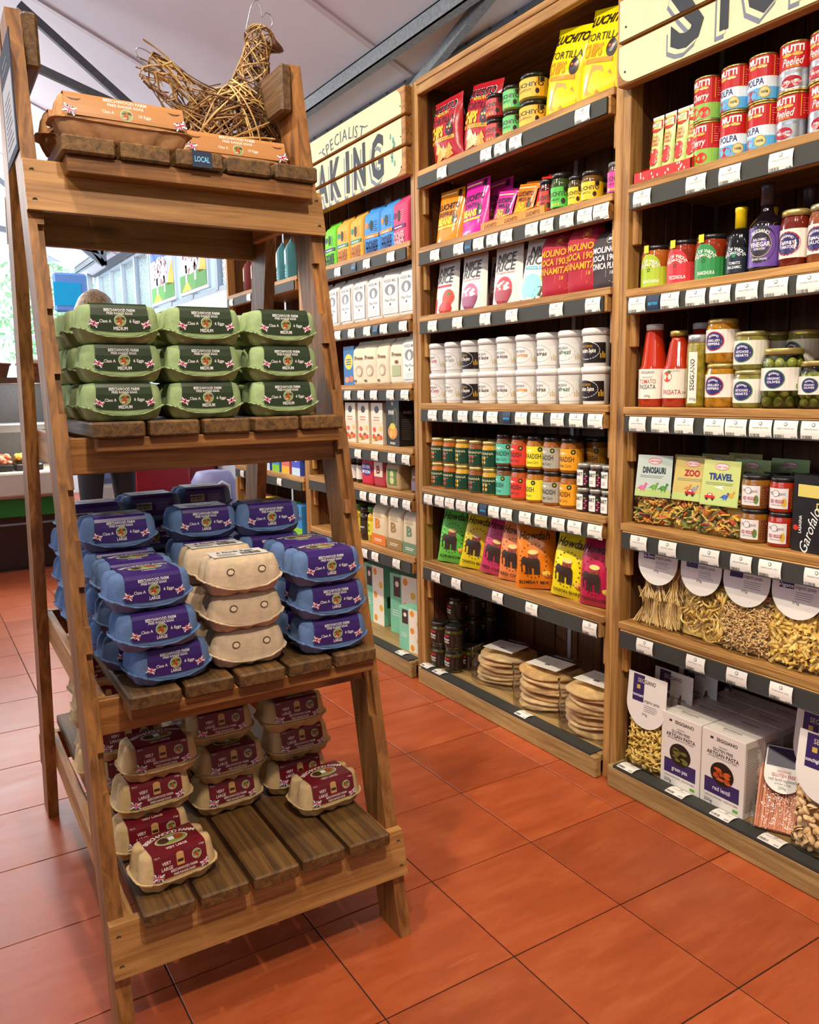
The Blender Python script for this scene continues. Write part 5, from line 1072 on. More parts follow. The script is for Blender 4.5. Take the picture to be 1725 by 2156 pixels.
put('w_lime', 'sauce_jar', 'lime label sauce jar with yellow seal, left of three', 'jar', (XF + .045, -.612, zc), RZ + .3, 0, 'sauce jars with yellow seals'); put('w_red', 'sauce_jar', 'red label sauce jar with yellow seal, middle of three', 'jar', (XF + .045, -.706, zc), RZ + .3, 0, 'sauce jars with yellow seals'); put('w_green', 'sauce_jar', 'green label sauce jar with yellow seal, right of three', 'jar', (XF + .045, -.800, zc), RZ + .3, 0, 'sauce jars with yellow seals')
def bottle(key, r, h, body, cap, neck_r, z_sh, z_nk, z_cap, draw):
    b = MB().lathe([(r * .9, 0), (r, .004), (r, z_sh * h), (r * .86, (z_sh + .05) * h), (neck_r * 1.2, z_nk * h), (neck_r, (z_nk + .04) * h), (neck_r, z_cap * h)], mat(body, .06, 0, 0, 30, 0, .8), 24)
    c = MB().lathe([(neck_r * 1.12, (z_cap - .01) * h), (neck_r * 1.12, h * .93), (neck_r * 1.2, h * .94), (neck_r * 1.2, h * .995), (neck_r * 1.05, h)], mat(cap, .35), 18)
    m = MB(); d = D(.35); draw(d, r, h); d.apply(m, cyl(r * 1.004)); KIND[key] = [('bottle', b.mesh('bottle')), ('cap', c.mesh('cap')), ('label', m.mesh('label'))]
def bals(d, r, h):
    d.rect(-.042, h * .04, .042, h * .40, '#141E2C', 1, 14, 1).arc('ISLE OF WIGHT', -.004, h * .22, .028, .0085, '#E4E8EA', 90, 3, .015, False, .75).arc('TOMATOES', -.004, h * .22, .019, .006, '#E4E8EA', 90, 3, .015, False, .75).ell(-.004, h * .29, .006, .006, '#2E8A5A', 3, 5, 1).text('TOMATO', -.002, h * .18, .007, '#E4E8EA', 3, .03, .015).text('BALSAMIC', -.002, h * .12, .007, '#E4E8EA', 3, .036, .015)
bottle('bt_bal', .034, .172, '#0E1014', '#EFCB12', .013, .58, .68, .70, bals)
def vine(d, r, h):
    d.rect(-.052, h * .05, .052, h * .50, '#6A4A9E', 1, 16, 1).ell(-.003, h * .30, .040, h * .21, '#241E28', 2, 26).ell(-.003, h * .30, .0285, h * .145, '#A89A6A', 3, 22, 1).ell(-.003, h * .30, .0265, h * .135, '#2A2430', 4, 22, 1)
    d.text('BALSAMIC', -.003, h * .355, .006, '#EDE8E4', 5, .032, .01).text('VINEGAR', -.003, h * .30, .011, '#EDE8E4', 5, .050, .025).text('OF MODENA', -.003, h * .25, .0055, '#EDE8E4', 5, .028, .01).arc('SEGGIANO', -.003, h * .30, .0325, .0078, '#EDE8E4', 90, 5, .015, False, .8).text('CERTIFIED ORGANIC', -.003, h * .135, .005, '#EDE8E4', 5, .04, .01)
bottle('bt_vin', .040, .214, '#100C12', '#3A2A34', .0145, .52, .66, .76, vine)
put('bt_bal', 'vinegar_bottle', 'dark balsamic bottle with bright yellow cap', 'bottle', (XF + .04, -.890, zc), RZ + .3, 0, 'dark bottles'); put('bt_bal', 'vinegar_bottle', 'yellow-capped dark bottle half hidden behind the purple label bottle', 'bottle', (XF + .115, -.925, zc), RZ + .3, 0, 'dark bottles'); put('bt_vin', 'vinegar_bottle', 'tall dark vinegar bottle with purple label', 'bottle', (XF + .035, -.968, zc), RZ + .3, 0, 'dark bottles')
for k, y in enumerate((-1.02, -1.10)): put('bt_vin', 'vinegar_bottle', 'dark bottle deep in shadow behind the gold-lid jars, %s' % ('left', 'right')[k], 'bottle', (XF + .16, y + .02, zc), RZ, 0, 'dark bottles behind')
def segj(l1, l2, ring, hx='#E6DCD0', txt=None):
    def fn(d, w, a, b):
        c = a + (b - a) * .5; R = (b - a) * .42; rx = min(R * 1.15, w * .3)
        d.ell(-.010, c, rx, R, ring, 2, 22).ell(-.010, c, rx * .9, R * .9, '#2E2260', 3, 22).arc('SEGGIANO', -.010, c - R * .15, R * .78, R * .2, '#EDE8F0', 90, 4, .015, False, .8).text(l1, -.010, c + R * .08, R * .24, '#EDE8F0', 5, rx * (1.2 if len(l1) > 5 else .9), .02).text(l2, -.010, c - R * .28, R * .24, '#EDE8F0', 5, rx * 1.2, .02)
        d.text('280g', w * .3, a + (b - a) * .16, .0055, '#3A3434', 3, None, 0).lines(w * .38, w * .47, a + .006, b - .006, 8, '#A89E96', 2, .3)
    return fn
jar('sg_cherry', .0345, .135, '#6A1E10', '#C8B068', segj('CHERRY', 'TOMATOES', '#B8343A'), .16, .66, PI * .0345 * 1.5, '#E6DCD0', .10, .86, .6); jar('sg_sauce', .0345, .135, '#8A4A2A', '#B8B48A', segj('TOMATO', 'SAUCE', '#B8343A'), .16, .66, PI * .0345 * 1.5, '#E6DCD0', .10, .86, .6)
put('sg_cherry', 'tomato_jar', 'gold-lid jar of cherry tomatoes beside the vinegar bottle', 'jar', (XF + .035, -1.047, zc), RZ + .3, 0, 'gold lid jars'); put('sg_sauce', 'tomato_jar', 'gold-lid tomato sauce jar at the right edge of the shelf', 'jar', (XF + .035, -1.120, zc), RZ + .3, 0, 'gold lid jars')
# --- passata, antipasti and olives
ze = 1.195
def passl(big):
    def fn(d, r, h):
        d.rect(-.058, h * .10, .058, h * .46, '#E6DDD0', 1, 18, 1)
        d.text('SEGGIANO', -.004, h * .42, .0075, '#4A4444', 2, .042, .01).text('ORGANIC', -.004, h * .36, .006, '#7A726A', 2, .034, 0).text('TOMATO', -.004, h * .31, .0125, '#B03A34', 2, .052, .012).text('PASSATA', -.004, h * .245, .0125, '#3A3434', 2, .052, .012).lines(-.03, .024, h * .17, h * .22, 3, '#9A928A', 2, .25).text('690g' if big else '500g', -.002, h * .135, .007, '#3A3434', 2, None, 0)
        for q in range(3): d.ell(-.055, h * (.15 + .1 * q), .008, h * .035, '#A82A24', 2, 10, 1)
    return fn
def passs(d, r, h):
    d.rect(-.056, h * .12, .056, h * .50, '#E2D6C6', 1, 18, 1).ell(-.018, h * .40, .016, h * .07, '#C8381E', 2, 14, 1).ell(-.012, h * .465, .008, .003, '#4A7A2E', 3, 8, 1).text('SEGGIANO', .002, h * .475, .006, '#6A625A', 2, .036, 0).text('PASSATA', -.004, h * .20, .013, '#B03A34', 2, .056, .015).lines(.032, .05, h * .24, h * .46, 9, '#9A8E82', 2, .3).text('500g', .036, h * .19, .007, '#4A4444', 2, None, 0)
bottle('ps_big', .0425, .238, '#B02A10', '#DCD8D2', .021, .45, .90, .93, passl(True)); bottle('ps_small', .0415, .214, '#A82C14', '#B89E52', .021, .50, .84, .92, passs)
for key in ('ps_big', 'ps_small'):
    r, h, cap = ((.0425, .238, '#DCD8D2') if key == 'ps_big' else (.0415, .214, '#B89E52')); KIND[key][1] = ('cap', MB().lathe([(.0245, h * .925), (.0245, h * .995), (.022, h)], mat(cap, .35, 0 if key == 'ps_big' else .6), 20).mesh('cap'))
put('ps_big', 'passata_bottle', 'white-capped tomato passata bottle at the left of its shelf', 'bottle', (XF + .045, -.612, ze), RZ + .35, 0, 'passata bottles'); put('ps_small', 'passata_bottle', 'gold-capped tomato passata bottle beside the white-capped one', 'bottle', (XF + .045, -.700, ze), RZ + .35, 0, 'passata bottles')
put('ps_big', 'passata_bottle', 'passata bottle in shadow behind the front bottles', 'bottle', (XF + .14, -.70, ze), RZ + .35, 0, 'passata bottles'); 
def tallj(d, w, a, b): d.rect(-.015, a, .011, b, '#E2DACC', 1, 4, 1).text('SEGGIANO', -.002, (a + b) / 2 + .008, .012, '#3A3434', 2, .085, .02, 0, 90).text('300g', 0, a + .012, .007, '#4A4444', 2, None, 0)
jar('tall_art', .027, .198, '#8A7A22', '#B8B8BA', tallj, .06, .76, .03, None, .12, .96, .7, 18, .4)
put('tall_art', 'antipasti_jar', 'tall slim antipasti jar with silver lid and upright label', 'jar', (XF + .03, -.776, ze), RZ + .3, 0, 'antipasti jars')
put('tall_art', 'antipasti_jar', 'tall slim jar in shadow behind the silver-lid jar', 'jar', (XF + .1, -.775, ze), RZ + .3, 0, 'antipasti jars')
jar('sg_pep', .0425, .117, '#A8741A', '#C4AE62', segj('GRILLED', 'PEPPERS', '#B8343A'), .24, .76, PI * .0425 * 1.4, '#E6DAD0', .09, .90, .6, 22, .5)
jar('sg_art', .0425, .098, '#7E7A34', '#B8AC72', segj('ARTICHOKE', 'HEARTS', '#4A7A3A'), .14, .76, PI * .0425 * 1.4, '#E2DCD0', .10, .90, .6, 22, .4)
for q in range(2):
    put('sg_pep', 'antipasti_jar', 'grilled pepper jar, %s of the stacked pair' % ('lower', 'upper')[q], 'jar', (XF + .045, -.848 + .003 * q, ze + q * .117), RZ + .3, 0, 'antipasti jars'); put('sg_art', 'antipasti_jar', 'artichoke heart jar, %s of the stacked pair' % ('lower', 'upper')[q], 'jar', (XF + .045, -.936 + .003 * q, ze + q * .098), RZ + .3, 0, 'antipasti jars')
    put('sg_art', 'antipasti_jar', 'artichoke jar in the row behind, left pair, %s' % ('lower', 'upper')[q], 'jar', (XF + .14, -.93, ze + q * .098), RZ, 0, 'antipasti jars behind'); put('sg_art', 'antipasti_jar', 'artichoke jar in the row behind, right pair, %s' % ('lower', 'upper')[q], 'jar', (XF + .14, -1.02, ze + q * .098), RZ, 0, 'antipasti jars behind')
OLV = [mat(c, .25, 0, .1, 40, 0, .3) for c in ('#A6A646', '#98993C', '#B0AE54')]
def olive_jar(key, r, h, l1, l2, n):
    g = MB().lathe([(r * .9, 0), (r, .004), (r, h * .76), (r * .9, h * .86), (r * .88, h * .9)], film('jar_glass', '#E8EED8', .06, .03), 24, True, True)
    br = MB().lathe([(r * .6, .003), (r * .62, h * .5), (r * .6, h * .78)], mat('#7C7C30', .3), 14); ol = MB(); rg = random.Random(len(key)); s = .0125 if r > .045 else .0105; zz = s + .004; L0 = 0
    while zz < h * .80:
        m_ = int(2 * PI * (r - s) / (2.25 * s))
        for i in range(m_):
            a = 2 * PI * (i + .5 * (L0 % 2)) / m_; k = rg.uniform(.86, 1.0); ol.sphere(((r - s * 1.08) * math.cos(a), (r - s * 1.08) * math.sin(a), zz), s * k, s * k, s * k * 1.12, rg.choice(OLV), 8, 6)
        zz += s * 1.9; L0 += 1
    l = MB().lathe([(r * .93, h * .895), (r * .93, h * .985), (r * .9, h)], mat('#C2AE66', .3, .6), 22); m = MB(); d = D(.4); w = PI * r * 1.3; d.rect(-w / 2, h * .3, w / 2, h * .68, '#E4DCD2', 1, 16, 1); segj(l1, l2, '#4A7A3A')(d, w, h * .3, h * .68); d.rect(w * .22, h * .33, w * .36, h * .41, '#5AA83A', 4); d.apply(m, cyl(r * 1.006))
    KIND[key] = [('glass_jar', g.mesh('glass_jar')), ('brine', br.mesh('brine')), ('olives', ol.mesh('olives'), 'stuff'), ('lid', l.mesh('lid')), ('label', m.mesh('label'))]
olive_jar('ol_big', .050, .148, 'ORGANIC', 'OLIVES', 40); olive_jar('ol_small', .041, .114, 'ORGANIC', 'OLIVES', 30)
put('ol_big', 'olive_jar', 'large jar of whole green olives with gold lid', 'jar', (XF + .04, -1.030, ze), RZ + .35, 0, 'olive jars'); put('ol_small', 'olive_jar', 'small jar of green olives right of the large jar', 'jar', (XF + .04, -1.122, ze), RZ + .35, 0, 'olive jars'); put('ol_small', 'olive_jar', 'small olive jar partly hidden behind the front jars', 'jar', (XF + .14, -1.10, ze), RZ + .35, 0, 'olive jars')
jar('sg_purp', .040, .105, '#8A3A1E', '#A8A87A', lambda d, w, a, b: d.arc('SEGGIANO', -.004, a + .01, .034, .008, '#EDE8F0', 100, 2, .015, False, .8).text('OLIVES &', -.004, a + (b - a) * .5, .009, '#EDE8F0', 2, .045, .02).text('TOMATO', -.004, a + (b - a) * .3, .009, '#EDE8F0', 2, .04, .02), .05, .74, PI * .04 * 1.4, '#3A2468', .1, .9, .4)
put('sg_purp', 'antipasti_jar', 'purple label jar at the right edge beside the small olives', 'jar', (XF + .035, -1.205, ze), RZ + .3, 0, 'antipasti jars'); put('sg_purp', 'antipasti_jar', 'purple label jar stacked on top at the right edge', 'jar', (XF + .035, -1.207, ze + .105), RZ + .3, 0, 'antipasti jars')
# --- children's pasta, sauces and lasagne
zg = .845
PASTA = {}
def pasta_mix(key, w, h, t, kind, n, cols, seed=1):
    rg = random.Random(seed); b = MB(); ms = [mat(c, .55, 0, .08, 60) for c in cols]
    def spot(mar):
        s = rg.choice((0, 0, 0, 1, 2)); x = rg.uniform(-w / 2 + mar, w / 2 - mar); z = rg.uniform(mar, h - mar); q = t / 2 * (max(0, 1 - abs(2 * x / w) ** 4) ** .5) * min(1, .55 + .8 * math.sin(PI * min(1, z / h)))
        y = (-q + mar * .8) if s < 2 else rg.uniform(-q, q) * .8
        if s == 1: x = (w / 2 - mar) * rg.choice((1, 1, -1)); y = rg.uniform(-t * .3, t * .3)
        return Vector((x, y, z))
    for _ in range(n):
        c = spot(.008); m = rg.choice(ms); d = Vector((rg.uniform(-1, 1), rg.uniform(-.4, .4), rg.uniform(-1, 1))); d.normalize()
        if kind == 'shape':
            q = d.to_track_quat('Z', 'Y').to_matrix().to_4x4(); s = rg.uniform(1.0, 1.6); b.box(-.006 * s, .006 * s, -.0022, .0022, -.008 * s, .008 * s, m, .001, Matrix.Translation(c) @ q)
            if rg.random() < .5: b.box(-.009 * s, .009 * s, -.002, .002, -.0035 * s, .0035 * s, m, .001, Matrix.Translation(c) @ q)
        elif kind == 'penne': b.tube([tuple(c - d * .02), tuple(c - d * .007), tuple(c + d * .007), tuple(c + d * .02)], .0046, m, 8); b.tube([tuple(c + d * .0195), tuple(c + d * .0204)], .0032, mat('#6A4A1E', .7), 6); b.tube([tuple(c - d * .0204), tuple(c - d * .0195)], .0032, mat('#6A4A1E', .7), 6)
        elif kind == 'fusilli':
            u = d.orthogonal().normalized(); v = d.cross(u); P = []
            for i in range(13): a = i * 1.05; P.append(tuple(c + d * (.0026 * (i - 6)) + (u * math.cos(a) + v * math.sin(a)) * .0026))
            b.tube(P, .0024, m, 4)
        elif kind == 'twist':
            u = d.orthogonal().normalized(); v = d.cross(u); P = [tuple(c + u * (.010 * math.cos(a)) + v * (.007 * math.sin(a)) + d * (.003 * a - .008)) for a in [k * .75 for k in range(8)]]; b.tube(P, [.0022, .0034, .003, .0036, .0028, .0036, .003, .002], m, 5)
        elif kind == 'shell':
            q = d.to_track_quat('Z', 'Y').to_matrix().to_4x4(); T = Matrix.Translation(c) @ q; s = rg.uniform(.75, 1.05)
            vs = [tuple(T @ Vector((.010 * s * math.cos(a) * math.sin(PI * (j + .5) / 6), .008 * s * math.sin(a) * math.sin(PI * (j + .5) / 6), .013 * s * math.cos(PI * (j + .5) / 6)))) for j in range(6) for a in [PI * .15 + 2 * PI * .8 * i / 9 for i in range(10)]]
            b.add(vs, [(j * 10 + i, j * 10 + i + 1, (j + 1) * 10 + i + 1, (j + 1) * 10 + i) for j in range(5) for i in range(9)], m, True)
    # filler core so that no light passes through
    b.grid(lambda i, j: ((i - .5) * w * .9, -(thick(w, h, t, 'chip')((i - .5) * w * .9, j * h) * .55), j * h * .96), 8, 8, mat(cols[1], .7)); b.grid(lambda i, j: ((.5 - i) * w * .9, (thick(w, h, t, 'chip')((.5 - i) * w * .9, j * h) * .55), j * h * .96), 8, 8, mat(cols[1], .7))
    return b.mesh('pasta')
def film_bag(w, h, t, style='pouch'):
    th = thick(w, h, t, style); b = MB(); b.grid(lambda i, j: ((i - .5) * w, -th((i - .5) * w, j * h) - .0012 * math.sin(31 * i + 17 * j), j * h), 16, 18, FILM); b.grid(lambda i, j: ((.5 - i) * w, th((.5 - i) * w, j * h), j * h), 10, 12, FILM); return b.mesh('film_bag')
def header(pts, draw, y, lean=0.0, hx='#E8E2DA', rough=.4):
    b = MB(); b.prism([(x, y, z) for x, z in pts], (0, .0012, 0), mat(hx, rough)); d = D(rough); draw(d); d.apply(b, front(y - .0002)); return b.mesh('header_card')
def kid_bag(key, title, hx, ink, seed):
    w, h, t = .145, .20, .075; ps = pasta_mix(key, w * .96, h * .60, t * .9, 'shape', 170, ('#C88A3A', '#D8B04A', '#7A7E34', '#B84A2A', '#C8A85A', '#5A5E30'), seed)
    z0, z1 = .082, .205; pts = [(-.058, z0), (.058, z0), (.056, z1), (-.056, z1)]
    def draw(d):
        d.ell(0, z1 - .017, .022, .0095, '#C03038', 1, 18, 1).ell(0, z1 - .017, .0205, .008, '#F0D8D8', 2, 18, 1).text('Dalla Costa', 0, z1 - .017, .0065, '#C03038', 3, .034, .015).text(title, 0, z1 - .044, .017, ink, 2, .074 if len(title) > 4 else .05, .045)
        d.lines(-.045, .045, z1 - .066, z1 - .057, 2, '#6A7A6A', 2, .25); d.rect(-.056, z0 + .002, .056, z0 + .022, '#B8CC7A', 1)
        def critter(x, z, c, k=1.0):
            d.ell(x, z, .010 * k, .007 * k, c, 2, 12, 1).ell(x + .010 * k, z + .010 * k, .0045 * k, .004 * k, c, 2, 10, 1); d.poly([(x + .004 * k, z), (x + .009 * k, z), (x + .012 * k, z + .011 * k), (x + .008 * k, z + .011 * k)], c, 2).poly([(x - .019 * k, z - .004 * k), (x - .006 * k, z - .004 * k), (x - .006 * k, z + .004 * k)], c, 2)
            for dx in (-.006, .003): d.rect(x + dx * k, z - .011 * k, x + (dx + .0035) * k, z - .004 * k, c, 2)
        def motor(x, z, c):
            d.rect(x - .016, z - .004, x + .016, z + .004, c, 3).poly([(x - .010, z + .004), (x + .010, z + .004), (x + .006, z + .011), (x - .006, z + .011)], c, 3).rect(x - .005, z + .005, x + .005, z + .009, '#DCE8EE', 4)
            for dx in (-.009, .009): d.ell(x + dx, z - .005, .004, .004, '#2A2A2C', 5, 10, 1)
        if title == 'DINOSAURI': critter(-.034, z0 + .026, '#D87AA0', 1.1); critter(.004, z0 + .030, '#7AAE4A', 1.0); critter(.034, z0 + .028, '#5E9A44', 1.1)
        elif title == 'TRAVEL': motor(-.028, z0 + .022, '#C8322A'); critter(.018, z0 + .026, '#4A6AB8', .9); d.poly([(-.02, z0 + .050), (.016, z0 + .056), (.004, z0 + .050), (.014, z0 + .044)], '#F0F0F0', 2); critter(.036, z0 + .032, '#D8A03A', .8)
        elif title == 'ZOO': motor(0, z0 + .022, '#B8282A'); critter(-.008, z0 + .036, '#C88A4A', .8); critter(.014, z0 + .036, '#9A9AA0', .8)
        else: critter(-.02, z0 + .026, '#4A8AB8', 1.0); critter(.02, z0 + .028, '#D8764A', 1.0)
    KIND[key] = [('pasta', ps, 'stuff'), ('film_bag', film_bag(w, h, t)), ('header_card', header(pts, draw, -.043, 0, hx))]
kid_bag('kid_dino', 'DINOSAURI', '#BFCBC4', '#2A3A44', 1); kid_bag('kid_zoo', 'ZOO', '#CBB66A', '#A8203A', 2); kid_bag('kid_trav', 'TRAVEL', '#BFC87A', '#2A3A7A', 3); kid_bag('kid_sea', 'SEA', '#A8C07A', '#2A4A6A', 4)
put('kid_dino', 'pasta_bag', "coloured children's pasta bag with pale blue dinosaur card", 'pasta bag', (XF + .045, -.640, zg), RZ + .2, math.radians(-7), "children's pasta bags"); put('kid_zoo', 'pasta_bag', "coloured children's pasta bag with tan zoo card", 'pasta bag', (XF + .055, -.768, zg), RZ + .1, math.radians(-8), "children's pasta bags"); put('kid_trav', 'pasta_bag', "coloured children's pasta bag with green travel card", 'pasta bag', (XF + .04, -.878, zg), RZ + .05, math.radians(-7), "children's pasta bags")
for k, (key, x, y) in enumerate((('kid_zoo', .14, -.70), ('kid_zoo', .22, -.735), ('kid_sea', .15, -.90), ('kid_sea', .23, -.96), ('kid_zoo', .30, -.77))): put(key, 'pasta_bag', "%s children's pasta card peeping over the row behind, %s" % ('tan' if 'zoo' in key else 'green', ('nearest the dinosaur bag', 'behind the zoo bag', 'nearest the sauce jars', 'behind the sauce jars', 'deepest in the shelf')[k]), 'pasta bag', (XF + x, y, zg), RZ, math.radians(-4), "children's pasta bags behind")
def morg(nm, c):
    def fn(d, w, a, b): d.rect(-.03, a, .022, b, '#E4DCDA', 1, 8, 1).text('Mr Organic', -.004, b - .013, .0085, '#4A4A52', 2, .040, 0).ell(-.008, b - .013, .009, .009, '#4A4A52', 2, 14, 1).ell(-.008, b - .013, .0078, .0078, '#E4DCDA', 3, 14, 1).text('KID VEGGIE', -.005, a + (b - a) * .36, .0085, '#A82A4A', 2, .036, .03).text('PASTA SAUCE', -.005, a + (b - a) * .18, .004, '#6A4A54', 2, .028, 0).ell(.013, a + .016, .006, .012, c, 2, 10, 1); d.rect(.028, a, .05, b, '#6A3A1E', 1, 4, 1).lines(.03, .048, a + .004, b - .004, 6, '#C8A88A', 2, .3)
    return fn
jar('mo_br', .0375, .089, '#8A5A18', '#1C1A1A', morg('', '#5A8A3A'), .12, .70, .1, None, .11, .92); jar('mo_rd', .0345, .089, '#A82A14', '#1C1A1A', morg('', '#D8B23A'), .12, .70, .09, None, .11, .92)
for q in range(2):
    put('mo_br', 'sauce_jar', 'brown pasta sauce jar, %s of its pair beside the travel bag' % ('lower', 'upper')[q], 'jar', (XF + .04, -.972, zg + q * .089), RZ + .25, 0, 'small pasta sauce jars'); put('mo_rd', 'sauce_jar', 'red pasta sauce jar, %s of its pair beside the lasagne box' % ('lower', 'upper')[q], 'jar', (XF + .04, -1.050, zg + q * .089), RZ + .25, 0, 'small pasta sauce jars')
    for k in range(2): put('mo_br', 'sauce_jar', 'pasta sauce jar in the row behind, %s, %s' % (('left', 'right')[k], ('lower', 'upper')[q]), 'jar', (XF + .13, -.97 - .08 * k, zg + q * .089), RZ, 0, 'pasta sauce jars behind')
def las(d, w, h): d.rect(-w * .36, h * .72, w * .5, h * .88, '#D8C468', 2).rect(-w * .5, h * .0, -w * .5, h, '#141214', 1).text('LASAGNA', -w * .26, h * .36, .008, '#E8E4DC', 2, .044, .02, 0, 90).text('Garofalo', 0, h * .30, .026, '#F0ECE4', 2, .115, 0, .4, 72).ell(-w * .38, h * .31, .008, .007, '#C8321E', 2, 10, 1).rect(w * .16, h * .58, w * .32, h * .66, '#E8D85A', 2).rect(w * .19, h * .595, w * .29, h * .645, '#1A1818', 3)
def las_s(d, w, h): d.rect(-w / 2, 0, w / 2, h, '#E8D84A', 1)
carton_box('lasagne', .105, .07, .19, '#161416', las, las_s)
put('lasagne', 'lasagne_box', 'black and yellow lasagne box at the right edge of its shelf', 'box', (XF + .04, -1.150, zg), RZ - .15, 0, 'lasagne boxes'); put('lasagne', 'lasagne_box', 'black lasagne box behind the front one', 'box', (XF + .12, -1.145, zg), RZ, 0, 'lasagne boxes')
# --- organic pasta in clear bags
zh = .536
def seg_card(title, l2=None, wd2='375g'):
    z0, z1 = .180, .288; R = .070; pts = [(R * math.cos(math.radians(a)), z0 + .02 + R * math.sin(math.radians(a))) for a in range(-180, 1, 12)] + [(R * .98, z1), (-R * .98, z1)]
    pts = [(x, max(z, 0)) for x, z in pts]
    def draw(d):
        zc_ = z0 + .02; d.rect(-.050, zc_ + .005, -.010, z1 - .004, '#33205A', 1); d.text('SEG', -.022, z1 - .020, .012, '#C8B8A8', 2, .024, .01).text('GIANO', .010, z1 - .020, .012, '#4A4448', 2, .040, .01).rect(-.036, z1 - .046, -.024, z1 - .034, '#C8A84A', 2)
        d.text(title, -.030, zc_ + .024, .0085, '#F0ECF4', 2, min(.038, .0065 * len(title)), .02)
        if l2: d.text(l2, -.030, zc_ + .013, .0085, '#F0ECF4', 2, min(.038, .0065 * len(l2)), .02)
        d.text('organic pasta', .020, zc_ + .013, .0095, '#3A3438', 2, .055, 0).lines(-.006, .048, zc_ - .018, zc_ + .004, 4, '#7A7478', 2, .25).text(wd2, -.002, zc_ - .028, .007, '#3A3438', 2, None, 0)
    return pts, draw
def pasta_bag(key, pm, title, l2, w=.165, h=.26, t=.085, kindh=.185):
    pts, draw = seg_card(title, l2); KIND[key] = [('pasta', pm, 'stuff'), ('film_bag', film_bag(w, h, t)), ('header_card', header(pts, draw, -.049))]
def spaghetti():
    rg = random.Random(5); b = MB(); ms = [mat(c, .55) for c in ('#DDB878', '#E6C488', '#D2AA68')]
    for k in range(6):
        x0 = -.046 + .046 * (k % 3) + .004 * (k // 3); z0 = .018 + .078 * (k // 3)
        for _ in range(70):
            dx, dy = max(-.022, min(.022, rg.gauss(0, .011))), rg.uniform(-.034, .018); fl = max(-.02, min(.02, rg.gauss(0, .010))); b.tube([(x0 + dx + fl * 1.2, dy, z0 - .012 + rg.uniform(-.004, .004)), (x0 + dx * .6, dy * 1.05, z0 + .03), (x0 + dx * .5, dy * 1.05, z0 + .055), (x0 + dx + fl, dy * .8, z0 + .088 + rg.uniform(-.006, .006))], .0013, rg.choice(ms), 4)
    b.box(-.066, .066, -.006, .022, .004, .17, ms[1]); return b.mesh('pasta')
def nests():
    rg = random.Random(6); b = MB(); ms = [mat(c, .5) for c in ('#DCB65C', '#E4C470', '#D0A850')]
    for cx, cz, R in ((-.038, .055, .038), (.036, .045, .040), (-.030, .128, .036), (.040, .125, .038), (0, .09, .036)):
        for q in range(26):
            a0 = rg.uniform(0, 6.28); tilt = rg.uniform(-.5, .5); rr = R * rg.uniform(.35, 1.0); yb_ = -.034 + rg.uniform(0, .022); vs = []; jx, jz, asp, ro = rg.uniform(-.016, .016), rg.uniform(-.014, .014), rg.uniform(.45, 1), rg.uniform(0, 3.14)
            for i in range(13):
                a = a0 + i * .34; ux, uz = rr * math.cos(a), rr * asp * math.sin(a); x, z = cx + jx + ux * math.cos(ro) - uz * math.sin(ro), max(.006, cz + jz + ux * math.sin(ro) + uz * math.cos(ro)); x = max(-.074, min(.074, x)); y = yb_ + .008 * math.sin(2 * a + tilt)
                vs += [(x, y, z), (x + .0055 * math.cos(a), y + .003, z + .0055 * math.sin(a))]
            b.add(vs, [(2 * i, 2 * i + 1, 2 * i + 3, 2 * i + 2) for i in range(12)], rg.choice(ms), True)
    b.box(-.072, .072, -.012, .024, .004, .165, ms[1]); return b.mesh('pasta')
pasta_bag('pb_spag', spaghetti(), 'spaghetti', 'alla chitarra'); pasta_bag('pb_tag', nests(), 'tagliatelle', None)
pasta_bag('pb_fus', pasta_mix('f', .155, .178, .08, 'fusilli', 560, ('#DAB478', '#E2C088', '#CEA668'), 8), 'fusilli', None); pasta_bag('pb_pen', pasta_mix('p', .155, .172, .08, 'penne', 300, ('#DCB65C', '#E4C472', '#D2AA50'), 9), 'penne', 'rigate'); pasta_bag('pb_con', pasta_mix('c', .155, .165, .085, 'shell', 170, ('#D8B27C', '#E0BE8C', '#CCA26A'), 10), 'conchiglie', None)
for key, y, nm in (('pb_spag', -.672, 'clear bag of spaghetti bundles with rounded white card'), ('pb_tag', -.828, 'clear bag of tagliatelle nests with rounded white card'), ('pb_fus', -.972, 'clear bag of fusilli spirals with rounded white card'), ('pb_pen', -1.118, 'clear bag of penne tubes with rounded white card'), ('pb_con', -1.285, 'clear bag of pasta shells at the right edge, middle pasta shelf')):
    put(key, 'pasta_bag', nm, 'pasta bag', (XF + .045, y, zh + .001), RZ + random.uniform(-.03, .06), math.radians(-5), 'clear bags of organic pasta')
    put(key, 'pasta_bag', 'shadowed clear bag right behind the %s' % nm.split(' with ')[0].split(' at ')[0].replace('clear ', 'front '), 'pasta bag', (XF + .16, y, zh + .001), RZ, math.radians(-4), 'clear pasta bags behind')
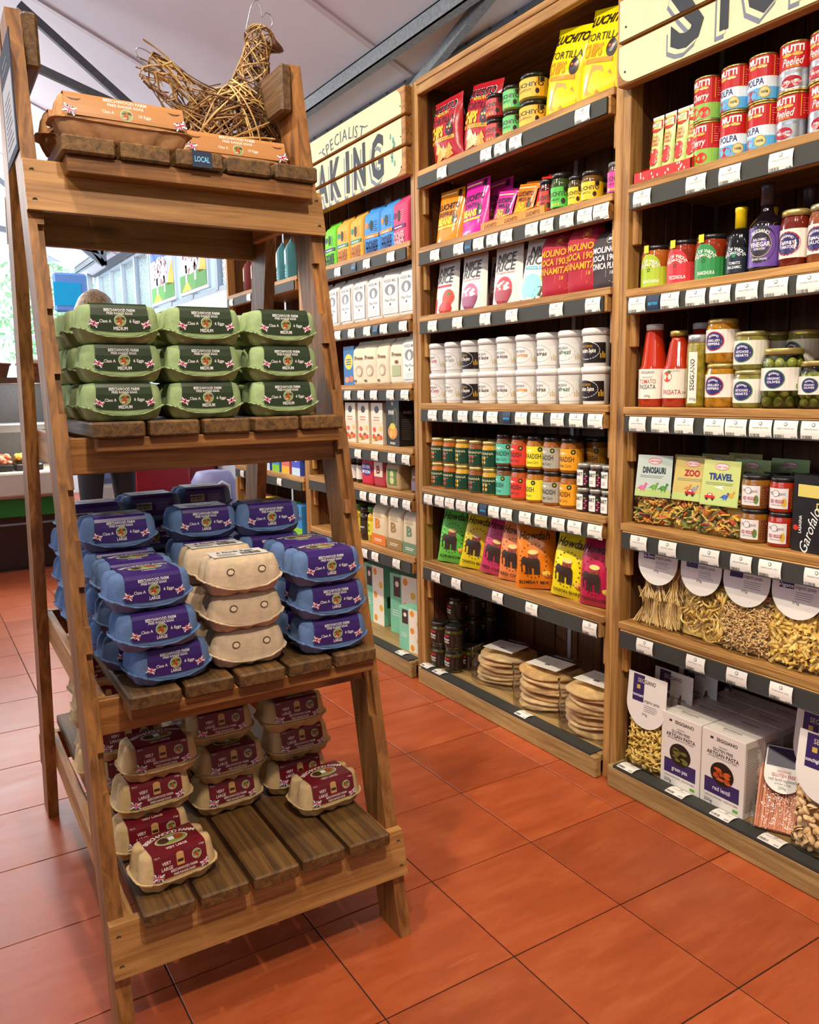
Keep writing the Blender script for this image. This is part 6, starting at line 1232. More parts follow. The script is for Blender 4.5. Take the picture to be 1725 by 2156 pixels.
# --- base: boxed pasta
zk = .0742
pts, draw = seg_card('toscani', None); KIND['pb_tos'] = [('pasta', pasta_mix('t', .15, .155, .08, 'twist', 300, ('#D8B658', '#E0C26A', '#CCA848'), 11), 'stuff'), ('film_bag', film_bag(.165, .26, .085)), ('header_card', header(pts, draw, -.047))]
put('pb_tos', 'pasta_bag', 'clear bag of curly pasta with white card at the left of the base shelf', 'pasta bag', (XF + .040, -.652, zk), RZ + .03, math.radians(-4), 'base shelf pasta bags', 1.06)
for k, x in enumerate((.14, .235)): put('pb_tos', 'pasta_bag', 'curly pasta bag behind the front bag, %s' % ('second in line', 'third in line')[k], 'pasta bag', (XF + x, -.672 - .015 * k, zk), RZ, math.radians(-3), 'base shelf pasta bags', 1.06)
def gf(nm, c1, c2):
    def fn(d, w, h):
        d.rect(-w * .30, h * .895, -w * .23, h * .925, '#2A2426', 1).text('SEGGIANO', .012, h * .91, .010, '#2A2426', 2, w * .48, .015).text('ORGANIC', 0, h * .82, .0045, '#6A625E', 2, w * .2, 0).text('GLUTEN FREE', 0, h * .775, .0085, '#3A2A34', 2, w * .46, .01).text('ARTISAN PASTA', 0, h * .715, .0115, '#2A2426', 2, w * .74, .012).text('BRONZE DRAWN & SLOW DRIED', 0, h * .67, .0042, '#4A4442', 2, w * .66, 0)
        d.rect(-w * .40, h * .17, w * .40, h * .37, '#33265A', 1).ell(0, h * .47, w * .27, h * .155, '#1E1A14', 2, 26)
        for q in range(16): d.ell(random.uniform(-w * .16, w * .16), h * .47 + random.uniform(-h * .09, h * .09), w * .075, h * .022, random.choice((c1, c2)), 3 + q % 5, 9, 1)
        d.text(nm, 0, h * .26, .013, '#EDE8F2', 3, w * (.4 if len(nm) > 8 else .36), .01).text('HIGH IN PROTEIN   HIGH IN FIBRE', 0, h * .13, .0045, '#3A3438', 2, w * .76, 0).text('250g', -w * .30, h * .065, .010, '#3A3438', 2, None, 0).rect(w * .27, h * .045, w * .39, h * .085, '#5AA02E', 2)
    return fn
def gfs(d, w, h): d.lines(-w * .4, w * .36, h * .08, h * .92, 34, '#8A8280', 1, .45)
def gft(d, w, dp): d.text('SEGGIANO', 0, 0, .008, '#3A3436', 1, w * .42, .015).text('Bronze drawn', 0, -.012, .004, '#8A8280', 1, w * .3, 0)
carton_box('gf_pea', .141, .078, .222, '#E6DCD2', gf('green pea', '#5A5A22', '#6E6C2E'), gfs, gft); carton_box('gf_len', .141, .078, .222, '#E6DCD2', gf('red lentil', '#B8481A', '#CC6028'), gfs, gft)
for r in range(4):
    for c, key in enumerate(('gf_pea', 'gf_len')):
        put(key, 'pasta_box', 'cream gluten free pasta box, %s, %s row' % (('green pea', 'red lentil')[c], ('front', 'second', 'third', 'fourth')[r]), 'pasta box', (.134 + .039 + r * .081, -.786 - c * .1445, zk), RZ, 0, 'gluten free pasta boxes')
# flat red lentil tagliatelle packet lying against the boxes
t = thing('lentil_pasta_packet', 'packet of flat pink lentil ribbons leaning at the box corner', 'pasta packet', (.150, -1.095, zk + .002), RZ + .45, math.radians(-38), 'base shelf pasta bags')
rg = random.Random(12); b = MB(); ms = [mat(c, .6) for c in ('#D88A62', '#E09670', '#CC7A52')]
for k in range(46):
    x = -.055 + .0052 * (k % 22) + rg.uniform(-.001, .001); y = -.004 - .005 * (k // 22); x2 = x * .8; b.box(x - .0026, x + .0026, y - .0006, y + .0006, .006, .175 + rg.uniform(-.01, .008), rg.choice(ms), 0, Matrix.Rotation(rg.uniform(-.05, .05), 4, 'Y'))
b.box(-.058, .058, -.002, .012, .004, .17, ms[2]); link('pasta', b.mesh('pasta'), t)['kind'] = 'stuff'
link('film_bag', film_bag(.145, .21, .045), t)
pts = [(.05 * math.cos(math.radians(a)), .15 + .05 * math.sin(math.radians(a))) for a in range(-180, 1, 12)] + [(.05, .225), (-.05, .225)]
link('header_card', header(pts, lambda d: d.rect(-.046, .17, .046, .222, '#2A1E44', 1).text('ORGANIC', 0, .158, .007, '#B8424A', 2, .035, .015).text('GLUTEN FREE', 0, .147, .009, '#B8424A', 2, .06, .03).text('red lentil tagliatelle', 0, .135, .009, '#2A2426', 2, .072, 0).text('artisan pasta', 0, .125, .006, '#5A5454', 2, .04, 0).text('250g', 0, .114, .007, '#2A2426', 2, None, 0), -.026), t)
put('pb_con', 'pasta_bag', 'clear bag of pasta shells at the right edge of the base shelf', 'pasta bag', (.165, -1.222, zk), RZ + .05, math.radians(-6), 'base shelf pasta bags', 1.1)
put('pb_con', 'pasta_bag', 'clear pasta shell bag behind the lentil packet', 'pasta bag', (.285, -1.14, zk), RZ, math.radians(-5), 'base shelf pasta bags', 1.1)

# ================================================================== baking bay
def doves(hx, ink, band):
    def fn(d, w, h):
        d.text('DOVES', 0, h * .24, .030, ink, 2, w * .72, .05).text('FARM', 0, h * .10, .026, ink, 2, w * .66, .05).rect(-w * .44, h * .40, w * .44, h * .49, band, 2).lines(-w * .3, w * .3, h * .42, h * .48, 1, '#F4EEE4', 3, .4)
        d.ell(0, h * .70, w * .10, h * .14, '#2A3A2A' if band != '#5A2A6A' else ink, 2, 12, 1).ell(-w * .26, h * .72, w * .1, h * .08, band, 2, 12, 1).lines(w * .12, w * .38, h * .56, h * .84, 6, ink, 2, .2)
    return fn
for key, hx, ink, band in (('dv_g', '#6ACB1E', '#1E4A1A', '#4A3A7A'), ('dv_o', '#E8A63A', '#A8641A', '#2A8A7A'), ('dv_b', '#3A8ED8', '#123A7A', '#E8842A'), ('dv_p', '#E0406E', '#F0A8B4', '#6A2A6A')): paper_bag(key, .125, .085, .205, hx, doves(hx, ink, band))
zz = 1.858
for key, y, nm in (('dv_g', 1.395, 'bright green flour bag at the far end'), ('dv_o', 1.262, 'amber flour bag beside the green bag'), ('dv_o', 1.128, 'amber flour bag beside the blue bag'), ('dv_b', .985, 'blue flour bag left of the blue pair'), ('dv_b', .848, 'blue flour bag beside the pink bags'), ('dv_p', .742, 'pink flour bag left of the pink pair'), ('dv_p', .668, 'pink flour bag at the near end')):
    put(key, 'flour_bag', nm + ', top shelf of the baking bay', 'flour bag', (XF + (.05 if y != .668 else .14), y, zz), RZ + random.uniform(-.15, .1), 0, 'bright flour bags')
def wessex(d, w, h): d.rect(-w * .42, h * .1, w * .42, h * .94, '#E8E6E2', 1).text('WESSEX MILL', 0, h * .87, .012, '#5A5A5E', 2, w * .7, .01).ell(0, h * .66, w * .3, h * .13, '#8A8A8E', 2, 14, 1).ell(0, h * .64, w * .12, h * .1, '#E8E6E2', 3, 8, 1).text('Plain Flour', 0, h * .42, .012, '#5A5A5E', 2, w * .6, .01).ell(0, h * .32, .006, .006, '#4A5A4A', 2, 8, 1).lines(-w * .3, w * .3, h * .14, h * .26, 4, '#A8A8A8', 2, .25)
paper_bag('wessex', .128, .09, .215, '#D8D2CC', wessex)
for k, y in enumerate((1.52, 1.375, 1.238, 1.105, .968, .828, .69)): put('wessex', 'flour_bag', 'white mill flour sack, %s' % ('%s on the second shelf of the baking bay' % POS[k]), 'flour bag', (XF + .05, y, 1.566), RZ + random.uniform(-.12, .12), 0, 'white flour sacks')
for k, y in enumerate((1.3, 1.03, .76)): put('wessex', 'flour_bag', 'shaded white flour sack in the row behind, %s' % ('far', 'middle', 'near')[k], 'flour bag', (XF + .16, y, 1.566), RZ, 0, 'white flour sacks behind')
def free(d, w, h): d.text('Freee', 0, h * .74, .018, '#7A5A3A', 2, w * .6, .02).ell(.004, h * .38, w * .26, h * .16, '#B8A080', 2, 14, 1).ell(0, h * .36, w * .18, h * .1, '#D8CDB4', 3, 12, 1).rect(-w * .36, h * .08, -w * .2, h * .14, '#5A4A3A', 2)
def free2(d, w, h): d.text('Freee', 0, h * .76, .018, '#7A5A3A', 2, w * .6, .02).rect(-w * .3, h * .2, w * .26, h * .48, '#A8B08A', 2).ell(0, h * .56, w * .12, h * .05, '#8A3A2A', 3, 10, 1)
paper_bag('free_a', .125, .085, .20, '#D8CCB0', free); paper_bag('free_b', .125, .085, .20, '#DCD2BA', free2)
carton_box('bluebox', .12, .07, .185, '#2A6AA8', lambda d, w, h: d.ell(0, h * .6, w * .38, h * .2, '#E8CC2A', 1, 18).lines(-w * .24, w * .24, h * .52, h * .7, 3, '#2A4A8A', 2, .5).ell(-w * .2, h * .14, w * .2, h * .08, '#D88A4A', 1, 12, 1).ell(w * .2, h * .16, w * .2, h * .08, '#C86A3A', 1, 12, 1))
for key, y, nm in (('bluebox', 1.245, 'blue and yellow mix box'), ('free_a', 1.13, 'cream flour bag next to the blue box'), ('free_a', 1.03, 'cream flour bag, second from the blue box'), ('free_a', .91, 'cream flour bag with a round grain picture'), ('free_b', .785, 'cream flour bag with a green panel'), ('wessex', .672, 'tall white flour sack beside the post')): put(key, 'flour_bag' if key != 'bluebox' else 'mix_box', nm + ', third shelf of the baking bay', 'flour bag' if key != 'bluebox' else 'box', (XF + .05, y, 1.282), RZ + random.uniform(-.1, .05), 0, 'cream flour bags')
def crumb(d, w, h): d.rect(-w * .5, h * .55, w * .5, h, '#E8DCC8', 1).ell(0, h * .84, w * .2, h * .09, '#3A3A34', 2, 12, 1).lines(-w * .3, w * .3, h * .57, h * .7, 2, '#C87A4A', 3, .4); [d.ell(random.uniform(-w * .35, w * .35), random.uniform(h * .08, h * .42), w * .14, h * .06, random.choice(('#C8843A', '#E8B86A', '#A85A2A', '#D84A2A')), 2 + q % 4, 10, 1) for q in range(9)]
carton_box('crumb', .115, .06, .19, '#E0CFB4', crumb)
def panko(d, w, h): d.text('PANKO', 0, h * .72, .020, '#EDE8DC', 2, w * .6, .03).ell(0, h * .9, .008, .008, '#EDE8DC', 2, 10, 1).ell(0, h * .3, w * .36, h * .16, '#D8842A', 2, 16).ell(0, h * .42, w * .2, h * .07, '#C8C83A', 3, 12, 1).ell(-w * .1, h * .26, w * .12, h * .08, '#F0B45A', 4, 10, 1).ell(w * .14, h * .28, w * .1, h * .09, '#E8A24A', 4, 10, 1).ell(w * .22, h * .62, w * .16, h * .2, '#7A6A2E', 2, 12, 1).ell(w * .22, h * .62, w * .12, h * .16, '#1E1C1A', 3, 12, 1).text('PANKO', 0, h * .06, .01, '#EDE8DC', 2, w * .4, .02)
def panks(d, w, h): d.text('PANKO', 0, h * .72, .012, '#B8AE9A', 1, w * .5, .02).lines(-w * .35, w * .35, h * .15, h * .6, 12, '#5A5648', 1, .35)
carton_box('panko', .135, .085, .208, '#1C1A1A', panko, panks)
for key, y, nm in (('crumb', 1.235, 'left of three'), ('crumb', 1.105, 'middle of three'), ('crumb', .975, 'right of three')): put(key, 'crumb_box', 'cream breadcrumb carton, %s, baking bay' % nm, 'box', (XF + .04, y, 1.008), RZ - .05, 0, 'breadcrumb cartons')
put('panko', 'crumb_box', 'black panko breadcrumb carton beside the post', 'box', (XF + .05, .828, 1.008), RZ - .1, 0, 'breadcrumb cartons')
paper_bag('sg_red', .11, .075, .142, '#C8203A', lambda d, w, h: d.text('SILVER', 0, h * .72, .014, '#EDE8F0', 2, w * .7, .03).text('SPOON', 0, h * .52, .014, '#EDE8F0', 2, w * .7, .03).ell(0, h * .62, w * .42, h * .26, '#3A3A8A', 1, 14)); paper_bag('sg_b', .10, .075, .14, '#B0323A', lambda d, w, h: d.rect(-w * .4, h * .4, w * .4, h * .98, '#DCCDB8', 1).text('B', 0, h * .68, .035, '#8A2A2E', 2, w * .34, .04)); paper_bag('kraft', .125, .085, .132, '#B09468', lambda d, w, h: d.rect(-w * .3, h * .2, w * .3, h * .85, '#5A7A3A', 1).ell(0, h * .62, .016, .016, '#C8C88A', 2, 12, 1).ell(0, h * .38, .018, .018, '#C8C88A', 2, 12, 1)); paper_bag('choc', .08, .06, .12, '#6A4A3A', lambda d, w, h: d.rect(-w * .38, h * .1, w * .38, h * .5, '#7A6A8A', 1).lines(-w * .25, w * .25, h * .66, h * .76, 2, '#EDE0C8', 2, .4))
for key, y, nm in (('sg_red', 1.08, 'red sugar bag with blue oval'), ('sg_b', .965, 'dark red sugar bag lettered B'), ('kraft', .835, 'kraft paper sugar bag with green print'), ('kraft', .73, 'kraft paper sugar bag, near one'), ('choc', .66, 'small brown bag beside the post')): put(key, 'sugar_bag', nm + ' in the baking bay', 'sugar bag', (XF + .045 + (.09 if y == .73 else 0), y, .812), RZ, 0, 'sugar bags')
def bmill(c): return lambda d, w, h: d.rect(-w * .5, h * .02, w * .5, h * .3, c, 1).text('B', -w * .05, h * .60, .045, c, 2, w * .34, .03).lines(-w * .3, w * .3, h * .78, h * .92, 3, '#B89A6A', 2, .3).lines(-w * .3, w * .3, h * .11, h * .2, 2, '#EDE4D4', 2, .4)
paper_bag('bm_o', .13, .09, .205, '#D8C4A0', bmill('#D8741E')); paper_bag('bm_k', .13, .09, .205, '#D4C2A0', bmill('#9A7A44')); paper_bag('bm_g', .13, .09, .205, '#D4C4A4', bmill('#6A8A6A'))
for key, y, nm in (('bm_o', .972, 'cream flour bag with orange base'), ('bm_k', .828, 'cream flour bag with brown base'), ('bm_g', .692, 'cream flour bag with grey-green letter')): put(key, 'flour_bag', nm + ', low shelf of the baking bay', 'flour bag', (XF + .05, y, .536), RZ, 0, 'low shelf flour bags')
jar('oil_y', .03, .17, '#C8A01E', '#3A8A2E', lambda d, w, a, b: d.ell(0, (a + b) / 2, .016, .02, '#6A8A2E', 2, 12, 1), .2, .6, .1, '#E8D83A', .14, .5); jar('oil_d', .032, .16, '#2A1E12', '#1A1A1A', lambda d, w, a, b: d.rect(-.02, (a + b) / 2 - .004, .02, (a + b) / 2 + .004, '#EDE4D4', 2, 4, 1), .2, .6, .1, '#3A2A1E', .14, .5); jar('vanilla', .026, .12, '#1C120C', '#1A1A1A', lambda d, w, a, b: d.lines(-.02, .02, a + .01, b - .01, 4, '#6A5A4E', 2, .3), .15, .7, .08, '#E4DED4', .18, .55)
for k, (key, y, z) in enumerate((('oil_y', 1.07, .536), ('oil_d', 1.14, .536), ('oil_y', 1.21, .536), ('oil_d', 1.28, .536), ('vanilla', 1.18, .812), ('vanilla', 1.25, .812), ('vanilla', 1.32, .812), ('vanilla', 1.39, .812), ('oil_d', 1.46, .812))): put(key, 'small_bottle', '%s bottle at the back of the baking bay, %s' % ({'oil_y': 'yellow oil', 'oil_d': 'dark syrup', 'vanilla': 'dark extract'}[key], ('beside the orange-based bag', 'second from the orange-based bag', 'third from the orange-based bag', 'farthest on the low shelf', 'right of the extract row', 'second of the extract row', 'third of the extract row', 'left of the extract row', 'beyond the extract row')[k]), 'bottle', (XF + .035, y, z), RZ, 0, 'small baking bottles')
def mint(d, w, h): d.rect(-w * .06, 0, w * .5, h, '#EDE6D2', 1); d.rect(-w * .36, h * .62, -w * .1, h * .95, '#3A2A26', 1).ell(-w * .23, h * .83, w * .07, h * .05, '#EDE4D4', 2, 10, 1); [d.ell(w * (.08 + .28 * (q % 2)), h * (.1 + .2 * q), w * .09, w * .09, ('#E8942A', '#E8B43A')[q % 2], 2, 12, 1) for q in range(5)]; d.lines(-w * .42, -w * .12, h * .3, h * .42, 3, '#D8E8DC', 2, .35)
carton_box('mint_big', .2, .09, .30, '#7CC4A0', mint, lambda d, w, h: d.rect(-w * .3, h * .3, w * .1, h * .5, '#2A3A34', 1)); carton_box('mint_small', .17, .07, .2, '#86CCA8', mint, lambda d, w, h: d.rect(-w * .5, 0, w * .5, h, '#E8DEC4', 1))
for key, x, y, rz, nm in (('mint_big', .30, .97, .15, 'tall mint green cracker box leaning inside the lowest baking shelf'), ('mint_big', .36, .72, 0, 'tall mint green box in shadow behind the small box'), ('mint_small', .19, .745, .1, 'small mint green cracker box at the front of the lowest baking shelf'), ('mint_big', .30, 1.25, 0, 'tall mint green cracker box farthest along the lowest baking shelf')): put(key, 'cracker_box', nm, 'box', (x, y, .0742), RZ + rz, 0, 'mint green cracker boxes')
# ------------------------------------------------------------------ farthest bay, glimpsed through the stand
paper_bag('coffee_r', .09, .06, .2, '#7A2A2A', lambda d, w, h: d.rect(-w * .4, h * .45, w * .4, h * .9, '#E0D8D0', 1).rect(-w * .4, h * .1, w * .4, h * .4, '#5A1E22', 1)); paper_bag('coffee_t', .1, .06, .22, '#4A8A96', lambda d, w, h: d.rect(-w * .4, h * .5, w * .4, h * .92, '#D8DCDC', 1).lines(-w * .3, w * .3, h * .15, h * .4, 3, '#D8E4E4', 1, .4))
for k, (key, y) in enumerate((('coffee_r', 2.62), ('coffee_r', 2.49), ('coffee_t', 2.10), ('coffee_t', 1.98), ('coffee_r', 2.36))): put(key, 'coffee_bag', '%s coffee bag, %s on the far top shelf' % (('dark red', 'dark red', 'teal', 'teal', 'dark red')[k], ('leftmost', 'second', 'left of the teal pair', 'right of the teal pair', 'third')[k]), 'coffee bag', (XF + .06, y, 1.858), RZ - .3, 0, 'coffee bags')
for k, (hx, h2, nm) in enumerate((('#6ACB3A', '#E8E83A', 'lime'), ('#D86A6A', '#E8B43A', 'coral'), ('#E8D83A', '#3A6AC8', 'yellow'), ('#4A5AC8', '#C8E0F0', 'indigo'), ('#3AB85A', '#E8F0D8', 'green'), ('#3A8AC8', '#8AC83A', 'blue'))):
    carton_box('tea%d' % k, .11, .07, .17, hx, lambda d, w, h, h2=h2: d.rect(-w * .5, 0, w * .5, h * .25, h2, 1).ell(0, h * .6, w * .3, h * .16, '#EDEDE4', 1, 12, 1))
for k, nm in enumerate(('lime', 'coral', 'yellow', 'indigo', 'green', 'blue')):
    put('tea%d' % k, 'tea_box', '%s tea box on the far middle shelf behind the stand' % nm, 'box', (XF + .04, 2.62 - .145 * k, .45), RZ, 0, 'tea boxes'); put('tea%d' % ((k * 2 + 5) % 6), 'tea_box', 'tea box on the far upper tea shelf, %s' % POS[k], 'box', (XF + .04, 2.62 - .145 * k, .79), RZ, 0, 'upper tea boxes')

# ================================================================== far background
# framed cow pictures on the side wall
for k, (y0, y1) in enumerate(((4.45, 5.25), (5.38, 6.22))):
    t = thing('wall_picture', 'bright framed farm picture with spotted cow, %s one' % ('nearer', 'farther')[k], 'picture', (.545, (y0 + y1) / 2, 2.12), RZ); w = y1 - y0
    link('frame', MB().box(-w / 2, w / 2, 0, .03, 0, .56, mat('#DCE6EA', .5), .004).mesh('frame'), t); m = MB(); d = D(.6)
    d.rect(-w / 2 + .03, .03, w / 2 - .03, .53, '#C4D4E4', 1).rect(-w / 2 + .03, .42, w / 2 - .03, .53, '#5A82D0', 2).rect(-w / 2 + .03, .03, w / 2 - .03, .17, '#5EA84A', 2).poly([(-w * .4, .03), (-w * .05, .03), (-w * .2, .12)], '#E8D03A', 3).poly([(w * .2, .15), (w * .46, .15), (w * .42, .36), (w * .3, .28)], '#E0C43A', 3).poly([(.05, .03), (w * .4, .03), (w * .46, .15), (w * .15, .18)], '#4A9A3A', 3)
    d.ell(-.05, .30, w * .30, .14, '#E4E0E4', 4, 18).rect(-.2, .1, -.15, .25, '#E4E0E4', 4).rect(.05, .1, .10, .25, '#E4E0E4', 4)
    rg = random.Random(k + 3)
    for q in range(34): a = rg.uniform(0, 6.28); s = math.sqrt(rg.random()); d.ell(-.05 + w * .28 * s * math.cos(a), .30 + .13 * s * math.sin(a), .016, .016, rg.choice(('#9A5A5E', '#B87A7A', '#7A5A6A')), 5, 7, 1)
    d.apply(m, front(-.002), .0006); link('painting', m.mesh('painting'), t)
# hanging cyan sign
t = thing('hanging_sign', 'blurred cyan hanging sign near the far windows', 'sign', (-.26, 6.0, 2.02)); link('board', MB().box(-.15, .15, -.02, .02, 0, .36, mat('#6A9AE0', .4), .02).mesh('board'), t); link('panel', MB().box(-.15, .09, -.024, -.02, .06, .27, mat('#12AEE8', .4)).mesh('panel'), t); link('pole', MB().lathe([(.015, -2.02), (.015, 0)], mat('#8A96A2', .4, .5), 8).mesh('pole'), t)
# deli counter
t = thing('deli_counter', 'glazed deli counter with green band behind the stand', 'counter', (-1.5, 4.1, 0))
dk = mat('#2E1A16', .4); cr = mat('#E4DAC8', .4)
link('base', MB().box(-1.4, .8, 0, .7, .03, .40, dk).mesh('base'), t); link('kick_strip', MB().box(-1.4, .8, -.005, 0, .335, .35, mat('#8AA8C8', .3, .6)).mesh('kick_strip'), t); link('green_band', MB().box(-1.4, .8, -.03, .7, .40, .535, mat('#1E7A2A', .45)).mesh('green_band'), t)
link('ledge', MB().box(-1.4, .8, -.08, .7, .55, .715, cr, .01).mesh('ledge'), t); link('lip', MB().box(-1.4, .8, -.07, .7, .535, .55, mat('#A8786A', .4)).mesh('lip'), t)
link('back_panel', MB().box(-1.4, .8, .66, .7, .715, 1.36, mat('#5A5450', .5)).mesh('back_panel'), t); link('mid_shelf', MB().box(-1.4, .8, .02, .66, 1.0, 1.05, mat('#E8E2D8', .4)).mesh('mid_shelf'), t); link('top_shelf', MB().box(-1.4, .8, .0, .7, 1.345, 1.385, mat('#6A4A34', .5)).mesh('top_shelf'), t)
link('front_glass', MB().add([(-1.4, -.02, .72), (.8, -.02, .72), (.8, .02, 1.34), (-1.4, .02, 1.34)], [(0, 1, 2, 3)], film('case_glass', '#F0F6F8', .05, .02)).mesh('front_glass'), t)
for x in (-1.4, -.3, .78): link('glass_post', MB().box(x, x + .02, .0, .03, .715, 1.345, mat('#B8BCC0', .3, .8)).mesh('glass_post'), t)
rg = random.Random(4)
for k in range(10):
    x = -2.75 + .2 * k; q = thing('deli_tray', 'dark deli tray heaped with %s, %s along the counter' % (('cured meat', 'antipasti')[k % 2], POS[k] if k < 9 else 'rightmost'), 'food tray', (x, 4.35, .715), 0, 0, 'deli trays'); link('tray', MB().box(-.09, .09, -.16, .16, 0, .05, mat('#26282C', .3), .008).mesh('tray'), q); b = MB(); cs = [mat(c, .5) for c in (('#C86A4A', '#D88A6A', '#E8B49A'), ('#E89A2A', '#D8C46A', '#A8642A'))[k % 2]]
    for _ in range(40): b.sphere((rg.uniform(-.07, .07), rg.uniform(-.14, .14), .055 + rg.uniform(0, .05)), .025, .025, .018, rg.choice(cs), 7, 5)
    link('food', b.mesh('food'), q)['kind'] = 'stuff'
for k in range(6):
    x = -2.6 + .36 * k; q = thing('bread_basket', 'wicker basket of wrapped bread on the counter top, %s' % POS[k], 'basket', (x, 4.4, 1.385), 0, 0, 'baskets on the deli counter'); b = MB(); wk = mat('#8A4A26', .7, 0, .3, 80, .8)
    b.grid(lambda i, j: ((.13 + .03 * j) * math.cos(2 * PI * i), (.1 + .03 * j) * math.sin(2 * PI * i), .1 * j), 20, 5, wk); b.box(-.1, .1, -.08, .08, 0, .01, wk); link('weave', b.mesh('weave'), q); link('basket_rim', MB().tube([(.16 * math.cos(a), .13 * math.sin(a), .1) for a in [2 * PI * i / 20 for i in range(20)]], .009, wk, 6, True).mesh('basket_rim'), q)
    b = MB(); [b.sphere((rg.uniform(-.08, .08), rg.uniform(-.06, .06), .09 + rg.uniform(0, .03)), .05, .04, .03, mat(rg.choice(('#D8C4B8', '#C8A894', '#E0D4CC')), .4), 8, 6) for _ in range(7)]; link('bread', b.mesh('bread'), q)['kind'] = 'stuff'
for x in (-2.3, -1.6, -.9): lamp('counter_lamp', 'POINT', (x, 4.22, .97), None, 7, (1.0, .93, .82), .04); lamp('counter_lamp', 'POINT', (x, 4.3, 1.31), None, 7, (.95, .97, 1.0), .04)
# red bin, cool box and roll
t = thing('storage_bin', 'dark red storage bin behind the blue egg cartons', 'bin', (-.02, 4.3, 0)); link('bin', MB().box(-.22, .22, -.2, .2, 0, .78, mat('#A01220', .4), .02).mesh('bin'), t); link('bin_lid', MB().box(-.24, .24, -.22, .22, .78, .83, mat('#B01424', .4), .02).mesh('bin_lid'), t)
t = thing('storage_bin', 'dark red storage bin nearer the far shelves', 'bin', (.33, 4.65, 0)); link('bin', MB().box(-.16, .2, -.2, .2, 0, .74, mat('#8A101E', .4), .02).mesh('bin'), t); link('bin_lid', MB().box(-.18, .22, -.22, .22, .74, .78, mat('#98121E', .4), .02).mesh('bin_lid'), t)
t = thing('cool_bag', 'lavender rolled cool bag standing by the far shelves', 'bag', (.17, 3.45, 0)); link('bag_body', MB().lathe([(.13, 0), (.155, .04), (.16, .62), (.12, .69), (.05, .7)], mat('#8A88B8', .5, 0, .1, 12), 20).mesh('bag_body'), t); link('handle', MB().tube([(-.06, -.15, .5), (-.05, -.18, .6), (0, -.185, .63), (.05, -.18, .6), (.06, -.15, .5)], .012, mat('#C8C8E0', .5), 6).mesh('handle'), t)
t = thing('ice_chest', 'white and blue cool box standing beside the shopper', 'cool box', (-.47, 3.95, 0)); link('chest', MB().box(-.16, .16, -.15, .15, 0, .62, mat('#E4E0DA', .4), .03).mesh('chest'), t); link('chest_lid', MB().box(-.165, .165, -.155, .155, .62, .74, mat('#7AA2DC', .4), .04).mesh('chest_lid'), t)

# shopper seen from behind through the stand
def skin_fig(name, verts, edges, radii, m, parent, root=0, sub=2):
    me = bpy.data.meshes.new(name); me.from_pydata(verts, edges, []); o = link(name, me, parent); me.materials.append(m)
    s = o.modifiers.new('skin', 'SKIN'); s.use_smooth_shade = True
    for v, r in zip(me.skin_vertices[0].data, radii): v.radius = (r, r) if not hasattr(r, '__len__') else r
    me.skin_vertices[0].data[root].use_root = True
    u = o.modifiers.new('sub', 'SUBSURF'); u.levels = sub; u.render_levels = sub; return o
P = thing('person', 'shopper seen from behind in dark clothes with long blonde hair', 'person', (-.585, 3.35, 0), .15)
V = [(0, 0, .98), (0, .01, 1.15), (0, 0, 1.36), (0, 0, 1.52), (0, -.005, 1.60), (0, -.01, 1.70), (0, -.01, 1.82),
     (-.19, 0, 1.48), (-.25, .02, 1.2), (-.24, -.10, .98), (.19, 0, 1.48), (.25, .02, 1.2), (.24, -.10, .98),
     (-.10, 0, .90), (-.12, 0, .52), (-.125, .02, .10), (-.135, -.11, .045), (.10, 0, .90), (.12, -.02, .52), (.125, 0, .10), (.135, -.13, .045)]
V = [(x, -y, z) for x, y, z in V]
E_ = [(0, 1), (1, 2), (2, 3), (3, 4), (4, 5), (5, 6), (3, 7), (7, 8), (8, 9), (3, 10), (10, 11), (11, 12), (0, 13), (13, 14), (14, 15), (15, 16), (0, 17), (17, 18), (18, 19), (19, 20)]
R_ = [(.16, .12), (.15, .11), (.175, .12), (.13, .09), .055, .085, .06, .075, .05, .035, .075, .05, .035, .105, .07, .05, .04, .105, .07, .05, .04]
skin_fig('body', V, E_, R_, mat('#1A1C26', .7), P)
b = MB(); hm = wood('blonde_hair', '#5E4028', '#C8AA80', 2, .45, False, 2.0)
b.grid(lambda i, j: ((lambda a, q: ((.118 + .02 * min(1, q * 3) + .004 * math.sin(40 * a)) * math.sin(a) * (math.sin(min(1, .15 + q * 2.4) * PI / 2)), -(.125 + .004 * math.sin(34 * a)) * math.cos(a) * math.sin(min(1, .15 + q * 2.4) * PI / 2) - .0, 1.925 - .36 * q - .04 * (1 - math.cos(min(1, q * 2.4) * PI / 2))))((i - .5) * 2 * PI * .82, j)), 30, 14, hm)
b.sphere((0, 0, 1.80), .118, .122, .125, hm, 16, 10)
link('hair', b.mesh('hair'), P)
link('jacket', MB().lathe([(.20, .92), (.215, 1.0), (.20, 1.2), (.215, 1.4), (.17, 1.5), (.09, 1.55)], mat('#20222E', .8, 0, .1, 20), 20, True, False).mesh('jacket'), P)
sk = mat('#C89A80', .6)
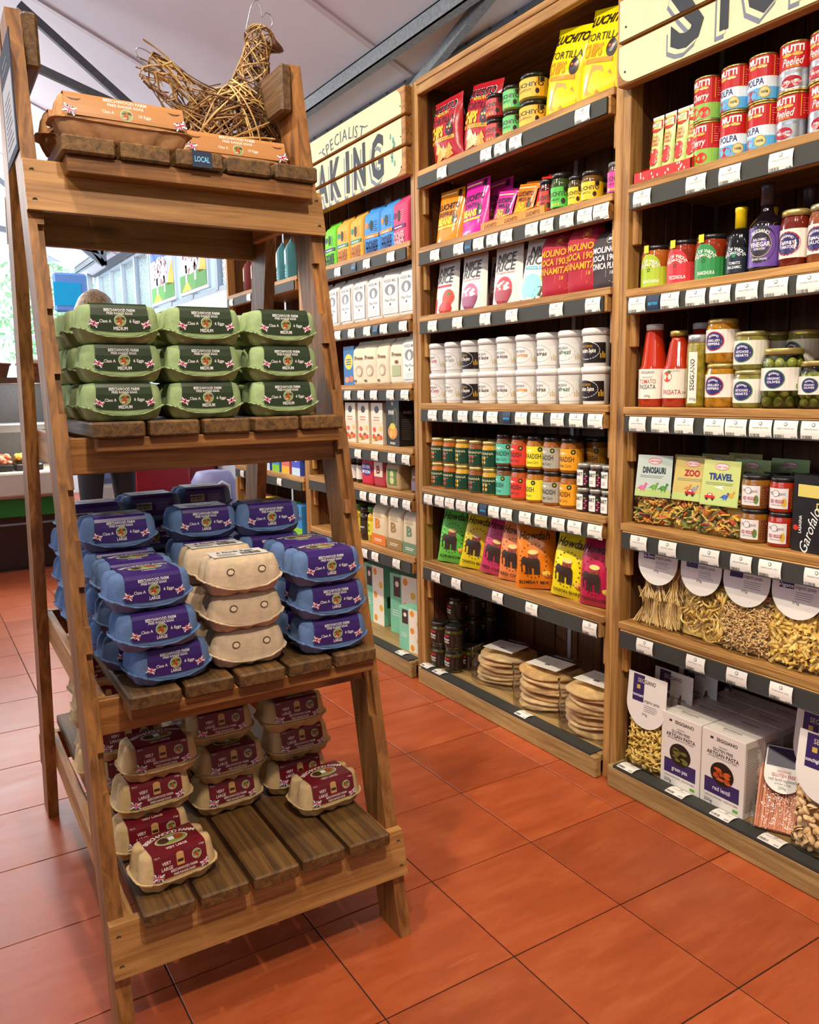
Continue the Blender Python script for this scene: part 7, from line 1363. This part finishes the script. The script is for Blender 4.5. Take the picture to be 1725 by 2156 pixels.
for s in (-1, 1):
    hb = MB(); wx, wy, wz = s * .24, .10, .98
    hb.sphere((wx, wy + .02, wz - .05), .022, .038, .045, sk, 10, 7)
    for k, (dx, L) in enumerate(((-.024, .06), (-.008, .07), (.008, .066), (.022, .052))): hb.tube([(wx + dx * .5, wy + .03 + dx * .4, wz - .08), (wx + dx * .6, wy + .045 + dx * .4, wz - .08 - L * .5), (wx + dx * .6, wy + .04 + dx * .4, wz - .08 - L)], .0085, sk, 6)
    hb.tube([(wx - s * .015, wy + .045, wz - .04), (wx - s * .03, wy + .075, wz - .065), (wx - s * .028, wy + .08, wz - .09)], .009, sk, 6); link('hand', hb.mesh('hand'), P)
# trees outside the far windows
rg = random.Random(21)
for k, (x, y, h, r) in enumerate(((-1.6, 16.5, 4.6, 1.7), (1.9, 17.5, 5.2, 2.0), (6.5, 10.5, 4.6, 1.9), (-5.5, 17.0, 5.0, 2.0), (5.6, 6.0, 4.2, 1.5))):
    t = thing('tree', 'leafy tree outside the far windows, %s' % ('left of the gable centre', 'right beyond the gable', 'beyond the side windows', 'far left beyond the gable', 'nearest the side windows')[k], 'tree', (x, y, -.1), 0, 0, 'trees outside')
    link('trunk', MB().lathe([(.18, 0), (.12, h * .4), (.06, h * .75)], mat('#5A4A3A', .9, 0, .3, 10), 10).mesh('trunk'), t); b = MB(); ms = [mat(c, .7) for c in ('#9CBE84', '#B2D09A', '#86AC74')]
    for _ in range(2200):
        a, p_ = rg.uniform(0, 6.28), math.acos(rg.uniform(-1, 1)); q = r * rg.uniform(.5, 1); c = Vector((q * math.sin(p_) * math.cos(a), q * math.sin(p_) * math.sin(a), h * .62 + q * .9 * math.cos(p_))); u = Vector((rg.uniform(-1, 1), rg.uniform(-1, 1), rg.uniform(-1, 1))).normalized() * .075; v = u.orthogonal().normalized() * .05
        b.add([tuple(c - u), tuple(c + v), tuple(c + u), tuple(c - v)], [(0, 1, 2, 3)], rg.choice(ms))
    link('foliage', b.mesh('foliage'), t)['kind'] = 'stuff'
